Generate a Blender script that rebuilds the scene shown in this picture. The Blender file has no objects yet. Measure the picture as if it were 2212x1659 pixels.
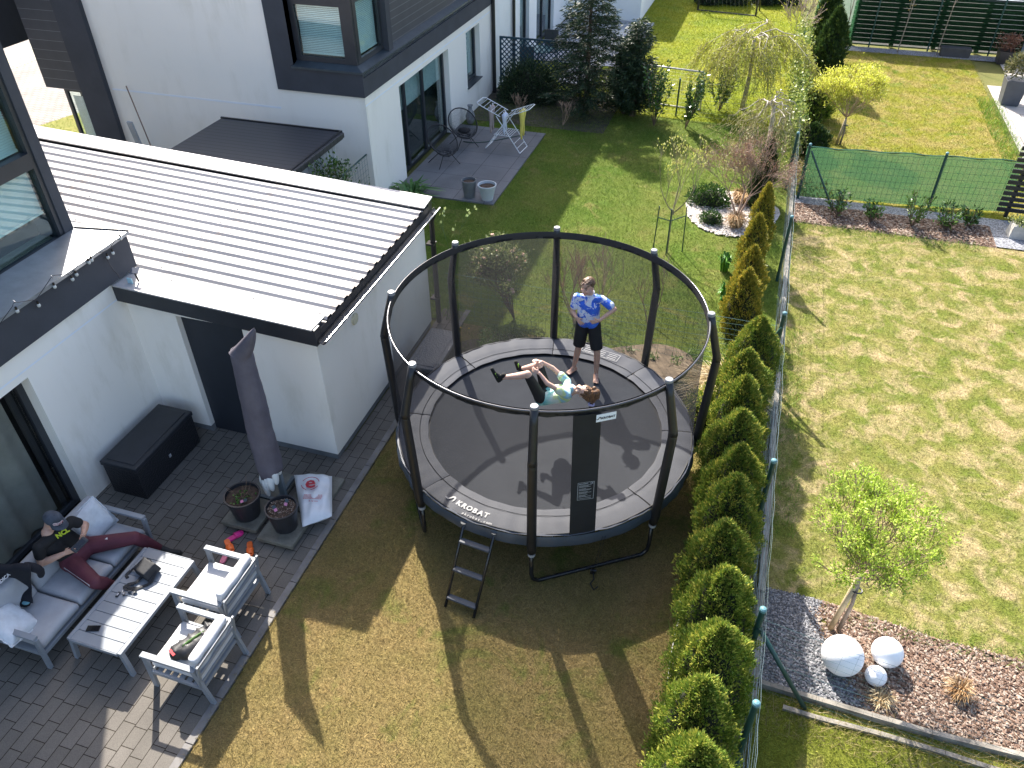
import bpy, bmesh, math, random
import numpy as np
from mathutils import Vector, Matrix, Euler
random.seed(7); RNG = np.random.default_rng(11)
S = bpy.context.scene
COL = S.collection
rad = math.radians
# ---------------------------------------------------------------- camera
H = 8.0
FPX, PITCH, ROLL, YAW = 1690.116, rad(38.693), rad(-0.4106), rad(-17.6096)   # focal length in pixels of a 2212 wide picture
_w = Vector((math.sin(YAW)*math.cos(PITCH), math.cos(YAW)*math.cos(PITCH), -math.sin(PITCH)))
_r0 = Vector((math.cos(YAW), -math.sin(YAW), 0)); _u0 = _r0.cross(_w)
_r = _r0*math.cos(ROLL) + _u0*math.sin(ROLL); _u = -_r0*math.sin(ROLL) + _u0*math.cos(ROLL)
camd = bpy.data.cameras.new('camera'); cam = bpy.data.objects.new('camera', camd); COL.objects.link(cam)
cam.matrix_world = Matrix(((_r.x, _u.x, -_w.x, 0), (_r.y, _u.y, -_w.y, 0), (_r.z, _u.z, -_w.z, H), (0, 0, 0, 1)))
camd.sensor_fit = 'HORIZONTAL'; camd.sensor_width = 36.0; camd.lens = 36.0*FPX/2212.0
camd.clip_end = 500; camd.clip_start = 0.05
S.camera = cam
# ---------------------------------------------------------------- light
SUN = Vector((0.645, -0.98, -1.0)).normalized()
wd = bpy.data.worlds.new("World"); S.world = wd; wd.use_nodes = True
nt = wd.node_tree; nt.nodes.clear()
sky = nt.nodes.new('ShaderNodeTexSky'); sky.sky_type = 'NISHITA'; sky.sun_disc = False
sky.dust_density = 3.0; sky.air_density = 0.9; sky.ozone_density = 0.6; sky.sun_elevation = math.asin(-SUN.z); sky.sun_rotation = math.atan2(-SUN.x, -SUN.y)
bg = nt.nodes.new('ShaderNodeBackground'); bg.inputs[1].default_value = 0.15
wo = nt.nodes.new('ShaderNodeOutputWorld')
nt.links.new(sky.outputs[0], bg.inputs[0]); nt.links.new(bg.outputs[0], wo.inputs[0])
sd = bpy.data.lights.new('sun', 'SUN'); sd.energy = 5.0; sd.angle = rad(0.55); sd.color = (1.0, 0.94, 0.85)
so = bpy.data.objects.new('sun', sd); COL.objects.link(so)
so.rotation_euler = SUN.to_track_quat('-Z', 'Y').to_euler(); so.location = (-20, 30, 30)
S.view_settings.view_transform = 'Standard'; S.view_settings.look = 'None'
S.view_settings.exposure = 1.45; S.view_settings.gamma = 1.0
S.render.engine = 'CYCLES'
S.cycles.transparent_max_bounces = 24; S.cycles.max_bounces = 8
# ---------------------------------------------------------------- picture-to-place helpers (rays of the surveyed camera met with real planes)
def ray(x, y): return _r*((x-1106)/FPX) - _u*((y-829.5)/FPX) + _w
def G(x, y, z=0.0):
    d = ray(x, y); return Vector((0, 0, H)) + d*((z-H)/d.z)
def onY(x, y, Y):
    d = ray(x, y); return Vector((0, 0, H)) + d*(Y/d.y)
def onX(x, y, X):
    d = ray(x, y); return Vector((0, 0, H)) + d*(X/d.x)
# ---------------------------------------------------------------- materials
def new_mat(name):
    m = bpy.data.materials.new(name); m.use_nodes = True
    n = m.node_tree.nodes; b = n['Principled BSDF']
    return m, n, m.node_tree.links, b
def rgba(c): return (c[0], c[1], c[2], 1.0)
def mix_rgb(n, l, fac, a, b, mode='MIX'):
    x = n.new('ShaderNodeMix'); x.data_type = 'RGBA'; x.blend_type = mode
    for sock, v in ((x.inputs[0], fac), (x.inputs[6], a), (x.inputs[7], b)):
        if hasattr(v, 'node'): l.new(v, sock)
        elif isinstance(v, (int, float)): sock.default_value = v
        else: sock.default_value = rgba(v)
    return x.outputs[2]
def noise(n, l, scale, detail=4, vec=None, rough=0.55, dist=0.0):
    t = n.new('ShaderNodeTexNoise'); t.inputs['Scale'].default_value = scale; t.inputs['Detail'].default_value = detail
    t.inputs['Roughness'].default_value = rough; t.inputs['Distortion'].default_value = dist
    if vec is not None: l.new(vec, t.inputs['Vector'])
    return t.outputs[0]
def ramp(n, l, v, p0, p1, c0=(0, 0, 0), c1=(1, 1, 1)):
    r = n.new('ShaderNodeValToRGB'); r.color_ramp.elements[0].position = p0; r.color_ramp.elements[1].position = p1
    r.color_ramp.elements[0].color = rgba(c0); r.color_ramp.elements[1].color = rgba(c1); l.new(v, r.inputs[0]); return r.outputs[0]
def opos(n, l, scale=(1, 1, 1), rot=(0, 0, 0), loc=(0, 0, 0), kind='Object'):
    if kind == 'World':
        g = n.new('ShaderNodeNewGeometry').outputs['Position']
    else: g = n.new('ShaderNodeTexCoord').outputs[kind]
    mp = n.new('ShaderNodeMapping'); mp.inputs['Scale'].default_value = scale; mp.inputs['Rotation'].default_value = rot
    mp.inputs['Location'].default_value = loc
    l.new(g, mp.inputs[0]); return mp.outputs[0]
def bump(n, l, b, h, strength=0.3, dist=0.01):
    x = n.new('ShaderNodeBump'); x.inputs['Strength'].default_value = strength; x.inputs['Distance'].default_value = dist
    l.new(h, x.inputs['Height']); l.new(x.outputs[0], b.inputs['Normal'])
_mats = {}
def mat(name, c, rough=0.6, var=0.12, scale=6.0, metal=0.0, bmp=0.0, bscale=60, spec=None, c2=None, trans=0.0):
    """plain procedural material: base colour with two scales of noise, optional bump"""
    if name in _mats: return _mats[name]
    m, n, l, b = new_mat(name)
    v = opos(n, l, kind='World')
    a = noise(n, l, scale, 5, v); f = noise(n, l, scale*9, 3, v)
    cc2 = c2 if c2 else tuple(min(1, x*(1+var*1.6)) for x in c)
    dark = tuple(x*(1-var) for x in c)
    k = mix_rgb(n, l, ramp(n, l, a, 0.32, 0.68), dark, cc2)
    k = mix_rgb(n, l, ramp(n, l, f, 0.3, 0.7), k, mix_rgb(n, l, 1.0, k, tuple([1-var*0.5]*3), 'MULTIPLY'))
    l.new(k, b.inputs['Base Color']); b.inputs['Roughness'].default_value = rough; b.inputs['Metallic'].default_value = metal
    if spec is not None: b.inputs['Specular IOR Level'].default_value = spec
    if bmp: bump(n, l, b, noise(n, l, bscale, 4, v), bmp, 0.004)
    if trans:
        t = n.new('ShaderNodeBsdfTranslucent'); l.new(k, t.inputs[0]); ms = n.new('ShaderNodeMixShader'); ms.inputs[0].default_value = trans
        l.new(b.outputs[0], ms.inputs[1]); l.new(t.outputs[0], ms.inputs[2]); l.new(ms.outputs[0], n['Material Output'].inputs[0])
    _mats[name] = m; return m
def leaf_mat(name, cols, rough=0.5, trans=0.3, spec=0.4):
    """leaf colour picked per leaf from the face attribute 'rnd', between three colours"""
    if name in _mats: return _mats[name]
    m, n, l, b = new_mat(name)
    at = n.new('ShaderNodeAttribute'); at.attribute_name = 'rnd'
    r = n.new('ShaderNodeValToRGB'); e = r.color_ramp.elements; e[0].position = 0.0; e[0].color = rgba(cols[0]); e[1].position = 1.0; e[1].color = rgba(cols[-1])
    if len(cols) == 3:
        x = e.new(0.5); x.color = rgba(cols[1])
    l.new(at.outputs['Fac'], r.inputs[0])
    l.new(r.outputs[0], b.inputs['Base Color']); b.inputs['Roughness'].default_value = rough; b.inputs['Specular IOR Level'].default_value = spec
    if trans:
        t = n.new('ShaderNodeBsdfTranslucent'); l.new(r.outputs[0], t.inputs[0]); ms = n.new('ShaderNodeMixShader'); ms.inputs[0].default_value = trans
        l.new(b.outputs[0], ms.inputs[1]); l.new(t.outputs[0], ms.inputs[2]); l.new(ms.outputs[0], n['Material Output'].inputs[0])
    _mats[name] = m; return m
# ---------------------------------------------------------------- object helpers
def tag(o, label=None, cat=None, group=None, kind=None):
    if label: o['label'] = label
    if cat: o['category'] = cat
    if group: o['group'] = group
    if kind: o['kind'] = kind
    return o
def thing(name, loc, label, cat, group=None, rz=0.0):
    o = bpy.data.objects.new(name, None); COL.objects.link(o); o.location = loc; o.rotation_euler = (0, 0, rz)
    o.empty_display_size = 0.1
    return tag(o, label, cat, group)
def wloc(o):
    m = Matrix.Identity(4); c = o
    ch = []
    while c is not None: ch.append(c); c = c.parent
    for c in reversed(ch): m = m @ Matrix.LocRotScale(c.location, c.rotation_euler, c.scale)
    return m
class MB:
    """collects shapes in world coordinates; build() links them as ONE mesh object"""
    def __init__(s): s.v = []; s.f = []; s.r = []
    def add(s, vs, fs, rnd=None):
        o = len(s.v); s.v += [tuple(v) for v in vs]; s.f += [tuple(i+o for i in f) for f in fs]
        s.r += [random.random() if rnd is None else rnd]*len(fs); return s
    def box(s, c, d, rot=None, taper=1.0):
        x, y, z = d[0]/2, d[1]/2, d[2]/2; R_ = rot if rot is not None else Matrix.Identity(3)
        if isinstance(R_, (tuple, list)): R_ = Euler(R_).to_matrix()
        vs = []
        for k in (-1, 1):
            t = taper if k > 0 else 1.0
            for i, j in ((-1, -1), (1, -1), (1, 1), (-1, 1)): vs.append(Vector(c) + R_ @ Vector((i*x*t, j*y*t, k*z)))
        return s.add(vs, [(3, 2, 1, 0), (4, 5, 6, 7), (0, 1, 5, 4), (1, 2, 6, 5), (2, 3, 7, 6), (3, 0, 4, 7)])
    def bx(s, x0, x1, y0, y1, z0, z1): return s.box(((x0+x1)/2, (y0+y1)/2, (z0+z1)/2), (x1-x0, y1-y0, z1-z0))
    def bar(s, a, b, w, h=None, up=(0, 0, 1)):
        a = Vector(a); b = Vector(b); h = h or w; d = (b-a); L = d.length; d.normalize(); up = Vector(up)
        if abs(d.dot(up)) > 0.98: up = Vector((1, 0, 0))
        sx = d.cross(up).normalized(); sy = sx.cross(d).normalized(); R_ = Matrix((sx, d, sy)).transposed()
        return s.box((a+b)/2, (w, L, h), R_)
    def tube(s, a, b, r0, r1=None, n=8, caps=True): return s.path([a, b], [r0, r0 if r1 is None else r1], n, caps)
    def path(s, pts, r, n=6, caps=True, closed=False, rnd=None):
        pts = [Vector(p) for p in pts]; m = len(pts)
        if not isinstance(r, (list, tuple)): r = [r]*m
        vs = []; prev = None
        for i, p in enumerate(pts):
            if closed: d = pts[(i+1) % m] - pts[i-1]
            else: d = (pts[min(i+1, m-1)] - pts[max(i-1, 0)])
            if d.length < 1e-9: d = Vector((0, 0, 1))
            d.normalize()
            if prev is None:
                q = Vector((0, 0, 1)) if abs(d.z) < 0.9 else Vector((1, 0, 0)); sx = d.cross(q).normalized()
            else: sx = (prev - d*prev.dot(d)).normalized()
            prev = sx; sy = d.cross(sx)
            for k in range(n):
                t = 2*math.pi*k/n; vs.append(p + (sx*math.cos(t) + sy*math.sin(t))*r[i])
        fs = []
        for i in range(m if closed else m-1):
            j = (i+1) % m
            for k in range(n): fs.append((i*n+k, i*n+(k+1) % n, j*n+(k+1) % n, j*n+k))
        if caps and not closed: fs.append(tuple(reversed(range(n)))); fs.append(tuple((m-1)*n+k for k in range(n)))
        return s.add(vs, fs, rnd)
    def lathe(s, c, prof, n=24, cap0=True, cap1=True, squash=1.0, rot=None):
        R_ = rot if rot is not None else Matrix.Identity(3); vs = []
        for (r, z) in prof:
            for k in range(n):
                t = 2*math.pi*k/n; vs.append(Vector(c) + R_ @ Vector((r*math.cos(t), r*math.sin(t)*squash, z)))
        fs = []; m = len(prof)
        for i in range(m-1):
            for k in range(n): fs.append((i*n+k, i*n+(k+1) % n, (i+1)*n+(k+1) % n, (i+1)*n+k))
        if cap0: fs.append(tuple(reversed(range(n))))
        if cap1: fs.append(tuple((m-1)*n+k for k in range(n)))
        return s.add(vs, fs)
    def ell(s, c, rx, ry, rz, n=14, m=9, rot=None, jit=0.0):
        R_ = rot if rot is not None else Matrix.Identity(3); vs = []
        for i in range(m+1):
            ph = math.pi*i/m
            for k in range(n):
                t = 2*math.pi*k/n; j = 1+random.uniform(-jit, jit) if jit else 1
                vs.append(Vector(c) + R_ @ Vector((rx*math.sin(ph)*math.cos(t)*j, ry*math.sin(ph)*math.sin(t)*j, rz*math.cos(ph)*j)))
        fs = []
        for i in range(m):
            for k in range(n): fs.append(((i+1)*n+k, (i+1)*n+(k+1) % n, i*n+(k+1) % n, i*n+k))
        return s.add(vs, fs)
    def cap(s, a, b, r0, r1=None, n=12, flat=None):
        """tapered capsule for bodies and cloth"""
        r1 = r0 if r1 is None else r1; a = Vector(a); b = Vector(b)
        s.ell(a, r0, r0, r0, n, 8); s.ell(b, r1, r1, r1, n, 8)
        if (b-a).length > 1e-5: s.tube(a, b, r0, r1, n)
        return s
    def quad(s, a, b, c, d): return s.add([a, b, c, d], [(0, 1, 2, 3)])
    def prism(s, pts, dvec):
        """polygon pts extruded by dvec"""
        n = len(pts); d = Vector(dvec); vs = [Vector(p) for p in pts] + [Vector(p)+d for p in pts]
        fs = [tuple(reversed(range(n))), tuple(range(n, 2*n))] + [(i, (i+1) % n, n+(i+1) % n, n+i) for i in range(n)]
        return s.add(vs, fs)
    def build(s, name, m, parent=None, origin=None, smooth=False, bevel=0.0, subsurf=0, sol=0.0, seg=2, **tg):
        M = wloc(parent) if parent is not None else Matrix.Translation(Vector(origin) if origin is not None else Vector((0, 0, 0)))
        Mi = M.inverted()
        A = np.array(s.v, dtype=np.float64).reshape(-1, 3); R3 = np.array(Mi.to_3x3()); T = np.array(Mi.translation)
        A = A @ R3.T + T
        me = bpy.data.meshes.new(name); me.from_pydata(A.tolist(), [], s.f); me.update()
        at = me.attributes.new('rnd', 'FLOAT', 'FACE'); at.data.foreach_set('value', np.array(s.r, dtype=np.float32))
        if smooth: me.polygons.foreach_set('use_smooth', [True]*len(me.polygons))
        if m is not None: me.materials.append(m)
        o = bpy.data.objects.new(name, me); COL.objects.link(o)
        if parent is not None: o.parent = parent
        elif origin is not None: o.location = origin
        if sol:
            k = o.modifiers.new('s', 'SOLIDIFY'); k.thickness = sol; k.offset = 0
        if bevel:
            k = o.modifiers.new('b', 'BEVEL'); k.width = bevel; k.segments = seg; k.limit_method = 'ANGLE'
        if subsurf:
            k = o.modifiers.new('u', 'SUBSURF'); k.levels = subsurf; k.render_levels = subsurf
        if tg: tag(o, **tg)
        return o
    def body(s, name, m, parent, voxel=0.007, smooth_it=6, fac=0.6, **tg):
        """union of overlapping shapes as one continuous smooth surface (voxel remesh, applied)"""
        o = s.build(name, m, parent)
        k = o.modifiers.new('r', 'REMESH'); k.mode = 'VOXEL'; k.voxel_size = voxel; k.use_smooth_shade = True
        k = o.modifiers.new('m', 'SMOOTH'); k.iterations = smooth_it; k.factor = fac
        dg = bpy.context.evaluated_depsgraph_get(); dg.update()
        me = bpy.data.meshes.new_from_object(o.evaluated_get(dg)); me.name = name
        o.modifiers.clear(); o.data = me
        me.polygons.foreach_set('use_smooth', [True]*len(me.polygons))
        if not me.materials: me.materials.append(m)
        if tg: tag(o, **tg)
        return o
def np_mesh(name, V, F, m, rnd=None, parent=None, origin=(0, 0, 0), nper=3):
    """fast mesh from arrays: F is (k, nper) vertex indices"""
    me = bpy.data.meshes.new(name); V = np.asarray(V, dtype=np.float32); F = np.asarray(F, dtype=np.int32)
    V = V - np.array(wloc(parent).translation if parent is not None else origin, dtype=np.float32)
    me.vertices.add(len(V)); me.vertices.foreach_set('co', V.ravel())
    me.loops.add(F.size); me.loops.foreach_set('vertex_index', F.ravel())
    me.polygons.add(len(F)); me.polygons.foreach_set('loop_start', np.arange(0, F.size, nper, dtype=np.int32))
    me.polygons.foreach_set('loop_total', np.full(len(F), nper, dtype=np.int32)); me.update(calc_edges=True); me.validate()
    if rnd is not None:
        at = me.attributes.new('rnd', 'FLOAT', 'FACE'); at.data.foreach_set('value', np.asarray(rnd, dtype=np.float32)[:len(me.polygons)])
    me.materials.append(m)
    o = bpy.data.objects.new(name, me); COL.objects.link(o)
    if parent is not None: o.parent = parent
    else: o.location = origin
    return o
def copy_tree(o, parent=None):
    c = o.copy(); COL.objects.link(c)
    if parent is not None: c.parent = parent; c.matrix_parent_inverse = o.matrix_parent_inverse
    for ch in [x for x in bpy.data.objects if x.parent == o]: copy_tree(ch, c)
    return c
def text_mesh(name, body, size, M, m, parent, ext=0.001, bold=0.0, align='CENTER', label=None):
    cu = bpy.data.curves.new(name, 'FONT'); cu.body = body; cu.size = size; cu.extrude = ext; cu.offset = bold
    cu.align_x = align; cu.align_y = 'CENTER'; cu.resolution_u = 2
    t = bpy.data.objects.new(name, cu); COL.objects.link(t)
    dg = bpy.context.evaluated_depsgraph_get(); dg.update()
    me = bpy.data.meshes.new_from_object(t.evaluated_get(dg)); bpy.data.objects.remove(t); bpy.data.curves.remove(cu)
    me.transform(wloc(parent).inverted() @ M); me.materials.clear(); me.materials.append(m)
    o = bpy.data.objects.new(name, me); COL.objects.link(o); o.parent = parent
    if label: o['label'] = label
    return o
def frame(origin, xdir, up):
    """matrix with local X = xdir, local Y = up (made square), local Z = their normal"""
    x = Vector(xdir).normalized(); z = x.cross(Vector(up)).normalized(); y = z.cross(x)
    return Matrix(((x.x, y.x, z.x, origin[0]), (x.y, y.y, z.y, origin[1]), (x.z, y.z, z.z, origin[2]), (0, 0, 0, 1)))
# ================================================================ ground sheets
def sheet(name, rects, z, m, kind='structure', cuts=0, **k):
    mb = MB()
    for (x0, x1, y0, y1) in rects: mb.quad((x0, y0, z), (x1, y0, z), (x1, y1, z), (x0, y1, z))
    return mb.build(name, m, kind=kind, **k)
def lawn_soil(name, cols, s=1.2):
    m, n, l, b = new_mat(name); v = opos(n, l, kind='World')
    a = noise(n, l, s, 6, v, 0.6); f = noise(n, l, 45, 5, v, 0.7)
    k = mix_rgb(n, l, ramp(n, l, a, 0.38, 0.62), cols[0], cols[1]); k = mix_rgb(n, l, ramp(n, l, f, 0.3, 0.72), k, cols[2])
    l.new(k, b.inputs['Base Color']); b.inputs['Roughness'].default_value = 0.95; b.inputs['Specular IOR Level'].default_value = 0.1
    bump(n, l, b, f, 0.9, 0.03); return m
_GP = {}
def grass_mat(name, A, B, C, s=0.9, lo=0.36, hi=0.64, Crange=(0.55, 0.7), cs=2.3, blade=0.22, soil=False, sk=0.8):
    """blade colour: patches A/B by low noise, patches of C by another, small spread per blade"""
    m, n, l, b = new_mat(name); v = opos(n, l, kind='World')
    a = noise(n, l, s, 5, v, 0.6); c = noise(n, l, cs, 5, v, 0.62, 0.6)
    if not soil: _GP[name] = dict(A=A, B=B, C=C, s=s, lo=lo, hi=hi, Crange=Crange, cs=cs)
    else: A, B, C = [tuple(x*sk for x in q) for q in (A, B, C)]
    at = n.new('ShaderNodeAttribute'); at.attribute_name = 'rnd'
    k = mix_rgb(n, l, ramp(n, l, a, lo, hi), A, B); k = mix_rgb(n, l, ramp(n, l, c, Crange[0], Crange[1]), k, C)
    if soil:
        f = noise(n, l, 55, 5, v, 0.75); g = noise(n, l, 14, 4, v, 0.6)
        k = mix_rgb(n, l, 1.0, k, ramp(n, l, f, 0.30, 0.72, (0.42, 0.42, 0.45), (1.45, 1.42, 1.35)), 'MULTIPLY'); k = mix_rgb(n, l, 1.0, k, ramp(n, l, g, 0.35, 0.7, (0.85,)*3, (1.15,)*3), 'MULTIPLY')
        l.new(k, b.inputs['Base Color']); b.inputs['Roughness'].default_value = 0.95; b.inputs['Specular IOR Level'].default_value = 0.1; bump(n, l, b, f, 0.9, 0.03); return m
    k2 = mix_rgb(n, l, 1.0, k, mix_rgb(n, l, at.outputs['Fac'], (1-blade*1.6,)*3, (1+blade*1.6, 1+blade*1.4, 1+blade)), 'MULTIPLY')
    l.new(k2, b.inputs['Base Color']); b.inputs['Roughness'].default_value = 0.55; b.inputs['Specular IOR Level'].default_value = 0.25
    t = n.new('ShaderNodeBsdfTranslucent'); l.new(k2, t.inputs[0]); ms = n.new('ShaderNodeMixShader'); ms.inputs[0].default_value = 0.3
    l.new(b.outputs[0], ms.inputs[1]); l.new(t.outputs[0], ms.inputs[2]); l.new(ms.outputs[0], n['Material Output'].inputs[0]); return m
def blades(name, rects, dens, h, w, m, label, flat=0.5, holes=(), shape=None):
    X = []
    for (x0, x1, y0, y1) in rects:
        k = int((x1-x0)*(y1-y0)*dens); X.append(np.c_[RNG.uniform(x0, x1, k), RNG.uniform(y0, y1, k)])
    P = np.concatenate(X)
    keep = np.ones(len(P), bool)
    for (cx, cy, r) in holes: keep &= (P[:, 0]-cx)**2 + (P[:, 1]-cy)**2 > (r*RNG.uniform(0.9, 1.1, len(P)))**2
    if shape is not None: keep &= shape(P)
    P = P[keep]; k = len(P); a = RNG.uniform(0, 2*np.pi, k); hh = h*RNG.uniform(0.45, 1.25, k); ln = RNG.uniform(0.2, 1.0, k)*flat*2*hh
    b = RNG.uniform(0, 2*np.pi, k); ww = w*RNG.uniform(0.6, 1.4, k)/2
    base = np.c_[P, np.full(k, 0.0)]; side = np.c_[np.cos(a)*ww, np.sin(a)*ww, np.zeros(k)]
    tip = base + np.c_[np.cos(b)*ln, np.sin(b)*ln, hh]
    V = np.stack([base-side, base+side, tip], 1).reshape(-1, 3); F = np.arange(3*k).reshape(-1, 3)
    o = np_mesh(name, V, F, m, rnd=RNG.uniform(0, 1, k)); return tag(o, label, 'grass', kind='stuff')
m_soil = lawn_soil('soil_base', ((0.13, 0.10, 0.05), (0.10, 0.10, 0.035), (0.17, 0.13, 0.07)))
sheet('ground', [(-120, 90, -60, 160)], -0.03, lawn_soil('ground_base', ((0.10, 0.12, 0.03), (0.13, 0.13, 0.04), (0.16, 0.15, 0.06))))
sheet('lawn_floor', [(-4.38, 0.2, -2, 10.95)], 0.0, lawn_soil('dry_lawn', ((0.212, 0.148, 0.070), (0.153, 0.123, 0.049), (0.272, 0.197, 0.098))))
sheet('garden_floor', [(-7.85, 1.02, 10.95, 22.3)], 0.0, lawn_soil('green_lawn', ((0.112, 0.176, 0.024), (0.072, 0.136, 0.015), (0.192, 0.176, 0.054))))
sheet('far_garden_floor', [(-7.8, 1.02, 22.3, 60)], 0.0, lawn_soil('far_lawn', ((0.204, 0.248, 0.020), (0.162, 0.216, 0.016), (0.255, 0.256, 0.040))))
sheet('right_lawn_floor', [(1.18, 9, 6.6, 16.75), (6.2, 9, 16.75, 18.1), (1.82, 9, 5.9, 6.6)], 0.0, lawn_soil('patchy_lawn', ((0.296, 0.252, 0.112), (0.133, 0.175, 0.037), (0.340, 0.280, 0.136)), 2.2))
sheet('right_far_lawn_floor', [(1.18, 6.5, 18.15, 30.6)], 0.0, lawn_soil('yellow_lawn', ((0.270, 0.238, 0.063), (0.216, 0.212, 0.042), (0.342, 0.272, 0.098))))
sheet('near_right_lawn_floor', [(1.12, 9, -2, 5.22)], 0.0, lawn_soil('low_lawn', ((0.17, 0.18, 0.04), (0.14, 0.15, 0.035), (0.2, 0.17, 0.07))))  # plain green and straw lawn tones
# ---- paving
def paving_mat(name, c1, c2, mortar, bw, rh, ms, rotz, off=0.5, squash=1.0, sf=2, rough=0.85, stain=0.25, b_=0.4, loc=(0, 0, 0)):
    m, n, l, b = new_mat(name); v = opos(n, l, rot=(0, 0, rotz), loc=loc, kind='World')
    t = n.new('ShaderNodeTexBrick'); t.offset = off; t.squash = squash; t.squash_frequency = sf
    t.inputs['Scale'].default_value = 1.0; t.inputs['Brick Width'].default_value = bw; t.inputs['Row Height'].default_value = rh
    t.inputs['Mortar Size'].default_value = ms; t.inputs['Mortar Smooth'].default_value = 0.15; t.inputs['Bias'].default_value = -0.1
    t.inputs['Color1'].default_value = rgba(c1); t.inputs['Color2'].default_value = rgba(c2); t.inputs['Mortar'].default_value = rgba(mortar)
    l.new(v, t.inputs['Vector']); w = opos(n, l, kind='World'); a = noise(n, l, 1.1, 5, w); f = noise(n, l, 130, 3, w)
    k = mix_rgb(n, l, 1.0, t.outputs[0], ramp(n, l, a, 0.3, 0.7, (1-stain,)*3, (1+stain*0.4,)*3), 'MULTIPLY')
    k = mix_rgb(n, l, 1.0, k, ramp(n, l, f, 0.3, 0.75, (0.82,)*3, (1.2,)*3), 'MULTIPLY')
    l.new(k, b.inputs['Base Color']); b.inputs['Roughness'].default_value = rough; b.inputs['Specular IOR Level'].default_value = 0.12
    mm = n.new('ShaderNodeMath'); mm.operation = 'MULTIPLY_ADD'; l.new(t.outputs['Fac'], mm.inputs[0]); mm.inputs[1].default_value = -1.0; mm.inputs[2].default_value = 1.0
    bump(n, l, b, mm.outputs[0], b_, 0.006); return m
m_pave = paving_mat('grey_pavers', (0.145, 0.132, 0.115), (0.172, 0.156, 0.138), (0.030, 0.024, 0.017), 0.30, 0.155, 0.0045, rad(90), off=0.42, squash=0.72, sf=3)
sheet('patio_paving', [(-8.3, -4.50, -2, 7.28), (-4.9, -4.50, 7.282, 11.3), (-8.3, -7.8, -2, 5.5)], 0.004, m_pave)
mb = MB()
for i in range(25):
    y = -2+i*0.535; mb.bx(-4.495, -4.40, y+0.004, y+0.531, -0.03, 0.012)
mb.build('paving_edge', mat('kerb_dark', (0.17, 0.16, 0.15), 0.85, 0.2, 3, bmp=0.3), kind='structure', bevel=0.004)
m_tile = paving_mat('patio_tiles', (0.176, 0.176, 0.178), (0.200, 0.195, 0.196), (0.064, 0.062, 0.059), 0.75, 0.75, 0.006, 0, off=0.0, stain=0.2, b_=0.2, loc=(0.36, 0.37, 0))
MB().bx(-7.84, -5.38, 15.62, 20.12, -0.03, 0.035).build('neighbour_patio', m_tile, kind='structure')
m_lp = paving_mat('light_pavers', (0.275, 0.25, 0.23), (0.30, 0.275, 0.255), (0.17, 0.15, 0.135), 0.24, 0.16, 0.012, 0)
sheet('driveway', [(-34, -16.2, 8, 40)], 0.004, m_lp)
sheet('right_patio', [(6.62, 12, 19.2, 27.9), (7.35, 12, 27.9, 31.0)], 0.006, paving_mat('right_pavers', (0.375, 0.352, 0.330), (0.420, 0.390, 0.367), (0.188, 0.173, 0.150), 0.62, 0.62, 0.012, 0, off=0.5))
sheet('far_path', [(-3.4, 1.0, 60, 61), (-6.2, -5.2, 24.4, 31.0)], 0.012, mat('light_slab', (0.55, 0.53, 0.5), 0.85))
sheet('far_terrace', [(-7.8, -4.4, 26.5, 32.3)], 0.008, mat('grey_slab', (0.3, 0.3, 0.32), 0.85))
sheet('far_paving', [(1.6, 30, 31.6, 60)], 0.006, mat('pale_paving', (0.6, 0.56, 0.55), 0.85, 0.2, 2))
# grid pavers at the far driveway edge
def gridp_mat():
    m, n, l, b = new_mat('grid_pavers'); v = opos(n, l, kind='World', rot=(0, 0, 0))
    t = n.new('ShaderNodeTexBrick'); t.offset = 0.0; t.inputs['Scale'].default_value = 1; t.inputs['Brick Width'].default_value = 0.22; t.inputs['Row Height'].default_value = 0.16
    t.inputs['Mortar Size'].default_value = 0.045; t.inputs['Mortar Smooth'].default_value = 0.1
    t.inputs['Color1'].default_value = (0.16, 0.18, 0.07, 1); t.inputs['Color2'].default_value = (0.3, 0.3, 0.12, 1); t.inputs['Mortar'].default_value = (0.30, 0.28, 0.26, 1)
    l.new(v, t.inputs['Vector']); l.new(t.outputs[0], b.inputs['Base Color']); b.inputs['Roughness'].default_value = 0.9; return m
sheet('grid_paving', [(-25.6, -23.9, 8, 40)], 0.009, gridp_mat())
mb = MB(); a0 = G(80, 282); mb.add([(-19.3, 16.2, 0.012), (-14, 13.5, 0.012), (-14, 19.5, 0.012), (-18.6, 18.6, 0.012)], [(0, 1, 2, 3)])
mb.build('verge_floor', lawn_soil('verge', ((0.25, 0.25, 0.06), (0.14, 0.2, 0.03), (0.28, 0.25, 0.1))), kind='structure')
# ---- beds
def bark_mat(name, s=1.0):
    m, n, l, b = new_mat(name); v = opos(n, l, kind='World')
    t = n.new('ShaderNodeTexVoronoi'); t.inputs['Scale'].default_value = 45*s; t.inputs['Randomness'].default_value = 1; l.new(v, t.inputs['Vector'])
    r = n.new('ShaderNodeValToRGB'); e = r.color_ramp.elements; e[0].color = (0.07, 0.04, 0.028, 1); e[1].color = (0.30, 0.2, 0.15, 1)
    sp = n.new('ShaderNodeSeparateColor'); l.new(t.outputs['Color'], sp.inputs[0]); l.new(sp.outputs[0], r.inputs[0])
    l.new(r.outputs[0], b.inputs['Base Color']); b.inputs['Roughness'].default_value = 0.9; bump(n, l, b, t.outputs['Distance'], 0.8, 0.02); return m
m_bark = bark_mat('bark_floor')
sheet('hedge_bed', [(0.2, 0.98, -2, 10.95)], 0.005, m_bark)
sheet('shrub_bed', [(1.18, 5.25, 16.75, 17.75)], 0.005, m_bark)
mb = MB(); mb.add([(1.95, 6.6, .006), (1.75, 5.24, .006), (4.5, 5.2, .006), (9, 5.15, .006), (9, 6.1, .006), (4.5, 6.42, .006), (3.0, 6.45, .006)], [(0, 1, 2, 3, 4, 5, 6)])
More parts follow.
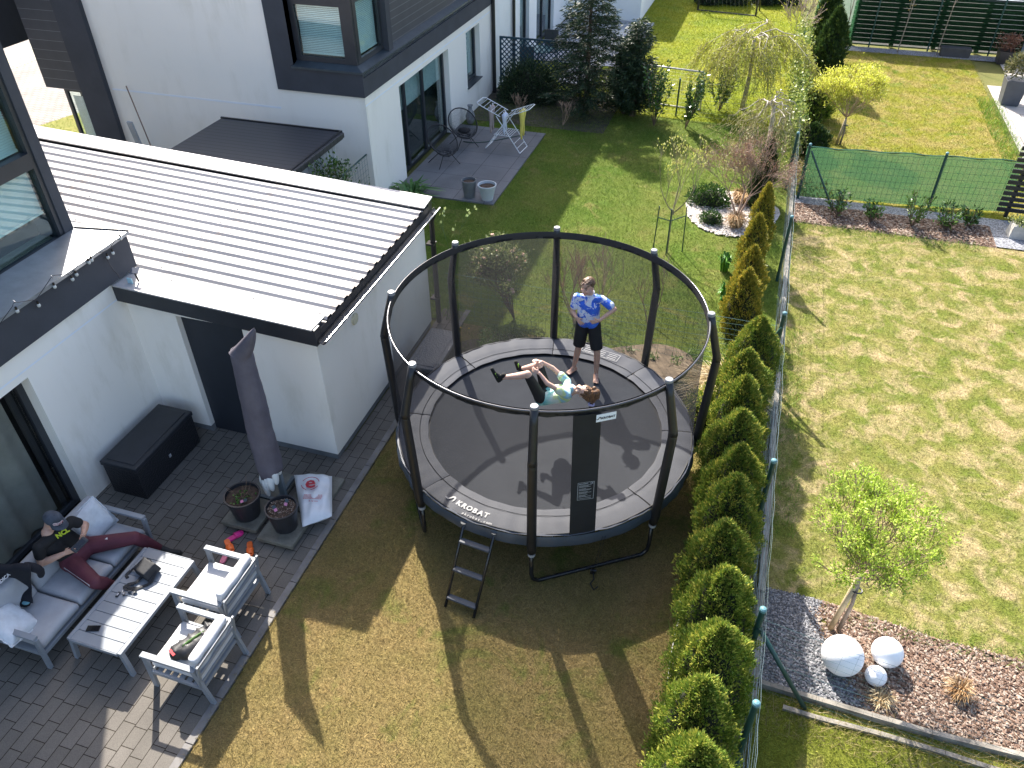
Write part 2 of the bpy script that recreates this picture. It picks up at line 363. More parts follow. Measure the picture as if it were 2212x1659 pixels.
mb.build('ball_bed', m_bark, kind='structure')
m_grav = bark_mat('gravel_floor'); r_ = [x for x in m_grav.node_tree.nodes if x.type == 'VALTORGB'][0]
r_.color_ramp.elements[0].color = (0.09, 0.09, 0.10, 1); r_.color_ramp.elements[1].color = (0.36, 0.37, 0.40, 1)
mb = MB(); mb.add([(1.15, 6.6, .008), (1.15, 5.26, .008), (1.9, 5.26, .008), (2.25, 5.3, .008), (1.98, 5.8, .008), (1.75, 6.25, .008), (1.8, 6.6, .008)], [(6, 5, 4, 3, 2, 1, 0)])
mb.build('gravel_bed', m_grav, kind='structure')
sheet('gravel_strip', [(1.18, 6.6, 17.75, 18.15), (5.25, 6.6, 16.8, 17.75)], 0.008, m_grav)
sheet('far_gravel_strip', [(1.9, 7.4, 30.55, 31.15)], 0.008, m_grav)
mb = MB(); cx, cy = -0.15, 16.75; ring = [(cx+math.cos(t)*1.0*(1+.12*math.sin(3*t)), cy+math.sin(t)*1.15*(1+.1*math.cos(2*t)), 0.02) for t in [k*math.pi/14 for k in range(28)]]
mb.add(ring, [tuple(range(28))]); mb.build('pebble_bed', mat('white_pebbles', (0.5, 0.45, 0.4), 0.9, 0.3, 30, bmp=0.8, bscale=40, c2=(0.72, 0.66, 0.6)), kind='structure')
m_earth = mat('bare_earth', (0.20, 0.15, 0.10), 0.95, 0.3, 5, bmp=0.8, bscale=50)
def blob(cx, cy, rx, ry, z, name, m):
    pts = [(cx+math.cos(t)*rx*(1+.15*math.sin(3*t+cx)), cy+math.sin(t)*ry*(1+.12*math.cos(2*t+cy)), z) for t in [k*math.pi/14 for k in range(28)]]
    return MB().add(pts, [tuple(range(28))]).build(name, m, kind='structure')
blob(-0.95, 10.75, 0.72, 0.55, 0.007, 'bare_soil_patch', m_earth)
blob(-3.7, 10.0, 0.8, 0.55, 0.007, 'corner_soil_patch', mat('dark_earth', (0.10, 0.08, 0.06), 0.95, 0.3, 5, bmp=0.8))
sheet('lattice_bed', [(-7.85, -3.9, 20.6, 23.3)], 0.009, mat('dark_earth2', (0.06, 0.05, 0.035), 0.95, 0.3, 5, bmp=0.8))
# chips, gravel stones: real pieces over the beds seen close
def pieces(name, rects, dens, size, m, label, cat, flat=0.35, shape=None, z=0.008):
    X = []
    for (x0, x1, y0, y1) in rects:
        k = int((x1-x0)*(y1-y0)*dens); X.append(np.c_[RNG.uniform(x0, x1, k), RNG.uniform(y0, y1, k)])
    P = np.concatenate(X)
    if shape is not None: P = P[shape(P)]
    k = len(P); a = RNG.uniform(0, np.pi, k); L = size*RNG.uniform(0.5, 1.5, k); W = L*RNG.uniform(0.3, 0.6, k) if flat < 0.5 else L*RNG.uniform(0.7, 1, k)
    t = RNG.uniform(-0.5, 0.5, k); t2 = RNG.uniform(-0.5, 0.5, k); zc = z+RNG.uniform(0.004, 0.02, k)
    u = np.c_[np.cos(a)*L/2, np.sin(a)*L/2, t*L/2]; v = np.c_[-np.sin(a)*W/2, np.cos(a)*W/2, t2*W/2]; c = np.c_[P, zc]; up = np.array([0, 0, 1.])*(L*flat*0.5)[:, None]
    V = np.stack([c-u, c-v*1.0, c+u, c+v, c+up], 1).reshape(-1, 3); base = np.arange(k)[:, None]*5
    F = np.concatenate([base+np.array([[0, 1, 4]]), base+np.array([[1, 2, 4]]), base+np.array([[2, 3, 4]]), base+np.array([[3, 0, 4]])], 0)
    r = RNG.uniform(0, 1, k); o = np_mesh(name, V, F, m, rnd=np.tile(r, 4)); return tag(o, label, cat, kind='stuff')
m_chip = leaf_mat('chips', ((0.065, 0.035, 0.023), (0.214, 0.140, 0.101), (0.370, 0.312, 0.257)), 0.85, 0, 0.2)
m_stone = leaf_mat('stones', ((0.068, 0.068, 0.071), (0.165, 0.165, 0.176), (0.315, 0.315, 0.330)), 0.8, 0, 0.3)
def in_bed(P):
    x, y = P[:, 0], P[:, 1]; g = np.interp(x, [1.1, 1.75, 1.98, 2.25, 2.3], [0, 0, 0, 0, 0]); top = np.interp(x, [1.8, 3, 4.5, 9], [6.6, 6.45, 6.42, 6.1]); bot = 5.25+0*x
    edge = np.interp(y, [4.9, 5.3, 5.8, 6.25, 6.6], [1.9, 2.25, 1.98, 1.75, 1.8]); return (y < top) & (y > bot) & (x > edge+RNG.normal(0, 0.06, len(x)))
def in_grav(P):
    x, y = P[:, 0], P[:, 1]; edge = np.interp(y, [4.9, 5.3, 5.8, 6.25, 6.6], [1.9, 2.25, 1.98, 1.75, 1.8]); return (x < edge+RNG.normal(0, 0.05, len(x)))
pieces('bark_mulch', [(1.6, 6.2, 4.4, 6.6)], 3200, 0.042, m_chip, 'reddish brown bark mulch around the three white ball lamps', 'mulch', shape=in_bed)
pieces('gravel', [(1.16, 2.4, 5.28, 6.6)], 5200, 0.026, m_stone, 'blue grey gravel in the corner by the wire fence', 'gravel', flat=0.7, shape=in_grav)
pieces('bark_mulch', [(0.21, 0.96, 1.5, 10.9)], 1500, 0.045, m_chip, 'bark mulch strip under the row of clipped hedge conifers', 'mulch')
pieces('bark_mulch', [(1.2, 5.2, 16.78, 17.72)], 1300, 0.06, m_chip, 'bark mulch under the young shrubs in front of the green screen', 'mulch')
m_wpeb = leaf_mat('wpebbles', ((0.336, 0.288, 0.240), (0.496, 0.448, 0.400), (0.680, 0.640, 0.592)), 0.8, 0, 0.3)
pieces('pebbles', [(-1.1, 0.8, 15.6, 17.9)], 1500, 0.05, m_wpeb, 'white pebbles at the foot of the reddish tree', 'pebbles', flat=0.6, z=0.02,
       shape=lambda P: ((P[:, 0]+0.15)/0.98)**2 + ((P[:, 1]-16.75)/1.12)**2 < 1)
# ---- grass
g_dry = grass_mat('grass_dry', (0.293, 0.216, 0.094), (0.232, 0.194, 0.070), (0.136, 0.173, 0.035), s=0.9, cs=1.3, Crange=(0.54, 0.70), blade=0.30)
blades('grass', [(-4.42, 0.17, 1.6, 8.2)], 4200, 0.030, 0.006, g_dry, 'dry brown and olive lawn in front of the trampoline', flat=1.3)
g_mid = grass_mat('grass_mid', (0.115, 0.185, 0.016), (0.195, 0.191, 0.032), (0.257, 0.169, 0.065), s=0.9, cs=1.6, Crange=(0.60, 0.75))
blades('grass', [(-4.42, 0.17, 8.2, 10.95)], 3000, 0.036, 0.006, g_mid, 'green lawn behind the trampoline up to the low wire fence', flat=1.0, holes=((-0.95, 10.9, 0.75),))
g_green = grass_mat('grass_green', (0.125, 0.205, 0.028), (0.20, 0.245, 0.050), (0.30, 0.27, 0.095), s=0.8, cs=1.5, Crange=(0.56, 0.74))
def nbshape(P):
    x, y = P[:, 0], P[:, 1]; return ~((x < -5.38) & (y > 15.6) & (y < 20.13)) & ((((x+0.15)/1.05)**2 + ((y-16.75)/1.2)**2) > 1) & ~((x < -7.0) & (y < 14.9))
blades('grass', [(-7.85, 0.95, 10.95, 22.3)], 1500, 0.045, 0.009, g_green, 'bright green lawn of the neighbouring garden', flat=0.9, holes=((-0.95, 10.9, 0.7), (-2.9, 11.2, 0.25)), shape=nbshape)
g_far = grass_mat('grass_far', (0.239, 0.293, 0.016), (0.303, 0.312, 0.028), (0.180, 0.250, 0.020), s=0.35, cs=0.8, Crange=(0.5, 0.7))
blades('grass', [(-5.0, 0.95, 22.3, 45)], 420, 0.05, 0.018, g_far, 'yellow green lawn of the far garden with the goals', flat=1.0, shape=lambda P: ~((P[:, 1] < 32.3) & (P[:, 0] < -4.4) & (P[:, 1] > 26.4)))
g_patch = grass_mat('grass_patchy', (0.165, 0.205, 0.035), (0.27, 0.26, 0.075), (0.46, 0.37, 0.20), s=2.2, lo=0.38, hi=0.62, cs=2.6, Crange=(0.46, 0.66), blade=0.26)
blades('grass', [(1.2, 7.5, 6.4, 16.75)], 2200, 0.032, 0.007, g_patch, 'patchy green and straw coloured lawn right of the wire fence', flat=1.3,
       shape=lambda P: P[:, 1] > np.interp(P[:, 0], [1.8, 3, 4.5, 9], [6.6, 6.45, 6.42, 6.1]))
g_yel = grass_mat('grass_yellow', (0.235, 0.241, 0.026), (0.309, 0.262, 0.074), (0.160, 0.212, 0.021), s=1.4, lo=0.42, hi=0.58, cs=1.7, Crange=(0.54, 0.66))
blades('grass', [(1.2, 6.55, 18.2, 30.6)], 650, 0.045, 0.013, g_yel, 'yellow green lawn behind the green shade screen', flat=1.0)
g_low = grass_mat('grass_low', (0.208, 0.256, 0.032), (0.264, 0.288, 0.048), (0.336, 0.288, 0.112), s=0.9, cs=1.8, Crange=(0.58, 0.72))
blades('grass', [(1.14, 6.0, 2.8, 5.1)], 3600, 0.045, 0.007, g_low, 'green lawn in front of the ball lamp bed', flat=0.8, shape=lambda P: P[:, 1] < 5.1-0.03*(P[:, 0]-1.1)+0*P[:, 0])
g_tuft = grass_mat('grass_tuft', (0.112, 0.240, 0.024), (0.176, 0.288, 0.040), (0.240, 0.280, 0.064))
blades('grass', [(0.13, 0.22, 1.5, 11), (1.2, 1.5, 7.5, 12.5), (1.2, 4.9, 16.45, 16.8), (2.1, 6.2, 6.28, 6.55)], 900, 0.09, 0.007, g_tuft, 'taller green grass along the lawn edges', flat=0.6)
blades('grass', [(6.1, 6.7, 19.5, 26.5)], 600, 0.13, 0.012, g_tuft, 'dark green grass tufts beside the right patio', flat=0.6)
blades('grass', [(-19.5, -14.2, 13.6, 19.0)], 600, 0.05, 0.015, g_green, 'grass verge beside the far driveway', flat=0.8,
       shape=lambda P: (P[:, 0] > -19.3) & (P[:, 1] < np.interp(P[:, 0], [-19.3, -18.6, -14], [16.4, 18.6, 19.3])) & (P[:, 1] > 13))
g_straw = grass_mat('grass_straw', (0.350, 0.294, 0.143), (0.280, 0.231, 0.098), (0.196, 0.231, 0.052))
blades('grass', [(1.25, 6.0, 4.72, 5.22)], 1300, 0.09, 0.006, g_straw, 'dry straw tufts between the two concrete kerbs', flat=1.0,
       )

for fl, gn, sk_ in (('lawn_floor', 'grass_dry', 0.95), ('garden_floor', 'grass_green', 0.75), ('far_garden_floor', 'grass_far', 0.8), ('right_lawn_floor', 'grass_patchy', 0.95), ('right_far_lawn_floor', 'grass_yellow', 0.85), ('near_right_lawn_floor', 'grass_low', 0.75)):
    o = bpy.data.objects[fl]; o.data.materials[0] = grass_mat(gn+'_floor', soil=True, sk=sk_, **_GP[gn])
# ================================================================ buildings
m_render = mat('white_render', (0.80, 0.80, 0.79), 0.9, 0.05, 0.7, bmp=0.25, bscale=180, c2=(0.84, 0.84, 0.83))
def stained(name, base, stain, rough=0.9):
    m, n, l, b = new_mat(name); v = opos(n, l, kind='World', scale=(1, 1, 0.30)); w = opos(n, l, kind='World')
    a = noise(n, l, 3.0, 6, v, 0.62); c = noise(n, l, 0.55, 4, w); f = noise(n, l, 220, 2, w)
    s = n.new('ShaderNodeMath'); s.operation = 'MULTIPLY'; l.new(ramp(n, l, a, 0.50, 1.0), s.inputs[0]); l.new(ramp(n, l, c, 0.40, 0.62), s.inputs[1])
    k = mix_rgb(n, l, s.outputs[0], base, stain); l.new(k, b.inputs['Base Color']); b.inputs['Roughness'].default_value = rough
    b.inputs['Specular IOR Level'].default_value = 0.2; bump(n, l, b, f, 0.25, 0.003); return m
m_wall = stained('stained_render', (0.90, 0.85, 0.775), (0.62, 0.57, 0.46))
m_wall2 = stained('dirty_render', (0.89, 0.845, 0.775), (0.52, 0.47, 0.35))
m_anth = mat('anthracite_render', (0.050, 0.053, 0.064), 0.85, 0.1, 2, bmp=0.15, bscale=200)
m_anth_met = mat('anthracite_metal', (0.045, 0.055, 0.065), 0.35, 0.1, 3, metal=0.3)
m_frame = mat('window_frame_grey', (0.03, 0.034, 0.042), 0.35, 0.08)
m_dark = mat('interior_dark', (0.02, 0.022, 0.025), 0.9)
m_groove = mat('groove_white', (0.82, 0.84, 0.88), 0.6, 0.03)
m_plinth = mat('plinth_grey', (0.16, 0.165, 0.17), 0.85, 0.15, 5)
m_steel = mat('roof_steel', (0.40, 0.388, 0.384), 0.42, 0.06, 1.2, metal=0.0, c2=(0.47, 0.455, 0.445), spec=0.2)
m_black = mat('black_metal', (0.018, 0.018, 0.02), 0.4, 0.1)
m_blind = mat('blind_slats', (0.62, 0.66, 0.66), 0.6, 0.05)
def glass_mat(name, tint=(0.75, 0.85, 0.85), gl=0.22):
    m, n, l, b = new_mat(name); n.remove(b)
    t = n.new('ShaderNodeBsdfTransparent'); t.inputs[0].default_value = rgba(tint); g = n.new('ShaderNodeBsdfGlossy'); g.inputs['Roughness'].default_value = 0.02
    g.inputs[0].default_value = (0.95, 1.0, 1.0, 1); lw = n.new('ShaderNodeLayerWeight'); lw.inputs[0].default_value = 0.5; pw = n.new('ShaderNodeMath'); pw.operation = 'POWER'; l.new(lw.outputs['Facing'], pw.inputs[0]); pw.inputs[1].default_value = 3.5
    ad = n.new('ShaderNodeMath'); ad.operation = 'MULTIPLY_ADD'; l.new(pw.outputs[0], ad.inputs[0]); ad.inputs[1].default_value = 0.7; ad.inputs[2].default_value = gl*0.5
    ms = n.new('ShaderNodeMixShader'); l.new(ad.outputs[0], ms.inputs[0]); l.new(t.outputs[0], ms.inputs[1]); l.new(g.outputs[0], ms.inputs[2])
    l.new(ms.outputs[0], n['Material Output'].inputs[0]); return m
m_glass = glass_mat('window_glass', (0.85, 0.93, 0.92), 0.14)
def wall_open(mb, axis, p0, p1, a0, a1, z0, z1, ops):
    """slab from p0 to p1 (thickness), spanning a0..a1 and z0..z1 with rectangular openings (a, a', z, z')"""
    A = sorted(set([a0, a1] + [o[0] for o in ops] + [o[1] for o in ops])); Z = sorted(set([z0, z1] + [o[2] for o in ops] + [o[3] for o in ops]))
    A = [a for a in A if a0 <= a <= a1]; Z = [z for z in Z if z0 <= z <= z1]
    for i in range(len(A)-1):
        cells = []
        for j in range(len(Z)-1):
            am, zm = (A[i]+A[i+1])/2, (Z[j]+Z[j+1])/2
            if any(o[0] < am < o[1] and o[2] < zm < o[3] for o in ops): continue
            if cells and abs(cells[-1][1]-Z[j]) < 1e-6: cells[-1][1] = Z[j+1]
            else: cells.append([Z[j], Z[j+1]])
        for (q0, q1) in cells:
            if axis == 'X': mb.bx(p0, p1, A[i], A[i+1], q0, q1)
            else: mb.bx(A[i], A[i+1], p0, p1, q0, q1)
def window_x(parent, X, y0, y1, z0, z1, fw=0.07, blind=None, glass=m_glass, name='window', bx=0.05, mull=()):
    """frame, glass and blind in a plane facing +X"""
    f = MB(); f.bx(X-0.03, X+0.035, y0, y0+fw, z0, z1); f.bx(X-0.03, X+0.035, y1-fw, y1, z0, z1)
    f.bx(X-0.03, X+0.035, y0+fw, y1-fw, z0, z0+fw); f.bx(X-0.03, X+0.035, y0+fw, y1-fw, z1-fw, z1)
    for a in mull: f.bx(X-0.028, X+0.037, a-0.05, a+0.05, z0+fw, z1-fw)
    w = f.build(name, m_frame, parent)
    MB().bx(X-0.012, X-0.004, y0+fw, y1-fw, z0+fw, z1-fw).build('pane', glass, w)
    if blind: blinds(w, 'X', X-0.09, y0+fw, y1-fw, blind[0], blind[1])
    return w
def window_y(parent, Y, x0, x1, z0, z1, fw=0.07, blind=None, glass=m_glass, name='window'):
    f = MB(); f.bx(x0, x0+fw, Y-0.035, Y+0.03, z0, z1); f.bx(x1-fw, x1, Y-0.035, Y+0.03, z0, z1)
    f.bx(x0+fw, x1-fw, Y-0.035, Y+0.03, z0, z0+fw); f.bx(x0+fw, x1-fw, Y-0.035, Y+0.03, z1-fw, z1)
    w = f.build(name, m_frame, parent)
    MB().bx(x0+fw, x1-fw, Y+0.004, Y+0.012, z0+fw, z1-fw).build('pane', glass, w)
    if blind: blinds(w, 'Y', Y+0.09, x0+fw, x1-fw, blind[0], blind[1])
    return w
def blinds(parent, axis, P, a0, a1, z0, z1, pitch=0.032, m=None):
    mb = MB(); k = int((z1-z0)/pitch)
    for i in range(k):
        z = z0+0.03+i*pitch
        if axis == 'X': mb.quad((P-0.008, a0, z+0.011), (P-0.008, a1, z+0.011), (P+0.008, a1, z-0.011), (P+0.008, a0, z-0.011))
        else: mb.quad((a0, P+0.008, z+0.011), (a1, P+0.008, z+0.011), (a1, P-0.008, z-0.011), (a0, P-0.008, z-0.011))
    if axis == 'X': mb.bx(P-0.015, P+0.015, a0, a1, z0-0.005, z0+0.025)
    else: mb.bx(a0, a1, P-0.015, P+0.015, z0-0.005, z0+0.025)
    return mb.build('blind', m or m_blind, parent)
# ---------------------------------------------------------------- garage
RX, SL = -4.80, 0.045
def rz(x): return 2.36 + SL*(RX-x)
garage = thing('garage', (-4.9, 7.08, 0), 'white flat roofed garage with light ribbed metal roof and dark fascia', 'garage')
DX0, DX1 = -7.03, -6.0
mb = MB(); wall_open(mb, 'Y', 7.08, 7.30, -7.8, -4.9, 0.12, 2.3, [(DX0, DX1, 0, 2.12)])
mb.bx(-5.12, -4.9, 7.30, 10.7, 0.12, 2.28); mb.bx(-13.5, -5.12, 10.48, 10.7, 0.0, 2.33); mb.bx(-13.5, -13.3, 7.3, 10.48, 0.0, 2.5)
mb.build('wall', m_wall, garage)
MB().bx(-7.8, DX0, 7.10, 7.28, 0.0, 0.12).build('plinth', m_plinth, garage); MB().bx(DX1, -4.92, 7.10, 7.28, 0.0, 0.12).build('plinth', m_plinth, garage); mb = MB(); mb.bx(-5.1, -4.92, 7.3, 10.69, 0, 0.12); mb.build('plinth', m_plinth, garage)
dr = MB().bx(DX0, DX1, 7.17, 7.21, 0.02, 2.115).build('door', mat('door_anthracite', (0.022, 0.026, 0.034), 0.5, 0.06), garage)
MB().bx(-6.11, -6.09, 7.13, 7.17, 1.0, 1.04).bar((-6.10, 7.13, 1.02), (-6.22, 7.13, 1.02), 0.018).bx(-6.115, -6.085, 7.163, 7.17, 0.88, 1.1).build('handle', mat('steel', (0.6, 0.6, 0.6), 0.3, metal=1.0), dr)
# ribbed sheets (profile across Y, ribs run along X, falling to the right)
YF, YR, PIT = 7.27, 10.55, 0.2345
prof = []; y = YF
while y < YR:
    prof += [(y, 0.0), (y+0.034, 0.032), (y+0.072, 0.032), (y+0.078, 0.030), (y+0.110, 0.032), (y+0.134, 0.0), (y+0.165, 0.0), (y+0.169, 0.003), (y+0.177, 0.003), (y+0.181, 0.0)]; y += PIT
prof = [p for p in prof if p[0] <= YR]
mb = MB()
segs = [(-4.80, -7.35, 0.004), (-7.30, -10.4, 0.0), (-10.35, -13.5, -0.004)]
for (xa, xb, dz) in segs:
    vs = [(xa, p[0], rz(xa)+p[1]+dz) for p in prof] + [(xb, p[0], rz(xb)+p[1]+dz) for p in prof]; n_ = len(prof)
    mb.add(vs, [(i, i+1, n_+i+1, n_+i) for i in range(n_-1)])
def roof_mat():
    m, n, l, b = new_mat('ribbed_roof'); w = opos(n, l, kind='World'); a = noise(n, l, 0.8, 5, w); v = opos(n, l, kind='World', scale=(1, 8, 1)); c = noise(n, l, 1.3, 4, v)
    k = mix_rgb(n, l, ramp(n, l, a, 0.3, 0.7), (0.36, 0.345, 0.335), (0.42, 0.403, 0.392)); k = mix_rgb(n, l, ramp(n, l, c, 0.5, 0.85), k, (0.33, 0.305, 0.29))
    # rusty dust along the sheet lap and the eave
    sp = n.new('ShaderNodeSeparateXYZ'); l.new(w, sp.inputs[0])
    def band(x0, wd):
        s = n.new('ShaderNodeMath'); s.operation = 'SUBTRACT'; l.new(sp.outputs[0], s.inputs[0]); s.inputs[1].default_value = x0
        ab = n.new('ShaderNodeMath'); ab.operation = 'ABSOLUTE'; l.new(s.outputs[0], ab.inputs[0])
        return ramp(n, l, ab.outputs[0], 0.0, wd, (1, 1, 1), (0, 0, 0))
    f = noise(n, l, 7, 5, w)
    for x0, wd in ((-7.30, 0.10), (-10.35, 0.12), (-4.82, 0.12)):
        mm = n.new('ShaderNodeMath'); mm.operation = 'MULTIPLY'; l.new(band(x0, wd), mm.inputs[0]); l.new(ramp(n, l, f, 0.45, 0.75), mm.inputs[1])
        k = mix_rgb(n, l, mm.outputs[0], k, (0.38, 0.29, 0.22))
    l.new(k, b.inputs['Base Color']); b.inputs['Roughness'].default_value = 0.6; b.inputs['Specular IOR Level'].default_value = 0.12; return m
mb.build('roof', roof_mat(), garage)
# screws
mb = MB(); yy = YF+0.07; i = 0
while yy < YR-0.05:
    for x0 in (-4.93, -5.9, -7.15, -8.3, -9.5, -10.6, -11.8):
        x = x0 - (0.33 if i % 2 else 0); mb.lathe((x, yy, rz(x)+0.038), [(0.012, 0), (0.012, 0.006)], 6)
    yy += PIT; i += 1
mb.build('roof_screws', mat('screw', (0.2, 0.2, 0.2), 0.6), garage)
# cappings
def slab(mb, x0, x1, y0, y1, dz0, dz1, t=0.02):
    vs = []
    for dz in (-t, 0):
        for (x, y, e) in ((x0, y0, dz0), (x1, y0, dz0), (x1, y1, dz1), (x0, y1, dz1)): vs.append((x, y, rz(x)+e+dz))
    mb.add(vs, [(3, 2, 1, 0), (4, 5, 6, 7), (0, 1, 5, 4), (1, 2, 6, 5), (2, 3, 7, 6), (3, 0, 4, 7)])
mb = MB()
for (a, b_) in ((-8.1, -7.905), (-7.9, -5.92), (-5.915, -4.83)): slab(mb, a, b_, 6.93, 7.28, 0.062, 0.052)
mb.build('capping', m_steel, garage); mb = MB()
for (a, b_) in ((-13.5, -11.6), (-11.595, -9.62), (-9.615, -7.64), (-7.635, -5.66), (-5.655, -4.78)): slab(mb, a, b_, 10.50, 10.86, 0.061, 0.095)
mb.build('capping', m_steel, garage)
mb = MB()
vs = [(-8.1, 6.95, rz(-8.1)-0.20), (-4.80, 6.95, rz(-4.8)-0.20), (-4.80, 6.95, rz(-4.8)+0.045), (-8.1, 6.95, rz(-8.1)+0.045)]
mb.prism(vs, (0, 0.125, 0)); mb.bx(-4.86, -4.80, 7.08, 10.70, 2.14, 2.352)
vs = [(-13.5, 10.86, rz(-13.5)-0.20), (-4.80, 10.86, rz(-4.8)-0.20), (-4.80, 10.86, rz(-4.8)+0.05), (-13.5, 10.86, rz(-13.5)+0.05)]
mb.prism(vs, (0, -0.15, 0)); mb.build('fascia', mat('fascia_dark', (0.025, 0.027, 0.032), 0.4, 0.1), garage)
# gutter along the eave
def gutter(x, y0, y1, z, r=0.055):
    mb = MB(); k = 8; vs = []
    for y in (y0, y1):
        for i in range(k+1):
            t = math.pi + math.pi*i/k; vs.append((x+r*math.cos(t), y, z+r*math.sin(t)))
    mb.add(vs, [(i, i+1, k+1+i+1, k+1+i) for i in range(k)]); return mb
g_ = gutter(-4.735, 6.98, 10.92, 2.24).build('gutter', m_black, garage, sol=0.004)
MB().tube((-4.683, 6.98, 2.243), (-4.683, 10.92, 2.243), 0.008, n=6).build('rim', mat('painted_edge_glint', (0.7, 0.7, 0.72), 0.3, metal=0.8), g_)  # bright colour paints the sunlit glint along the dark gutter
mb = MB(); mb.tube((-4.735, 10.80, 2.2), (-4.80, 10.80, 2.05), 0.04, n=10).tube((-4.80, 10.80, 2.06), (-4.80, 10.80, 0.05), 0.045, n=12)
mb.bx(-4.9, -4.76, 10.72, 10.86, 1.62, 1.65).bx(-4.9, -4.76, 10.72, 10.86, 0.55, 0.58); mb.build('downpipe', m_black, garage, smooth=False)
MB().lathe((-4.893, 8.1, 1.83), [(0.0, 0.02), (0.075, 0.02), (0.085, 0.012), (0.085, -0.01)], 24, rot=Euler((0, rad(90), 0)).to_matrix(), cap0=False, cap1=False).build('vent_cover', mat('vent_cream', (0.62, 0.58, 0.42), 0.6), garage)
# ---------------------------------------------------------------- our house (left)
house = thing('house', (-7.8, 0, 0), 'white house with dark band, large window and sliding door behind the sofa', 'house')
DY1 = onX(60, 815, -7.8).y; DZ1 = onX(60, 815, -7.8).z
mb = MB(); wall_open(mb, 'X', -8.05, -7.8, -6, 7.08, 0.0, 2.58, [(1.4, DY1, -1, DZ1)]); mb.build('wall', m_wall2, house)
MB().bx(-17.9, -8.8, -6, 7.05, 0.0, 6.3).build('core', m_dark, house)
mb = MB(); mb.bx(-18, -8.35, 7.05, 7.20, 2.4, 6.4); mb.bx(-18, -8.36, -6, 7.2, 6.3, 6.42)
ZW0 = 3.02
UW = -8.35
pz2b = onX(135.6, 512, UW); pz2t = onX(72, 365, UW); pz1b = onX(50, 338, UW)
yr = pz2b.y
wall_open(mb, 'X', UW-0.25, UW, -6, 7.05, ZW0-0.1, 6.3, [(-3, yr+0.10, pz2b.z-0.09, 5.9)])
mb.build('upper_wall', m_anth, house)
# big corner window: two panes one above the other, both run out of the picture to the left
fr = MB(); y0_ = 1.0
fr.bx(UW-0.12, UW-0.02, yr, yr+0.10, pz2b.z-0.09, 5.9); fr.bx(UW-0.12, UW-0.02, -3, yr, pz2b.z-0.09, pz2b.z)
fr.bx(UW-0.12, UW-0.01, -3, yr, pz2t.z, pz1b.z); fr.bx(UW-0.12, UW-0.02, -3, yr, 5.8, 5.9)
wf = fr.build('window', m_frame, house)
MB().bx(UW-0.085, UW-0.078, -3, yr, pz2b.z, pz2t.z).bx(UW-0.085, UW-0.078, -3, yr, pz1b.z, 5.8).build('pane', m_glass, wf)
mb = MB(); mb.quad((UW-0.13, -3, 4.42), (UW-0.13, yr, 4.42), (UW-0.13, yr, pz2t.z), (UW-0.13, -3, pz2t.z)); 
bl = blinds(wf, 'X', UW-0.16, -3, yr-0.01, pz2b.z+0.33, pz2t.z, 0.03, mat('blind_teal', (0.82, 0.88, 0.86), 0.6, 0.04))
bl2 = blinds(wf, 'X', UW-0.16, -3, yr-0.01, pz1b.z+0.02, pz1b.z+1.0, 0.03, mat('blind_teal', (0.5, 0.55, 0.54), 0.6, 0.04))
MB().bx(UW-0.5, UW-0.25, -3, yr+0.05, pz2b.z-0.12, pz2b.z-0.06).bx(UW-0.55, UW-0.5, -3, yr, pz2b.z-0.1, pz2t.z).build('inner_sill', mat('inner_cream', (0.5, 0.46, 0.36), 0.7), wf)
# ledge and band
BX, BY = -7.74, 7.42
zt = onX(270, 495, BX).z; zb_ = onX(288, 578, BX).z
mb = MB(); mb.bx(-8.35, BX, -6, BY, 2.585, zt-0.07); mb.build('band', m_anth, house)
mb = MB(); A_ = [(BX+0.03, -6, zt-0.03), (BX+0.03, BY+0.03, zt-0.03), (UW+0.005, 7.215, zt+0.04), (UW+0.005, -6, zt+0.04)]
mb.add(A_, [(0, 1, 2, 3)]); mb.add([(BX+0.03, BY+0.03, zt-0.03), (-9.6, BY+0.03, zt-0.03), (-9.6, 7.215, zt+0.04), (UW+0.005, 7.215, zt+0.04)], [(0, 1, 2, 3)])
mb.bx(BX+0.005, BX+0.03, -6, BY+0.03, zt-0.075, zt-0.031).bx(-9.6, BX+0.005, BY+0.005, BY+0.03, zt-0.075, zt-0.031)
ld = mb.build('ledge', mat('ledge_metal', (0.36, 0.38, 0.40), 0.32, 0.08, metal=0.6), house, sol=0.0)
MB().bar((BX+0.03, BY+0.03, zt-0.02), (UW, 7.215, zt+0.05), 0.02).build('seam', m_frame, ld)
MB().bx(-9.6, -8.35, 7.2, BY, 2.585, zt-0.07).build('band_return', m_anth, house)
# sliding door: frame, glass, curtain
f = MB(); DG = -7.99
f.bx(DG-0.03, DG+0.03, DY1-0.09, DY1, 0.02, DZ1); f.bx(DG-0.03, DG+0.03, 1.4, DY1-0.09, 0.02, 0.09); f.bx(DG-0.06, DG-0.02, DY1-0.22, DY1-0.15, 0.02, DZ1-0.05)
sdr = f.build('sliding_door', m_frame, house)
MB().bx(DG-0.012, DG-0.004, 1.4, DY1-0.09, 0.09, DZ1).build('pane', glass_mat('door_glass', (0.92, 0.92, 0.90), 0.05), sdr)
mb = MB(); k = 150; vs = []; ya, yb = 1.4, DY1-0.25
for z in (0.05, DZ1+0.1):
    for i in range(k+1):
        y = ya+(yb-ya)*i/k; vs.append((DG-0.085+0.040*math.sin(y*17+math.sin(y*3)*1.5), y, z))
mb.add(vs, [(i, i+1, k+1+i+1, k+1+i) for i in range(k)])
mb.build('curtain', mat('curtain_grey', (0.30, 0.31, 0.29), 0.9, 0.1, 4), sdr, smooth=True)
mb = MB(); mb.bx(-8.8, -8.06, -2, 7.0, 0.0, 0.02); mb.build('floor', mat('inner_floor', (0.12, 0.10, 0.07), 0.6), house)
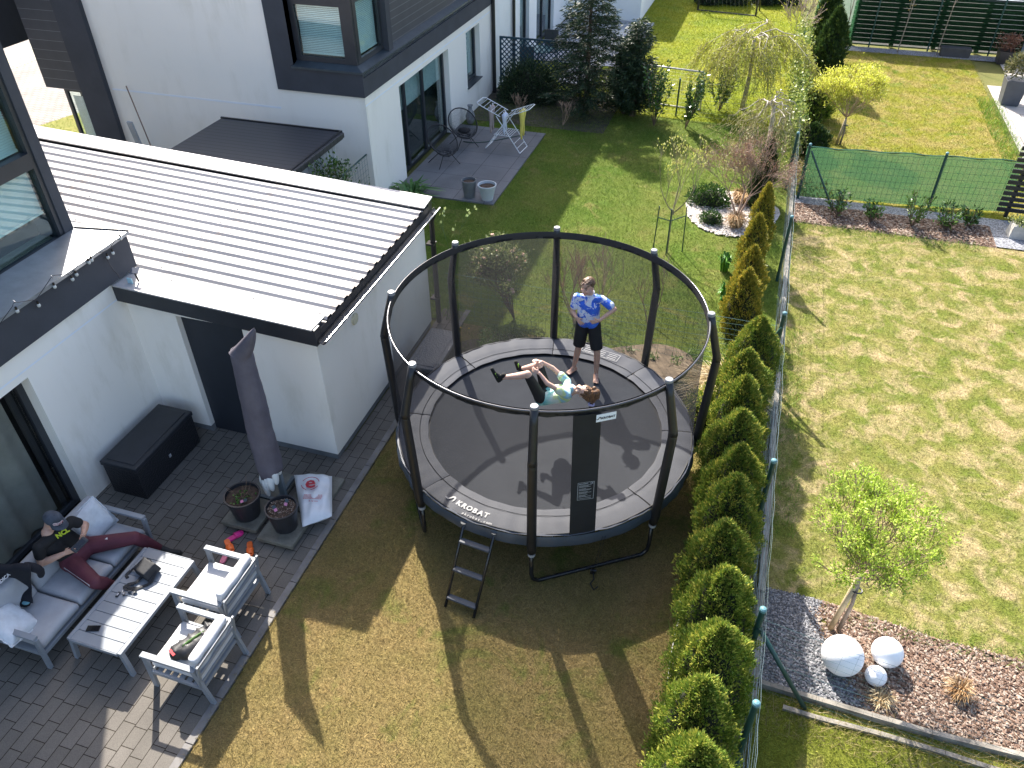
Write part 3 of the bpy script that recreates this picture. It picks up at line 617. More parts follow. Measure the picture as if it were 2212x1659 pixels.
mb = MB(); mb.quad((-7.797, -6, 2.30), (-7.797, 7.08, 2.30), (-7.797, 7.08, 2.325), (-7.797, -6, 2.325)); mb.build('groove', m_groove, house)
# ---------------------------------------------------------------- neighbour house
nb = thing('house', (-7.85, 14.8, 0), 'white neighbouring house with dark upper corner, corner window and glass patio door', 'house')
NX, NY = -7.85, 14.75
mb = MB(); HB = 2.5
wall_open(mb, 'X', NX-0.3, NX, NY, 22.95, 0.0, HB+0.3, [(16.42, 19.52, 0.0, 2.2), (20.85, 21.95, 0.78, 2.24)])
mb.bx(-14.4, NX-0.3, NY, NY+0.3, 0, 2.9).bx(-14.4, -9.8, NY, NY+0.3, 2.9, 6.4); mb.build('wall', m_wall, nb)
MB().bx(-14.3, -8.35, NY+0.3, 22.95, 0, 6.4).build('core', m_dark, nb)
MB().bx(-16.2, NX-0.05, NY-0.05, 23.0, 6.4, 6.48).build('roof', m_anth_met, nb)
MB().bx(-14.3, -9.9, NY-0.004, NY, 2.06, 2.10).bx(NX, NX+0.004, NY, 22.9, 2.30, 2.33).build('groove', m_groove, nb)
# dark upper part
FX = -9.86
mb = MB(); mb.bx(FX, NX+0.03, NY-0.05, NY+0.001, HB, 3.02).bx(NX-0.3, NX+0.03, NY+0.002, 22.97, HB, 2.78)
mb.bx(NX-0.001, NX+0.03, NY+0.002, 22.97, 2.78, 2.88)
mb.bx(FX, -9.38, NY-0.05, NY-0.001, 3.02, 6.4)
mb.build('band', m_anth, nb)
c1_ = onY(663, 124, 14.93); c2_ = onX(847, 92, -8.03)
WZ = 3.09
# window reveals and frames: front glass plane y=14.93, side glass plane x=-8.03
GY, GX = 14.90, -8.01
YS = onX(847, 92, NX-0.02).y
f = MB(); x0, x1 = -9.33, GX; fw = 0.07
zt0 = onY(650, 9, GY).z
f.bx(x0-0.05, x0+fw, GY-0.03, GY+0.03, WZ, 6.3); f.bx(x1-0.24, x1+0.02, GY-0.035, GY+0.03, WZ, 6.3); f.bx(x0+fw, x1-0.24, GY-0.03, GY+0.03, WZ, WZ+0.1); f.bx(x0+fw, x1-0.24, GY-0.03, GY+0.03, zt0, zt0+0.14)
yp = onX(819, 78, GX).y
f.bx(GX-0.03, GX+0.03, GY+0.03, GY+0.16, WZ, 6.3); f.bx(GX-0.03, GX+0.03, yp, yp+0.1, WZ, 6.3); f.bx(GX-0.03, GX+0.03, GY+0.16, yp, WZ, WZ+0.1)
zt1 = onX(749.9, 11.5, GX).z; f.bx(GX-0.03, GX+0.03, GY+0.16, yp, zt1, zt1+0.14)
cw = f.build('corner_window', m_frame, nb)
MB().bx(x0+fw, x1-0.24, GY+0.004, GY+0.012, WZ+0.1, zt0).bx(x0+fw, x1-0.24, GY+0.004, GY+0.012, zt0+0.14, 6.2).bx(GX-0.012, GX-0.004, GY+0.16, yp, WZ+0.1, zt1).bx(GX-0.012, GX-0.004, GY+0.16, yp, zt1+0.14, 6.2).build('pane', m_glass, cw)
blinds(cw, 'Y', GY+0.08, x0+fw, x1-0.24, WZ+0.13, zt0+0.02, 0.034, mat('blind_teal', (0.5, 0.6, 0.6), 0.6)); blinds(cw, 'X', GX-0.08, GY+0.17, yp, WZ+0.13, zt1+0.02, 0.034, mat('blind_teal', (0.5, 0.6, 0.6), 0.6))
MB().bx(-9.38, x0-0.05, NY-0.05, GY+0.03, 3.02, 6.4).build('reveal', m_anth, nb); MB().bx(GX-0.03, NX+0.0, yp+0.1, YS, 3.02, 6.4).build('reveal', m_anth, nb)
mb = MB(); zl = 3.02
mb.add([(-9.42, NY-0.09, zl), (NX+0.07, NY-0.09, zl), (GX, GY-0.04, zl+0.07), (-9.38, GY-0.04, zl+0.07)], [(0, 1, 2, 3)])
mb.add([(NX+0.07, NY-0.09, zl), (NX+0.07, 23.0, zl-0.0), (GX, 23.0, zl+0.07), (GX, GY-0.04, zl+0.07)], [(0, 1, 2, 3)])
mb.bx(-9.42, NX+0.07, NY-0.09, NY-0.08, zl-0.04, zl-0.001).bx(NX+0.06, NX+0.07, NY-0.08, 23.0, zl-0.04, zl-0.001)
mb.build('ledge', mat('ledge_dark', (0.075, 0.095, 0.11), 0.4, 0.1, metal=0.5), nb)
def cladding(name, c=(0.05, 0.053, 0.064), pitch=0.155, z0=0):
    m, n, l, b = new_mat(name); w = opos(n, l, kind='World'); sp = n.new('ShaderNodeSeparateXYZ'); l.new(w, sp.inputs[0])
    a = n.new('ShaderNodeMath'); a.operation = 'ADD'; l.new(sp.outputs[2], a.inputs[0]); a.inputs[1].default_value = 10*pitch-z0
    q = n.new('ShaderNodeMath'); q.operation = 'MODULO'; l.new(a.outputs[0], q.inputs[0]); q.inputs[1].default_value = pitch
    t = n.new('ShaderNodeMath'); t.operation = 'LESS_THAN'; l.new(q.outputs[0], t.inputs[0]); t.inputs[1].default_value = 0.010
    k = mix_rgb(n, l, t.outputs[0], c, (0.15, 0.155, 0.17)); f = noise(n, l, 3, 4, w); k = mix_rgb(n, l, 1.0, k, ramp(n, l, f, 0.3, 0.7, (0.9,)*3, (1.1,)*3), 'MULTIPLY')
    l.new(k, b.inputs['Base Color']); b.inputs['Roughness'].default_value = 0.6; return m
m_clad = cladding('board_cladding')
MB().bx(NX-0.35, GX+0.03, YS, 22.97, 3.02, 6.4).build('cladding', m_clad, nb)
# left end: pilaster, boarded box, window
MB().bx(-15.12, -14.38, NY-0.12, NY+0.3, 0, 6.4).build('pilaster', m_anth, nb)
MB().bx(-16.15, -15.13, NY-0.08, NY+2, 1.98, 6.4).build('board_box', cladding('board_cladding_wide', pitch=0.215, z0=0.05), nb)
MB().bx(-15.6, -15.13, NY+0.3, NY+2, 0, 1.97).build('side_wall', m_dark, nb)
window_y(nb, NY+0.06, -15.76, -15.12, 0.35, 1.98, 0.08, blind=(0.5, 1.75))
MB().bx(-15.76, -15.12, NY, NY+0.12, 0, 0.35).build('sill_panel', m_frame, nb)
# patio door and small window
pd = window_x(nb, NX-0.18, 16.42, 19.52, 0.02, 2.2, 0.08, blind=(1.45, 2.1), name='patio_door', mull=(17.0, 18.1))
window_x(nb, NX-0.18, 20.85, 21.95, 0.80, 2.24, 0.08, blind=(0.95, 2.1), name='window')
MB().bx(NX-0.15, NX+0.05, 20.82, 21.98, 0.765, 0.79).build('sill', m_anth_met, nb)
mb = MB(); mb.tube((NX+0.07, 22.98, 0), (NX+0.07, 22.98, 6.4), 0.055, n=12); mb.build('downpipe', m_black, nb, smooth=False)
# ---------------------------------------------------------------- next house
nh = thing('house', (-7.8, 23.1, 0), 'white terraced house behind the blue lattice with a projecting corner wing', 'house')
d0 = onX(1159, 40, -7.85).y; d1 = onX(1196, 30, -7.85).y
e0 = onX(1118, 40, -7.85).y; e1 = onX(1132, 40, -7.85).y
mb = MB(); wall_open(mb, 'X', -8.15, -7.85, 23.1, 32.3, 0, 6.4, [(e0+0.25, e1+0.6, 0, 2.3), (d0, d1, 0.0, 2.3)]); mb.bx(-8.15, -4.98, 32.32, 40.4, 0, 2.55).bx(-8.15, -4.98, 40.4, 50, 0, 6.2)
mb.build('wall', m_render, nh)
MB().bx(-12, -8.4, 23.1, 40.3, 0, 6.4).build('core', m_dark, nh)
window_x(nh, -8.0, d0, d1, 0.02, 2.3, 0.08, name='patio_door', mull=((d0+d1)/2,), blind=(1.5, 2.2)); window_x(nh, -8.0, e0+0.25, e1+0.6, 0.02, 2.3, 0.08, name='window', blind=(1.0, 2.2))
MB().tube((-7.78, onX(1110, 40, -7.78).y, 0), (-7.78, onX(1110, 40, -7.78).y, 6.4), 0.05, n=10).build('downpipe', m_black, nh)
# ---------------------------------------------------------------- shed
sh = thing('garden_shed', (-8.2, 12.6, 0), 'small garden shed with dark boarded roof and pale grey plank wall', 'shed')
sx0, sx1, sy0, sy1, sz = -10.85, -8.02, 11.5, 13.72, 2.08
A1, A2, A3, A4 = G(478, 254, 2.1), G(705, 309, 2.1), G(623, 380, 2.1), G(353, 330, 2.1)
def shed_roof():
    m, n, l, b = new_mat('shed_boards'); w = opos(n, l, kind='World'); sp = n.new('ShaderNodeSeparateXYZ'); l.new(w, sp.inputs[0])
    q = n.new('ShaderNodeMath'); q.operation = 'MODULO'; l.new(sp.outputs[1], q.inputs[0]); q.inputs[1].default_value = 0.145
    t = n.new('ShaderNodeMath'); t.operation = 'LESS_THAN'; l.new(q.outputs[0], t.inputs[0]); t.inputs[1].default_value = 0.018
    k = mix_rgb(n, l, t.outputs[0], (0.045, 0.045, 0.05), (0.012, 0.012, 0.012)); l.new(k, b.inputs['Base Color']); b.inputs['Roughness'].default_value = 0.5; return m
MB().bx(A4.x, A3.x+0.0, A3.y+0.02, A1.y-0.02, 2.0, 2.1).build('roof', shed_roof(), sh, bevel=0.01)
MB().bx(A4.x-0.02, A2.x+0.02, A3.y-0.02, A3.y+0.02, 1.98, 2.12).bx(A2.x-0.02, A2.x+0.02, A3.y, A1.y, 1.95, 2.12).bx(A4.x-0.02, A2.x+0.02, A1.y-0.02, A1.y+0.02, 1.98, 2.12).build('roof_trim', m_black, sh)
mb = MB(); y = A3.y+0.1; i = 0
while y < A1.y-0.15:
    mb.bx(A2.x-0.14, A2.x-0.12+0.004*(i % 2), y+0.004, y+0.12, 0, 1.97); y += 0.125; i += 1
mb.build('plank_wall', mat('pale_planks', (0.34, 0.35, 0.37), 0.8, 0.15, 4), sh)
MB().bx(A4.x+0.1, A2.x-0.16, A3.y+0.1, A1.y-0.1, 0, 1.97).build('wall', mat('pale_planks2', (0.30, 0.31, 0.33), 0.8, 0.15, 4), sh)
# dark mass over the drive, made a thin raised slab to keep pavers sunlit
zz_ = (onX(0, 107, -17.6).z+onX(97, 73, -17.6).z)/2
MB().bx(-18.1, -17.6, 12.5, 36, zz_, 6.4).bx(-17.6, -16.0, 24, 30, 0, 6.4).build('raised_dark_slab', mat('far_dark_wall', (0.030, 0.036, 0.05), 0.85, 0.1, 2), nb)
# ================================================================ trampoline
TC = Vector((-2.01, 7.80, 0)); PZ = 0.86
tr = thing('trampoline', TC, 'large round black trampoline with safety net, eight padded poles and grey edge pads', 'trampoline')
m_pad = mat('pad_grey', (0.122, 0.128, 0.145), 0.6, 0.06, 3, bmp=0.35, bscale=7, spec=0.22)
m_skirt = mat('pad_skirt', (0.05, 0.065, 0.085), 0.38, 0.1, 4, bmp=0.3, bscale=10)
m_sleeve = mat('pole_sleeve', (0.016, 0.016, 0.018), 0.42, 0.15, 5, bmp=0.5, bscale=18)
m_tube = mat('black_tube', (0.015, 0.015, 0.017), 0.25, 0.1, spec=0.6)
m_band = mat('black_band', (0.014, 0.014, 0.016), 0.6, 0.1, bmp=0.3, bscale=30)
m_cap = mat('pole_cap', (0.2, 0.205, 0.215), 0.4, 0.1)
m_silver = mat('silver_tube', (0.65, 0.66, 0.68), 0.25, 0.05, metal=0.9)
def matmesh():
    m, n, l, b = new_mat('jump_mat'); v = opos(n, l, kind='World'); f = noise(n, l, 170, 3, v, 0.7); a = noise(n, l, 2.2, 5, v, 0.6, 0.5)
    wv = n.new('ShaderNodeTexWave'); wv.inputs['Scale'].default_value = 90; wv.inputs['Distortion'].default_value = 3.0; wv.inputs['Detail'].default_value = 2; l.new(v, wv.inputs['Vector'])
    k = mix_rgb(n, l, ramp(n, l, a, 0.3, 0.75), (0.034, 0.038, 0.046), (0.048, 0.053, 0.062)); k = mix_rgb(n, l, ramp(n, l, f, 0.5, 0.85), k, (0.085, 0.09, 0.10))
    k = mix_rgb(n, l, 0.02, k, wv.outputs[0]); k = mix_rgb(n, l, 0.5, k, mix_rgb(n, l, 0.0, k, k))
    l.new(k, b.inputs['Base Color']); b.inputs['Roughness'].default_value = 0.8; b.inputs['Specular IOR Level'].default_value = 0.12; bump(n, l, b, f, 0.3, 0.002); return m
def netmat(name, cover, col):
    m, n, l, b = new_mat(name); n.remove(b)
    t = n.new('ShaderNodeBsdfTransparent'); d = n.new('ShaderNodeBsdfDiffuse'); d.inputs[0].default_value = rgba(col)
    tl = n.new('ShaderNodeBsdfTranslucent'); tl.inputs[0].default_value = rgba(col); m2 = n.new('ShaderNodeMixShader'); m2.inputs[0].default_value = 0.35
    l.new(d.outputs[0], m2.inputs[1]); l.new(tl.outputs[0], m2.inputs[2])
    ms = n.new('ShaderNodeMixShader'); ms.inputs[0].default_value = cover; l.new(t.outputs[0], ms.inputs[1]); l.new(m2.outputs[0], ms.inputs[2])
    l.new(ms.outputs[0], n['Material Output'].inputs[0]); return m
tops = [(979, 526), (1203, 498), (1409, 548), (1533, 683), (1449, 829), (1155, 878), (900, 788), (843, 637)]
ang = []
for q in tops:
    g = G(q[0], q[1], 2.78); ang.append(math.atan2(g.y-TC.y, g.x-TC.x))
def pol(r, a, z): return Vector((TC.x+r*math.cos(a), TC.y+r*math.sin(a), z))
# jumping mat, frame ring, springs edge
RM = 1.74
N = 96
mb = MB(); vs = [(TC.x, TC.y, 0.835)]; fs = []
for j, rr in enumerate((0.4, 0.8, 1.2, RM)):
    for i in range(N): vs.append(pol(rr, 2*math.pi*i/N, 0.835+0.006*(rr/RM)**2))
for i in range(N): fs.append((0, 1+i, 1+(i+1) % N))
for j in range(3):
    for i in range(N): fs.append((1+j*N+i, 1+(j+1)*N+i, 1+(j+1)*N+(i+1) % N, 1+j*N+(i+1) % N))
mb.add(vs, fs); jm = mb.build('jumping_mat', matmesh(), tr, smooth=True)
mb = MB(); vs = []
for i in range(N): a = 2*math.pi*i/N; vs += [pol(1.575, a, 0.8445), pol(1.66, a, 0.8445)]
mb.add(vs, [(2*i, 2*i+1, (2*i+3) % (2*N), (2*i+2) % (2*N)) for i in range(N)]); mb.build('hem_gap_shade', m_band, jm)  # black hem band, also paints the dark gap under the pad edge
mb = MB(); mb.path([pol(2.0, 2*math.pi*i/N, 0.80) for i in range(N)], 0.026, 8, closed=True); mb.build('frame_ring', m_silver, tr, smooth=True)
mb = MB()
for i in range(88):
    a = 2*math.pi*(i+.5)/88; mb.tube(pol(RM, a, 0.83), pol(1.98, a, 0.80), 0.009, n=5)
mb.build('springs', m_silver, tr)
# pads: a ring of sewn sections, wavy like filled vinyl, with outer skirt
secs = 16; a0 = ang[5]
for sgi in range(8):
    mb = MB(); A0 = a0+sgi*math.pi/4; nA, nR = 28, 7; vs = []
    for i in range(nA+1):
        t = i/nA; a = A0+t*(math.pi/4-0.006)+0.003
        wob = 0.004*math.sin(t*17+sgi*2.1)+0.0025*math.sin(t*41+sgi)
        seam = -0.012 if (i in (0, nA)) else 0
        for j in range(nR+1):
            s = j/nR; r = 1.59+0.42*s
            z = PZ+0.022+0.012*math.sin(math.pi*min(1, s*1.02))**0.6 + wob*(0.4+s)*(1 if j else 0) + seam*0.6 - (0.010 if j == 2 else 0) - 0.005*(1-s)**3
            rr = r+(0.004*math.sin(t*23+sgi*3) if j in (0, nR) else 0)
            vs.append(pol(rr, a, z))
    W = nR+1; mb.add(vs, [(i*W+j, (i+1)*W+j, (i+1)*W+j+1, i*W+j+1)[::-1] for i in range(nA) for j in range(nR)])
    pd_ = mb.build('edge_pad', m_pad, tr, smooth=True)
    mb = MB(); vs = []
    for i in range(nA+1):
        t = i/nA; a = A0+t*math.pi/4; w_ = 0.012*math.sin(t*19+sgi*1.7)+0.008*math.sin(t*47)
        vs += [pol(2.012, a, PZ+0.004), pol(2.035+w_*0.5, a, PZ-0.05), pol(2.03+w_, a, PZ-0.145+w_)]
    mb.add(vs, [(i*3+j, i*3+j+1, (i+1)*3+j+1, (i+1)*3+j)[::-1] for i in range(nA) for j in range(2)])
    mb.build('pad_skirt', m_skirt, tr, smooth=True)
    mb = MB(); mb.path([pol(1.705, A0+math.pi/4*i/28, PZ+0.0285+0.004*math.sin((i/28)*17+sgi*2.1)) for i in range(29)], 0.004, 4); mb.path([pol(1.59, A0, PZ+0.017), pol(1.8, A0, PZ+0.028), pol(2.0, A0, PZ+0.020)], 0.005, 4)
    mb.build('seam', m_band, pd_)
# net foot strap and black sewn net bottom
mb = MB(); mb.path([pol(1.985, 2*math.pi*i/N, PZ+0.022+0.006*math.sin(i*.9)) for i in range(N)], 0.011, 5, closed=True); mb.build('net_strap', m_band, tr)
# poles
for i, a in enumerate(ang):
    b0, b1, b2, b3 = pol(2.035, a, 0.62), pol(2.055, a, 0.74), pol(2.115, a, 2.17), pol(1.955, a, 2.80)
    mb = MB(); mb.path([b0, b1, pol(2.085, a, 1.4), pol(2.117, a, 2.10), pol(2.112, a, 2.2)], [0.052, 0.058, 0.057, 0.054, 0.050], 14)
    pl_ = mb.build('pole', m_sleeve, tr, smooth=True, seg=1)
    MB().path([pol(2.118, a, 2.135), pol(2.11, a, 2.2), pol(2.0, a, 2.62), b3], [0.056, 0.051, 0.046, 0.045], 14).build('upper_sleeve', m_sleeve, pl_, smooth=True)
    MB().lathe(b3+Vector((0, 0, 0.0)), [(0.046, -0.01), (0.046, 0.022), (0.040, 0.03), (0.0, 0.031)], 20, cap1=False).build('cap', m_cap, pl_)
    MB().path([pol(2.035, a, 0.56), pol(2.036, a, 0.60)], 0.047, 12).build('clip', mat('clip_grey', (0.35, 0.35, 0.35), 0.5), pl_)
# U-shaped legs joining pairs of poles
pairs = [(5, 4), (6, 7), (0, 1), (2, 3)]
for (i, j) in pairs:
    p, q = pol(2.03, ang[i], 0.62), pol(2.03, ang[j], 0.62); p0, q0 = Vector((p.x, p.y, 0.035)), Vector((q.x, q.y, 0.035)); d = (q0-p0).normalized()
    pts = [p, p0+Vector((0, 0, 0.16)), p0+Vector((0, 0, 0.06))+d*0.02, p0+d*0.09, p0+d*0.16, q0-d*0.16, q0-d*0.09, q0+Vector((0, 0, 0.06))-d*0.02, q0+Vector((0, 0, 0.16)), q]
    MB().path(pts, 0.026, 10).build('leg_frame', m_tube, tr, smooth=True)
# top ring tube and cloth band
mb = MB(); rt = 1.945; ZT = 2.745
mb.path([pol(rt, 2*math.pi*i/N, ZT) for i in range(N)], 0.013, 8, closed=True); mb.build('top_ring', mat('ring_tube', (0.10, 0.10, 0.11), 0.25, metal=0.5), tr, smooth=True)
mb = MB(); vs = []
for i in range(N*2):
    a = math.pi*i/N; w_ = 0.004*math.sin(i*0.9)+0.003*math.sin(i*2.3)
    vs += [pol(rt-0.012, a, ZT+0.02), pol(rt-0.024+w_, a, ZT-0.025), pol(rt-0.020-w_, a, ZT-0.085+w_)]
n2 = N*2; mb.add(vs, [(i*3+j, ((i+1) % n2)*3+j, ((i+1) % n2)*3+j+1, i*3+j+1) for i in range(n2) for j in range(2)])
mb.build('net_band', m_band, tr, smooth=True)
# net
m_net = netmat('net', 0.56, (0.040, 0.040, 0.043))
mb = MB(); vs = []
nz = 6
for i in range(N):
    a = 2*math.pi*i/N
    for j in range(nz+1):
        t = j/nz; r = 1.985*(1-t)+1.925*t - 0.012*math.sin(t*math.pi) + 0.004*math.sin(i*1.3+j); vs.append(pol(r, a, PZ+0.02+(ZT-0.07-PZ)*t))
W = nz+1; mb.add(vs, [(i*W+j, ((i+1) % N)*W+j, ((i+1) % N)*W+j+1, i*W+j+1) for i in range(N) for j in range(nz)])
mb.build('safety_net', m_net, tr, smooth=True)
# door strip in the net with the printed care label
gL, gR = G(1247, 897, 2.66), G(1287, 890, 2.66)
aL = math.atan2(gL.y-TC.y, gL.x-TC.x); aR = math.atan2(gR.y-TC.y, gR.x-TC.x); aL, aR = min(aL, aR), max(aL, aR)
mid = (aL+aR)/2; aL, aR = mid-0.078, mid+0.078
mb = MB(); vs = []
for t in (0, 1):
    for k in range(5):
        a = aL+(aR-aL)*k/4+0.002*0; r = (1.992 if t == 0 else 1.933)+0.008; vs.append(pol(r, a+(0.012 if t == 0 else 0), PZ-0.03 if t == 0 else ZT-0.07))
mb.add(vs, [(k, k+1, 5+k+1, 5+k) for k in range(4)])
st = mb.build('door_strip', mat('strip_black', (0.012, 0.012, 0.013), 0.8), tr, sol=0.004)
m_white = mat('print_white', (0.5, 0.5, 0.5), 0.5, 0.02); m_whited = mat('print_grey', (0.42, 0.43, 0.44), 0.6, 0.02)
def strip_frame(u, h):
    a = aL+(aR-aL)*u; r = 1.992*(1-h)+1.933*h+0.014; o = pol(r, a+0.012*(1-h), PZ+(ZT-PZ)*h)
    x = Vector((-math.sin(mid), math.cos(mid), 0)); up = (pol(1.933, mid, ZT)-pol(1.992, mid+0.012, PZ)).normalized(); return frame(o, x, up)
F_ = strip_frame(0.55, 0.38); mb = MB()
def rectline(mb, F, x0, x1, y0, y1, t=0.004):
    for (a, b, c, d) in ((x0, x1, y0, y0+t), (x0, x1, y1-t, y1), (x0, x0+t, y0, y1), (x1-t, x1, y0, y1)):
        mb.add([F @ Vector((a, c, 0)), F @ Vector((b, c, 0)), F @ Vector((b, d, 0)), F @ Vector((a, d, 0))], [(0, 1, 2, 3)])
rectline(mb, F_, -0.095, 0.095, -0.135, 0.135)
for k in range(17):
    y = 0.085-k*0.0125
    if k % 4 == 3: continue
    L = random.uniform(0.08, 0.15); mb.add([F_ @ Vector((-0.08, y, 0)), F_ @ Vector((-0.08+L, y, 0)), F_ @ Vector((-0.08+L, y+0.004, 0)), F_ @ Vector((-0.08, y+0.004, 0))], [(0, 1, 2, 3)])
mb.build('care_label', m_whited, st)
text_mesh('care_label_heading', 'AKROBAT', 0.024, F_ @ Matrix.Translation((-0.03, 0.112, 0.001)), m_whited, st)
text_mesh('care_label_mark', 'CE', 0.03, F_ @ Matrix.Translation((0.065, 0.112, 0.001)), m_whited, st)
# white sign under the top ring
p1 = G(1290, 897, 2.68); a1 = math.atan2(p1.y-TC.y, p1.x-TC.x); p2 = G(1333, 887, 2.68); a2 = math.atan2(p2.y-TC.y, p2.x-TC.x)
am = (a1+a2)/2; Fs = frame(pol(1.955, am, 2.615), Vector((-math.sin(am), math.cos(am), 0)), Vector((0, 0, 1)))
hw = abs(a2-a1)*1.95/2
mb = MB(); mb.add([Fs @ Vector(v) for v in ((-hw, -0.05, 0), (hw, -0.05, 0), (hw, 0.05, 0), (-hw, 0.05, 0))], [(0, 1, 2, 3)])
sg = mb.build('name_sign', mat('sign_white', (0.78, 0.8, 0.84), 0.5, 0.02), tr, sol=0.003)
m_ink = mat('print_black', (0.02, 0.02, 0.03), 0.5)
text_mesh('sign_text', 'KROBAT', 0.040, Fs @ Matrix.Translation((0.022, -0.006, 0.004)), m_ink, sg, bold=0.0012)
def swoosh(F, s, m, parent, name='emblem'):
    mb = MB(); P = [(-1.0, -0.9), (-0.35, -0.9), (0.35, 0.35), (0.7, 0.35), (0.95, -0.9), (1.25, -0.2), (1.1, 0.6), (0.55, 0.95), (0.0, 0.6), (-0.5, -0.35), (-1.6, -0.5)]
    mb.add([F @ Vector((x*s, y*s, 0.004)) for x, y in P], [tuple(range(len(P)))]); return mb.build(name, m, parent)
swoosh(Fs @ Matrix.Translation((-0.082, 0, 0)), 0.020, m_ink, sg)
# lettering on the pad: reads upright from the outside, follows the rim
pa = G(1010, 1093, PZ+0.05); aa = math.atan2(pa.y-TC.y, pa.x-TC.x)
tang = Vector((-math.sin(aa), math.cos(aa), 0)); inw = -Vector((math.cos(aa), math.sin(aa), 0))
padobj = [o for o in bpy.data.objects if o.parent == tr and o.name.startswith('edge_pad')]
for k, chx in enumerate('KROBAT'):
    da = (k-2.0)*0.042+0.02; a = aa+da; Fp = frame(pol(1.86, a, PZ+0.041), Vector((-math.sin(a), math.cos(a), 0)), -Vector((math.cos(a), math.sin(a), 0)))
    text_mesh('pad_lettering', chx, 0.10, Fp, m_white, tr, bold=0.005)
a = aa-0.135; Fp = frame(pol(1.85, a, PZ+0.041), Vector((-math.sin(a), math.cos(a), 0)), -Vector((math.cos(a), math.sin(a), 0)))
swoosh(Fp, 0.05, m_white, tr, 'pad_emblem')
for k, chx in enumerate('akrobat.com'):
    a = aa+0.10+(k-5)*0.019; Fp = frame(pol(1.955, a, PZ+0.034), Vector((-math.sin(a), math.cos(a), 0)), -Vector((math.cos(a), math.sin(a), 0)))
    text_mesh('pad_lettering', chx, 0.055, Fp, m_white, tr, bold=0.001)
# warning print on the far pad
pa = G(1297, 763, PZ+0.04); aa = math.atan2(pa.y-TC.y, pa.x-TC.x); Fw = frame(pol(1.81, aa, PZ+0.042), Vector((-math.sin(aa), math.cos(aa), 0)), -Vector((math.cos(aa), math.sin(aa), 0)))
mb = MB(); rectline(mb, Fw, -0.30, 0.30, -0.085, 0.085, 0.008)
for k in range(3):
    for j in range(3): mb.add([Fw @ Vector((x, y, 0)) for x, y in ((-0.26+k*0.19, 0.045-j*0.045), (-0.12+k*0.19, 0.045-j*0.045), (-0.12+k*0.19, 0.057-j*0.045), (-0.26+k*0.19, 0.057-j*0.045))], [(0, 1, 2, 3)])
mb.build('warning_print', m_white, tr)
# vertical lettering low on the front pole
a = ang[5]; Fp = frame(pol(2.055+0.051, a, 0.98), Vector((0, 0, 1)), -Vector((-math.sin(a), math.cos(a), 0)))
text_mesh('pole_lettering', 'AKROBAT', 0.06, Fp, m_white, tr, bold=0.001)
# ladder
ld_ = thing('ladder', (-2.3, 5.2, 0), 'black three step ladder hooked on the trampoline rim', 'ladder')
feet = [G(962, 1311), G(1023, 1335)]; tp = [G(1002, 1128, 0.84), G(1068, 1150, 0.84)]
for f_, t_ in zip(feet, tp):
    MB().path([f_+Vector((0, 0, 0.0)), t_+Vector((0, 0, -0.02)), t_+Vector((0.0, 0.05, 0.01))], 0.019, 8).build('rail', m_tube, ld_, smooth=True)
    MB().path([t_+Vector((0, -0.012, -0.10)), t_+Vector((0, 0, 0.0))], [0.022, 0.04], 8).build('hook', mat('hook_grey', (0.06, 0.07, 0.08), 0.5), ld_)
for q, tt in ((0.13, 0), (0.46, 0), (0.79, 0)):
    a_ = feet[0].lerp(tp[0], q); b_ = feet[1].lerp(tp[1], q); MB().bar(a_, b_, 0.075, 0.03).build('step', mat('step_plastic', (0.06, 0.07, 0.085), 0.4), ld_, bevel=0.008)
# tie-down strap with ratchet
sp_ = thing('tie_down_strap', (-0.8, 6.0, 0), 'black ratchet strap hanging from the rim to the lawn', 'strap')
t0, t1 = G(1302, 1158, 0.78), G(1281, 1240, 0.02)
MB().bar(t0, t1+Vector((0, 0, 0.08)), 0.028, 0.004).bar(t0+Vector((0.03, 0, 0)), t1+Vector((0.03, 0.0, 0.1)), 0.02, 0.004).build('webbing', m_band, sp_)
MB().box(t1+Vector((0, 0, 0.05)), (0.06, 0.03, 0.11), (0.3, 0.2, 0.3)).tube(t1+Vector((-0.04, 0, 0.07)), t1+Vector((0.04, 0, 0.07)), 0.016).build('ratchet', m_tube, sp_, bevel=0.004)
e_ = [t1+Vector((0.0, 0, 0.02)), t1+Vector((0.03, -0.08, 0.012)), t1+Vector((0.0, -0.16, 0.012)), t1+Vector((0.06, -0.24, 0.012)), t1+Vector((0.1, -0.18, 0.012))]
MB().path(e_, 0.009, 5).build('loose_end', m_band, sp_)
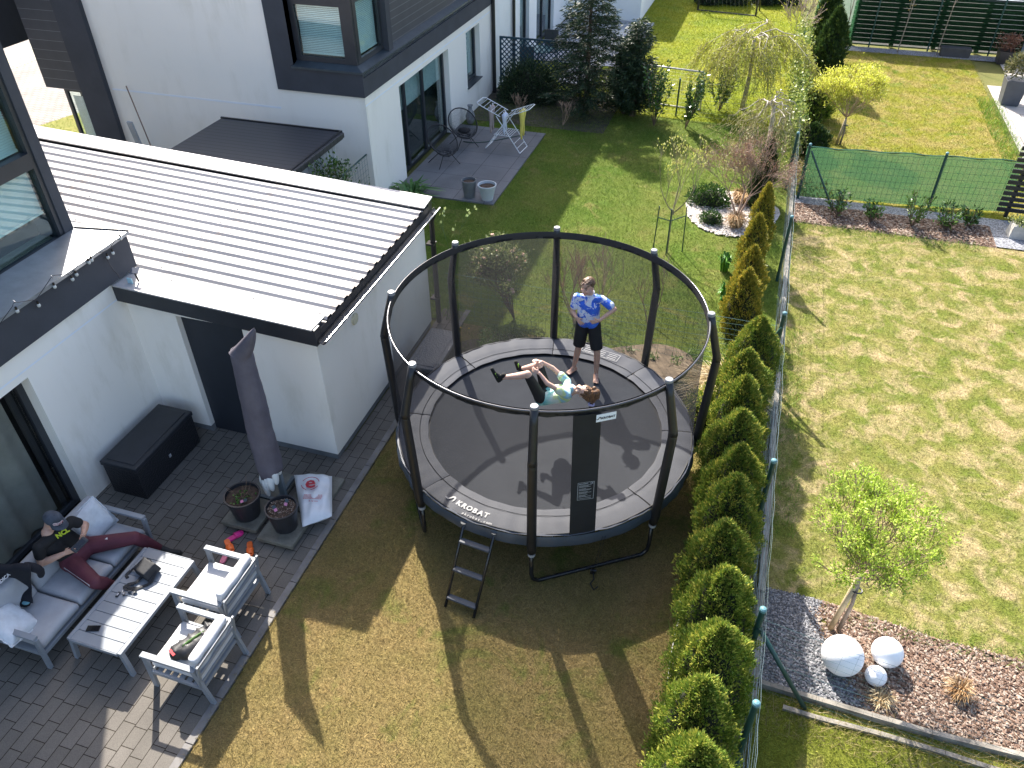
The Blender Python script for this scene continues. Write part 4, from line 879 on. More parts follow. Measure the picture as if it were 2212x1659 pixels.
# ================================================================ patio furniture
m_alu = mat('powder_grey', (0.22, 0.24, 0.265), 0.42, 0.05, 4, spec=0.5)
m_cush = mat('cushion_grey', (0.34, 0.345, 0.36), 0.9, 0.05, 8, bmp=0.35, bscale=25, c2=(0.37, 0.375, 0.39))
m_cush_w = mat('cushion_pale', (0.50, 0.505, 0.52), 0.9, 0.05, 8, bmp=0.35, bscale=25)
def cushion(name, c, d, parent, m, rot=None, puff=0.35, lump=0.006, nx=14, ny=14, origin=None, **tg):
    """stuffed pillow: a box whose faces swell, with soft edges and small dents"""
    R_ = Euler(rot).to_matrix() if rot is not None else Matrix.Identity(3); vs = []; fs = []; sd_ = random.random()*9
    for side in (1, -1):
        o = len(vs)
        for i in range(nx+1):
            for j in range(ny+1):
                u = 2*i/nx-1; v = 2*j/ny-1; e = (1-abs(u)**4)*(1-abs(v)**4)
                h = d[2]/2*((1-puff)*(1 if e > 0.001 else 0.75)+puff*e**0.5) + lump*math.sin(u*5+sd_)*math.sin(v*6+sd_*2)*e
                pin = 1-0.02*(abs(u)**2)*(1-abs(v)**2)
                vs.append(Vector(c)+R_ @ Vector((u*d[0]/2*pin, v*d[1]/2*(1-0.02*(abs(v)**2)*(1-abs(u)**2)), side*h)))
        for i in range(nx):
            for j in range(ny):
                q = (o+i*(ny+1)+j, o+(i+1)*(ny+1)+j, o+(i+1)*(ny+1)+j+1, o+i*(ny+1)+j+1); fs.append(q if side == 1 else q[::-1])
    W = ny+1; O = (nx+1)*W
    ring = [i*W for i in range(nx+1)] + [nx*W+j for j in range(1, ny+1)] + [i*W+ny for i in range(nx-1, -1, -1)] + [j for j in range(ny-1, 0, -1)]
    for a, b in zip(ring, ring[1:]+ring[:1]): fs.append((a, O+a, O+b, b))
    mb = MB(); mb.add(vs, fs); o = mb.build(name, m, parent, origin=origin, smooth=True, subsurf=1)
    if tg: tag(o, **tg)
    return o
def armchair(x0, x1, y0, y1, label):
    """frame of flat bars, faces -X"""
    t = thing('armchair', ((x0+x1)/2, (y0+y1)/2, 0), label, 'armchair', 'grey metal armchairs at the low table')
    w, hh = 0.065, 0.60
    for s, y in ((0, y0), (1, y1-w)):
        yc = y+w/2
        MB().bar((x0-0.03, yc, hh), (x1-0.02, yc, hh), w, 0.035).build('armrest', m_alu, t, bevel=0.004)
        MB().bar((x0, yc, hh-0.018), (x0-0.03, yc, 0.0), w*0.95, 0.035, up=(0, 1, 0)).build('leg', m_alu, t, bevel=0.003)
        MB().bar((x1-0.06, yc, hh+0.0), (x1+0.04, yc, 0.0), w*0.95, 0.035, up=(0, 1, 0)).build('leg', m_alu, t, bevel=0.003)
        MB().bar((x0, yc, 0.30), (x1, yc, 0.27), 0.03, 0.05).build('side_rail', m_alu, t, bevel=0.003)
    mb = MB(); mb.bx(x0, x0+0.035, y0+w, y1-w, 0.27, 0.315).bx(x1-0.035, x1, y0+w, y1-w, 0.26, 0.31)
    for k in range(6):
        x = x0+0.06+k*(x1-x0-0.1)/6; mb.bx(x, x+0.06, y0+w*0.7, y1-w*0.7, 0.295, 0.308)
    mb.build('seat_frame', m_alu, t)
    mb = MB(); bx_ = x1-0.02
    for k in range(3): z = 0.36+k*0.15; mb.bar((bx_+k*0.022, y0+0.03, z), (bx_+k*0.022, y1-0.03, z), 0.018, 0.035)
    mb.bar((bx_-0.005, y0+0.03, 0.3), (bx_+0.055, y0+0.03, 0.70), 0.022, 0.03, up=(0, 1, 0)).bar((bx_-0.005, y1-0.03, 0.3), (bx_+0.055, y1-0.03, 0.70), 0.022, 0.03, up=(0, 1, 0)); mb.build('back_frame', m_alu, t)
    cushion('seat_cushion', ((x0+x1)/2-0.04, (y0+y1)/2, 0.365), (x1-x0-0.06, y1-y0-0.14, 0.12), t, m_cush_w, puff=0.15)
    cushion('back_cushion', (x1-0.075, (y0+y1)/2, 0.57), (0.36, y1-y0-0.10, 0.13), t, m_cush_w, rot=(0, rad(-82), 0), puff=0.22, lump=0.012)
    MB().bar((x1-0.03, y0+0.045, 0.50), (x1-0.03, y1-0.045, 0.50), 0.012, 0.30).build('back_panel', m_cush_w, t)
    return t
armchair(-5.16, -4.50, 3.25, 3.95, 'grey metal armchair with white cushions holding a black green sports backpack')
armchair(-5.36, -4.70, 4.04, 4.76, 'empty grey metal armchair with white cushions beside the orange slippers')
# low table
tb = thing('coffee_table', (-5.92, 3.98, 0), 'long low grey metal slatted table with a black bag and phone', 'table')
tx0, tx1, ty0, ty1 = -6.26, -5.54, 3.30, 4.64
mb = MB(); ns = 10; pitch = (ty1-ty0)/ns
for k in range(ns): mb.bx(tx0+0.05, tx1-0.05, ty0+k*pitch+0.003, ty0+(k+1)*pitch-0.003, 0.375, 0.398)
mb.build('tabletop', m_alu, tb, bevel=0.002, seg=1)
mb = MB(); mb.bx(tx0, tx0+0.048, ty0, ty1, 0.355, 0.40).bx(tx1-0.048, tx1, ty0, ty1, 0.355, 0.40).bx(tx0+0.048, tx1-0.048, ty0-0.012, ty0+0.001, 0.355, 0.40).bx(tx0+0.048, tx1-0.048, ty1-0.001, ty1+0.012, 0.355, 0.40)
mb.build('rim', m_alu, tb, bevel=0.003, seg=1)
for (x, y, sx, sy) in ((tx0, ty0, 1, 1), (tx1, ty0, -1, 1), (tx0, ty1, 1, -1), (tx1, ty1, -1, -1)):
    MB().bar((x+sx*0.025, y+sy*0.03, 0.356), (x-sx*0.02, y+sy*0.01, 0.0), 0.045, 0.05, up=(0, 1, 0)).build('leg', m_alu, tb, bevel=0.003)
# sofa
sf = thing('sofa', (-6.85, 4.0, 0), 'grey metal framed outdoor sofa with light grey cushions under the wall', 'sofa')
X0, X1, Y0_, Y1_ = -7.25, -6.45, 3.08, 4.95
for y in (Y0_, Y1_-0.06):
    yc = y+0.03
    MB().bar((X0, yc, 0.58), (X1+0.03, yc, 0.58), 0.065, 0.035).build('armrest', m_alu, sf, bevel=0.004)
    MB().bar((X1+0.02, yc, 0.565), (X1-0.03, yc, 0.0), 0.055, 0.04, up=(0, 1, 0)).build('leg', m_alu, sf, bevel=0.003)
    MB().bar((X0+0.02, yc, 0.565), (X0+0.02, yc, 0.0), 0.055, 0.04, up=(0, 1, 0)).build('leg', m_alu, sf, bevel=0.003)
mb = MB(); mb.bx(X1-0.04, X1, Y0_+0.06, Y1_-0.06, 0.235, 0.285).bx(X0, X0+0.04, Y0_+0.06, Y1_-0.06, 0.235, 0.285).bx(X0+0.04, X1-0.04, Y0_+0.02, Y0_+0.06, 0.235, 0.285).bx(X0+0.04, X1-0.04, Y1_-0.06, Y1_-0.02, 0.235, 0.285)
mb.bx(X0+0.04, X1-0.04, Y0_+0.06, Y1_-0.06, 0.262, 0.282).bx(X0-0.0, X0+0.03, Y0_+0.03, Y1_-0.03, 0.55, 0.60).build('sofa_frame', m_alu, sf, bevel=0.003)
w3 = (Y1_-Y0_-0.12)/3
for k in range(3): cushion('seat_cushion', (X1-0.34, Y0_+0.06+w3*(k+.5), 0.355), (0.68, w3-0.008, 0.14), sf, m_cush, puff=0.14)
for k in range(3): cushion('back_cushion', (X0+0.16, Y0_+0.06+w3*(k+.5), 0.60), (0.42, w3-0.01, 0.17), sf, m_cush, rot=(0, rad(80), 0), puff=0.4)
def ruffle(mb, c, d, R_, m_amp=0.012):
    pass
def throw_pillow(c, s, rot, label):
    o = cushion('throw_pillow', c, (s, s, 0.15), None, mat('pillow_fabric', (0.55, 0.58, 0.61), 0.95, 0.05, 20, bmp=0.6, bscale=30), rot=rot, puff=0.92, lump=0.010, origin=c)
    R_ = Euler(rot).to_matrix(); mb = MB(); k = 72; vs = []
    for i in range(k):
        t = 4*i/k; q = int(t) % 4; f = t-int(t); a = [(-1+2*f, -1), (1, -1+2*f), (1-2*f, 1), (-1, 1-2*f)][q]
        for sc in (0.97, 1.06): vs.append(Vector(c)+R_ @ Vector((a[0]*s/2*sc, a[1]*s/2*sc, (0.008*math.sin(i*2.1) if sc > 1 else 0))))
    mb.add(vs, [(2*i, 2*((i+1) % k), 2*((i+1) % k)+1, 2*i+1) for i in range(k)]); mb.build('ruffle', mat('pillow_fabric', (0.5,)*3), o, sol=0.006, smooth=True)
    return tag(o, label, 'pillow', 'pale blue grey pillows on the sofa')
throw_pillow((-6.97, 4.66, 0.60), 0.44, (rad(12), rad(62), rad(6)), 'pale square pillow leaning at the far end of the sofa beside the seated man')
throw_pillow((-6.86, 3.20, 0.56), 0.44, (rad(-24), rad(30), rad(-4)), 'pale square pillow lying over the near arm of the sofa below the dark hoodie')
# black resin storage box by the wall
def storage_box(c, d, label, m, lid, strap=True, rzz=0.0, name='storage_box'):
    t = thing(name, (c[0], c[1], 0), label, 'box'); x0, x1, y0, y1 = c[0]-d[0]/2, c[0]+d[0]/2, c[1]-d[1]/2, c[1]+d[1]/2; h = d[2]
    b_ = MB().box((c[0], c[1], (h-0.08)/2), (d[0]-0.03, d[1]-0.03, h-0.08)).build('body', m, t, bevel=0.012)
    l_ = MB().bx(x0, x1, y0, y1, h-0.08, h-0.005).build('lid', lid, t, bevel=0.015)
    MB().bx(x0+0.07, x1-0.07, y0+0.07, y1-0.07, h-0.006, h+0.004).build('lid_panel', lid, l_, bevel=0.004)
    MB().bx(x1-0.016, x1-0.006, c[1]-0.02, c[1]+0.02, h*0.42, h*0.42+0.05).build('lock', mat('lock_grey', (0.35, 0.35, 0.36), 0.4), t); return t
def weave(name, c):
    m, n, l, b = new_mat(name); v = opos(n, l, kind='World'); t = n.new('ShaderNodeTexVoronoi'); t.inputs['Scale'].default_value = 40; l.new(v, t.inputs[0])
    b.inputs['Base Color'].default_value = rgba(c); b.inputs['Roughness'].default_value = 0.5; bump(n, l, b, t.outputs['Distance'], 0.8, 0.01); return m
storage_box((-7.36, 6.22, 0), (0.58, 1.27, 0.60), 'black resin storage chest against the white wall near the door', weave('resin_black', (0.016, 0.017, 0.021)), mat('resin_lid', (0.022, 0.024, 0.030), 0.45, bmp=0.3, bscale=60))
B_ = [G(975, 712, 0.5), G(914, 712, 0.5), G(887, 790, 0.5)]
storage_box((-4.32, 9.42, 0), (0.52, 1.10, 0.52), 'dark grey rattan pattern storage chest behind the trampoline beside the garage', weave('resin_grey', (0.06, 0.06, 0.066)), weave('rattan_lid', (0.15, 0.153, 0.165)))
# parasol under its cover, standing on slabs
m_slab = mat('old_concrete', (0.17, 0.16, 0.13), 0.95, 0.3, 5, bmp=0.5, bscale=40, c2=(0.22, 0.21, 0.17))
def slabs(x0, x1, y0, y1, zs, label):
    t = thing('concrete_slab', ((x0+x1)/2, (y0+y1)/2, 0), label, 'slab', 'concrete weight slabs of the parasol base'); z = 0.005
    for i, h in enumerate(zs):
        dx = (0.03 if i == 0 and len(zs) > 1 else 0); MB().bx(x0+dx, x1-dx*1.5, y0-0.0+dx, y1-dx, z, z+h-0.004).build('slab', m_slab, t, bevel=0.008, seg=1); z += h
    return t
slabs(-5.80, -5.27, 5.47, 6.00, (0.05, 0.07), 'stacked concrete slab carrying the leafy pot')
slabs(-5.20, -4.68, 5.37, 5.92, (0.05, 0.07), 'stacked concrete slab carrying the bark filled pot')
slabs(-5.76, -5.27, 6.06, 6.58, (0.06,), 'concrete slab under the parasol foot, nearer the door')
slabs(-5.16, -4.62, 6.0, 6.72, (0.06,), 'concrete slab under the white sack with a round mark')
um = thing('parasol', (-5.33, 6.10, 0), 'closed garden parasol in a grey purple cover with a crooked pointed top', 'parasol')
MB().bar((-5.7, 6.05, 0.10), (-4.95, 6.05, 0.10), 0.05, 0.03).bar((-5.3, 5.6, 0.10), (-5.3, 6.5, 0.10), 0.05, 0.03).build('base_cross', mat('pole_bluegrey', (0.10, 0.125, 0.14), 0.4), um)
MB().bar((-5.21, 6.10, 0.08), (-5.19, 6.13, 2.35), 0.055, 0.085).build('pole', mat('pole_bluegrey', (0.10, 0.125, 0.14), 0.4), um, bevel=0.006)
def cover_pt(t): # axis of the covered canopy from low hem to tip
    lo = Vector((-5.30, 6.08, 0.62)); hi = Vector((-5.28, 6.12, 2.72)); p = lo.lerp(hi, t); p.x += -0.05*math.sin(t*math.pi)*0; return p
pr_ = [(0.0, 0.155), (0.05, 0.175), (0.15, 0.178), (0.3, 0.175), (0.5, 0.165), (0.7, 0.155), (0.85, 0.142), (0.93, 0.135)]
mb = MB(); vs = []; nn = 32
for i in range(40):
    t = i/39; r = np.interp(t, [p[0] for p in pr_], [p[1] for p in pr_]); c = cover_pt(t*0.93)
    for k in range(nn):
        a = 2*math.pi*k/nn; w_ = 1+0.035*math.sin(a*3+t*7)+0.03*math.sin(a*5-t*13)+0.012*math.sin(t*60+a*2)+0.03*math.sin(a*9+t*5)*(0.3+0.7*(1-t))
        z = c.z
        if i == 0: z += 0.12*math.cos(a-0.6)-0.03 + 0.03*abs(math.sin(a*2))
        vs.append((c.x+r*w_*math.cos(a), c.y+r*w_*math.sin(a)*0.85, z))
fs = [(i*nn+k, i*nn+(k+1) % nn, (i+1)*nn+(k+1) % nn, (i+1)*nn+k) for i in range(39) for k in range(nn)]
mb.add(vs, fs); m_cov = mat('cover_purple', (0.105, 0.095, 0.12), 0.7, 0.12, 3, bmp=0.6, bscale=14, c2=(0.135, 0.122, 0.15))
cv = mb.build('cover', m_cov, um, smooth=True, sol=0.004)
# crooked point: lies over to the right
mb = MB(); vs = []; c0 = cover_pt(0.93*0.93+0.062)
tip = onY(549, 708, 6.1)
for i in range(10):
    t = i/9; c = cover_pt(0.918).lerp(Vector((tip.x+0.0, tip.y, tip.z)), t) ; c.x += 0.05*t*(1-t); r = 0.140*(1-t)**0.75+0.004
    for k in range(nn):
        a = 2*math.pi*k/nn; vs.append((c.x+r*math.cos(a), c.y+r*math.sin(a)*0.85, c.z+0.02*math.sin(a*2)*(1-t)))
mb.add(vs, [(i*nn+k, i*nn+(k+1) % nn, (i+1)*nn+(k+1) % nn, (i+1)*nn+k) for i in range(9) for k in range(nn)]); mb.build('cover_tip', m_cov, um, smooth=True)
# white canopy cloth hanging out at the hem
m_cloth = mat('canopy_white', (0.68, 0.68, 0.66), 0.8, 0.04)
for (a, ln, wd, zz) in ((-2.5, 0.30, 0.055, 0.62), (-1.9, 0.36, 0.06, 0.60), (-1.2, 0.30, 0.06, 0.66), (-0.6, 0.28, 0.06, 0.74), (0.1, 0.2, 0.05, 0.78), (-1.6, 0.24, 0.05, 0.62)):
    cx, cy = -5.30+0.11*math.cos(a), 6.08+0.10*math.sin(a); mb = MB(); mb.path([(cx, cy, zz), (cx+0.03*math.cos(a), cy+0.03*math.sin(a), zz-ln*0.5), (cx+0.015*math.cos(a), cy+0.02*math.sin(a), zz-ln*0.92), (cx, cy, zz-ln)], [wd, wd*0.9, wd*0.55, 0.008], 8)
    mb.build('canopy_fold', m_cloth, um, smooth=True, subsurf=1)
# pots
m_pot = mat('plastic_pot', (0.022, 0.023, 0.028), 0.45, 0.1)
m_potsoil = mat('pot_soil', (0.07, 0.045, 0.03), 0.95, 0.4, 25, bmp=1.0, bscale=60)
def pot(cx, cy, z0, r0, r1, h, m, label, group, soilz=0.05, rim=0.012, name='plant_pot', msoil=None):
    t = thing(name, (cx, cy, z0), label, 'plant pot', group)
    MB().lathe((cx, cy, z0), [(r0, 0), (r1, h-0.03), (r1+rim, h-0.03), (r1+rim, h), (r1-0.008, h), (r1-0.012, h-soilz-0.02)], 36, cap1=False).build('pot', m, t, smooth=False)
    b_ = MB().lathe((cx, cy, z0), [(r1-0.012, h-soilz), (r1*0.5, h-soilz+0.012), (0.0, h-soilz+0.018)], 24, cap0=False, cap1=False).build('soil', msoil or m_potsoil, t, smooth=True)
    return t
G1, G2 = G(526, 1072, 0.50), G(616, 1100, 0.50)
p1_ = pot(-5.53, 5.70, 0.125, 0.165, 0.225, 0.37, m_pot, 'dark plastic pot with small green leaves and a pink plant tag', 'dark plastic pots on the slabs')
p2_ = pot(-4.93, 5.66, 0.125, 0.15, 0.20, 0.36, m_pot, 'dark plastic pot filled with bark and two pink tags beside the sack', 'dark plastic pots on the slabs')
mb = MB()
for i in range(260):
    a = random.uniform(0, 6.28); r = 0.175*math.sqrt(random.random()); L = random.uniform(0.015, 0.04); q = random.uniform(0, 3.14)
    c = Vector((-4.93+r*math.cos(a), 5.66+r*math.sin(a), 0.452+random.uniform(0, 0.012))); u = Vector((math.cos(q), math.sin(q), random.uniform(-.3, .3)))*L/2; v = Vector((-math.sin(q), math.cos(q), random.uniform(-.3, .3)))*L*0.22
    mb.add([c-u, c-v, c+u, c+v], [(0, 1, 2, 3)])
mb.build('bark', m_chip, p2_)
def tagcard(c, rot, parent, pink=(0.6, 0.15, 0.3)):
    R_ = Euler(rot).to_matrix(); mb = MB(); mb.box(c, (0.045, 0.09, 0.002), R_); o = mb.build('plant_tag', mat('tag_dark', (0.03, 0.05, 0.06), 0.4), parent)
    MB().box(Vector(c)+R_ @ Vector((0, -0.022, 0.0015)), (0.04, 0.04, 0.002), R_).build('tag_print', mat('tag_pink', (0.6, 0.2, 0.32), 0.4), o)
tagcard((-5.44, 5.60, 0.50), (0.2, 0.3, -0.9), p1_); tagcard((-4.98, 5.60, 0.50), (0.5, -0.3, 0.8), p2_); tagcard((-4.88, 5.72, 0.52), (0.9, 0.2, 0.1), p2_)
# white sack with red mark
sk = thing('sack', (-4.75, 6.05, 0.06), 'full white plastic sack with a round red e mark beside the pots', 'sack')
def sack():
    S0 = [G(*q, 0.22) for q in ((634, 1021), (716, 1023), (716, 1110), (652, 1133))]
    mb = MB(); nx, ny = 26, 20; vs = []
    C = [Vector((S0[0].x-0.0, S0[0].y, 0)), Vector((S0[1].x, S0[1].y, 0)), Vector((S0[2].x, S0[2].y, 0)), Vector((S0[3].x, S0[3].y, 0))]
    for side in (1, -1):
        for i in range(nx+1):
            for j in range(ny+1):
                u, v = i/nx, j/ny; p = (C[0]*(1-u)+C[1]*u)*(1-v)+(C[3]*(1-u)+C[2]*u)*v
                e = max(0, (1-abs(2*u-1)**3)*(1-abs(2*v-1)**4)); w_ = 0.010*math.sin(u*17+v*9)+0.008*math.sin(u*5-v*23)+0.012*math.sin(v*12+1)
                z = 0.17+side*(0.115*e**0.55)+(w_*(0.3+e) if side > 0 else 0); vs.append((p.x, p.y, z))
    W = ny+1; O = (nx+1)*W; fs = []
    for i in range(nx):
        for j in range(ny): q = (i*W+j, i*W+j+1, (i+1)*W+j+1, (i+1)*W+j); fs.append(q); fs.append(tuple(O+x for x in q[::-1]))
    mb.add(vs, fs); return mb, C
sb, SC = sack()
m_sack = mat('sack_plastic', (0.66, 0.68, 0.70), 0.35, 0.04, 6, bmp=0.7, bscale=16)
sb.build('bag', m_sack, sk, smooth=True)
xd = (SC[1]-SC[0]).normalized(); upd = (SC[0]-SC[3]).normalized()
def sfr(u, v, z): p = (SC[0]*(1-u)+SC[1]*u)*(1-v)+(SC[3]*(1-u)+SC[2]*u)*v; return frame((p.x, p.y, z), xd, upd)
m_red = mat('red_print', (0.42, 0.02, 0.04), 0.4, 0.04)
F_ = sfr(0.43, 0.33, 0.308)
text_mesh('mark', 'e', 0.30, F_ @ Matrix.Rotation(rad(12), 4, 'Z') @ Matrix.Translation((0, 0.01, 0)), m_red, sk, bold=0.006)
for (a0_, a1_) in ((20, 160), (200, 255), (285, 340)):
    MB().path([F_ @ Vector((0.118*math.cos(rad(a)), 0.118*math.sin(rad(a)), 0)) for a in np.linspace(a0_, a1_, 14)], 0.005, 4).build('mark_ring', m_red, sk)
mb = MB(); F_ = sfr(0.45, 0.62, 0.306)
for k in range(4):
    y = 0.03-k*0.022; x = -0.12
    while x < 0.12:
        L = random.uniform(0.008, 0.022); mb.add([F_ @ Vector((x, y, 0)), F_ @ Vector((x+L, y, 0)), F_ @ Vector((x+L, y+0.010, 0)), F_ @ Vector((x, y+0.010, 0))], [(0, 1, 2, 3)]); x += L+0.005
mb.build('small_print', m_red, sk)
text_mesh('grain_size', '4-10 mm', 0.035, F_ @ Matrix.Translation((0.03, -0.075, 0.0)), m_red, sk)
# slippers
def slipper(c, az, col, label, clog=False):
    t = thing('slipper', (c[0], c[1], 0.006), label, 'slipper'); R_ = Matrix.Rotation(az, 3, 'Z')
    def outline(s, z, off=0.0): return [Vector(c)+R_ @ Vector((x*s, y*s, z)) for x, y in [(0.0, -0.125), (0.032, -0.115), (0.038, -0.07), (0.034, -0.01), (0.045, 0.05), (0.045, 0.09), (0.025, 0.125), (0, 0.132), (-0.025, 0.125), (-0.043, 0.09), (-0.04, 0.04), (-0.034, -0.02), (-0.037, -0.075), (-0.03, -0.115)]]
    m = mat('slip_'+label.split()[0]+('c' if clog else ''), col, 0.5, 0.06); mb = MB(); mb.prism(outline(1, 0.008), (0, 0, 0.028)); mb.build('sole', m, t, bevel=0.006)
    mb = MB(); vs = []; ks = 12; y0, y1 = (0.0, 0.105) if clog else (0.01, 0.10)
    for j in range(5):
        y = y0+(y1-y0)*j/4; w = 0.046 - (0.014*(j/4)**2)
        for i in range(ks+1):
            a = math.pi*i/ks; vs.append(Vector(c)+R_ @ Vector((w*math.cos(a), y, 0.030+0.040*math.sin(a)*(1-0.45*(j/4)))))
    mb.add(vs, [(j*(ks+1)+i, j*(ks+1)+i+1, (j+1)*(ks+1)+i+1, (j+1)*(ks+1)+i) for j in range(4) for i in range(ks)]); mb.build('strap', m, t, smooth=True, sol=0.006)
slipper(G(507, 1162, 0), rad(-28), (0.75, 0.03, 0.25), 'pink foam slipper, the farther one of the pink pair')
slipper(G(488, 1203, 0), rad(10), (0.62, 0.16, 0.24), 'faded pink slipper lying underneath the orange one by the armchair')
slipper(G(497, 1185, 0.03)+Vector((0, 0, 0.03)), rad(50+180), (0.80, 0.14, 0.02), 'orange bathing slipper lying across the pink one')
slipper(G(541, 1188, 0), rad(35+180), (0.80, 0.14, 0.02), 'orange bathing slipper alone behind the back of the armchair')
# things on the table
m_bk = mat('black_fabric', (0.018, 0.019, 0.022), 0.75, 0.2, 10, bmp=0.6, bscale=35)
bp = thing('shoulder_bag', (-6.0, 4.27, 0.40), 'small black shoulder bag with loose straps on the slatted table', 'bag')
mb = MB(); bc = Vector((-5.97, 4.33, 0.465)); Rb = Euler((rad(12), rad(-8), rad(-18))).to_matrix()
for (a, b, r) in (((-0.10, -0.07, 0), (0.10, -0.07, 0), 0.05), ((-0.10, 0.06, 0), (0.10, 0.06, 0), 0.055), ((-0.10, -0.07, 0.0), (-0.10, 0.06, 0.0), 0.05), ((0.10, -0.07, 0), (0.10, 0.06, 0), 0.05), ((-0.08, 0, 0.02), (0.08, 0, 0.02), 0.065)):
    mb.cap(bc+Rb @ Vector(a), bc+Rb @ Vector(b), r)
mb = MB(); mb.box(bc, (0.27, 0.21, 0.13), Rb, 0.86)
mb.body('bag_body', m_bk, bp, 0.009, 16)
MB().path([bc+Rb @ Vector(v) for v in ((0.11, 0.07, 0.05), (0.0, 0.1, 0.068), (-0.1, 0.07, 0.052))], 0.004, 5).build('zip', m_tube, bp)
pts = [bc+Vector((0.12, -0.02, 0.0)), bc+Vector((0.13, -0.16, -0.055)), bc+Vector((0.02, -0.27, -0.06)), bc+Vector((-0.10, -0.30, -0.06)), bc+Vector((-0.13, -0.26, -0.055)), bc+Vector((-0.03, -0.20, -0.05)), bc+Vector((0.0, -0.1, -0.02))]
for k in range(2):
    mb = MB(); pp = [p+Vector((0.02*k, 0.03*k, 0.004*k)) for p in pts]
    for a, b in zip(pp, pp[1:]): mb.bar(a, b, 0.028, 0.005)
    mb.build('strap', m_bk, bp)
mb = MB(); pp = [bc+Vector((-0.13, 0.0, 0)), bc+Vector((-0.20, -0.05, -0.05)), bc+Vector((-0.22, -0.12, -0.062)), bc+Vector((-0.17, -0.15, -0.06))]
for a, b in zip(pp, pp[1:]): mb.bar(a, b, 0.035, 0.006)
mb.build('strap', m_bk, bp)
ph = G(202, 1358, 0.40); po = thing('smartphone', ph, 'black smartphone lying flat at the near end of the table', 'phone', rz=rad(-72))
MB().box(ph+Vector((0, 0, 0.006)), (0.075, 0.15, 0.009), Euler((0, 0, rad(-72))).to_matrix()).build('case', mat('phone_black', (0.02, 0.02, 0.022), 0.4), po, bevel=0.004)
MB().box(ph+Vector((0, 0, 0.0115)), (0.068, 0.143, 0.001), Euler((0, 0, rad(-72))).to_matrix()).build('screen', mat('screen_black', (0.01, 0.01, 0.012), 0.08), po)
ky = G(258, 1284, 0.40); ko = thing('car_keys', ky, 'car keys beside the bag strap on the table', 'keys')
for dx, dy, rr, s in ((-0.01, -0.01, 10, 1.0), (0.05, 0.02, 35, 0.8)):
    kf = MB().box(ky+Vector((dx, dy, 0.008)), (0.034*s, 0.075*s, 0.013), Euler((0, 0, rad(rr))).to_matrix()).build('key_fob', mat('fob_black', (0.02, 0.02, 0.022), 0.3), ko, bevel=0.006)
    MB().box(ky+Vector((dx, dy, 0.0155)), (0.02*s, 0.035*s, 0.001), Euler((0, 0, rad(rr))).to_matrix()).build('buttons', mat('fob_grey', (0.4, 0.4, 0.42), 0.3), kf)
MB().path([ky+Vector((0.02+0.018*math.cos(a), 0.055+0.018*math.sin(a), 0.006)) for a in np.linspace(0, 6.0, 12)], 0.002, 5, closed=True).build('key_ring', m_silver, ko)
sg_ = ky+Vector((0.13, 0.07, 0)); so_ = thing('sunglasses', sg_, 'folded grey sunglasses beside the car keys', 'glasses')
for s in (-1, 1): MB().ell(sg_+Vector((0.032*s, 0.006*s, 0.018)), 0.028, 0.006, 0.018, rot=Euler((rad(30), 0, rad(15))).to_matrix()).build('lens', mat('lens_smoke', (0.08, 0.08, 0.09), 0.1), so_, smooth=True)
MB().path([sg_+Vector((-0.06, 0, 0.02)), sg_+Vector((-0.03, -0.03, 0.008)), sg_+Vector((0.05, -0.02, 0.008))], 0.0025, 5).path([sg_+Vector((0.06, 0.01, 0.02)), sg_+Vector((0.03, -0.025, 0.008)), sg_+Vector((-0.05, -0.02, 0.006))], 0.0025, 5).build('temples', m_tube, so_)
# sports backpack on the near armchair
bo = thing('backpack', (-4.80, 3.62, 0.42), 'black and green sports backpack with a red strap tab on the armchair', 'backpack')
mb = MB(); c0, c1 = Vector((-4.90, 3.46, 0.50)), Vector((-4.72, 3.82, 0.52))
mb.cap(c0, c1, 0.085, 0.07).cap(c0+Vector((0.09, 0.03, 0.0)), c1+Vector((0.06, -0.05, 0.0)), 0.085, 0.07).cap(c0+Vector((-0.05, 0.03, -0.03)), c1+Vector((-0.05, -0.02, -0.04)), 0.07, 0.05)
for k in range(5):
    p_ = c0.lerp(c1, k/4); mb.cap(p_+Vector((-0.07, 0.02, 0.05)), p_+Vector((random.uniform(0, .05), -0.03, 0.078)), 0.016, 0.012, 8)
mb.body('pack', mat('pack_black', (0.02, 0.02, 0.022), 0.5, 0.2, 12, bmp=1.0, bscale=22), bo, 0.010, 12)
MB().ell(c0.lerp(c1, 0.45)+Vector((0.035, 0.0, 0.072)), 0.016, 0.14, 0.022, 12, 8, Matrix.Rotation(math.atan2(-(c1.x-c0.x), c1.y-c0.y), 3, 'Z')).build('green_panel', mat('lime_panel', (0.05, 0.13, 0.015), 0.5), bo)
MB().bar(c0+Vector((-0.05, -0.03, 0.075)), c0+Vector((0.03, -0.065, 0.06)), 0.03, 0.015).build('red_tab', mat('red_tab', (0.5, 0.02, 0.03), 0.5), bo)
MB().cap(c1+Vector((0.05, -0.06, 0.07)), c1+Vector((0.08, -0.18, 0.05)), 0.035, 0.04).build('side_pocket', mat('pack_grey', (0.06, 0.055, 0.06), 0.6, bmp=0.6), bo, smooth=True)
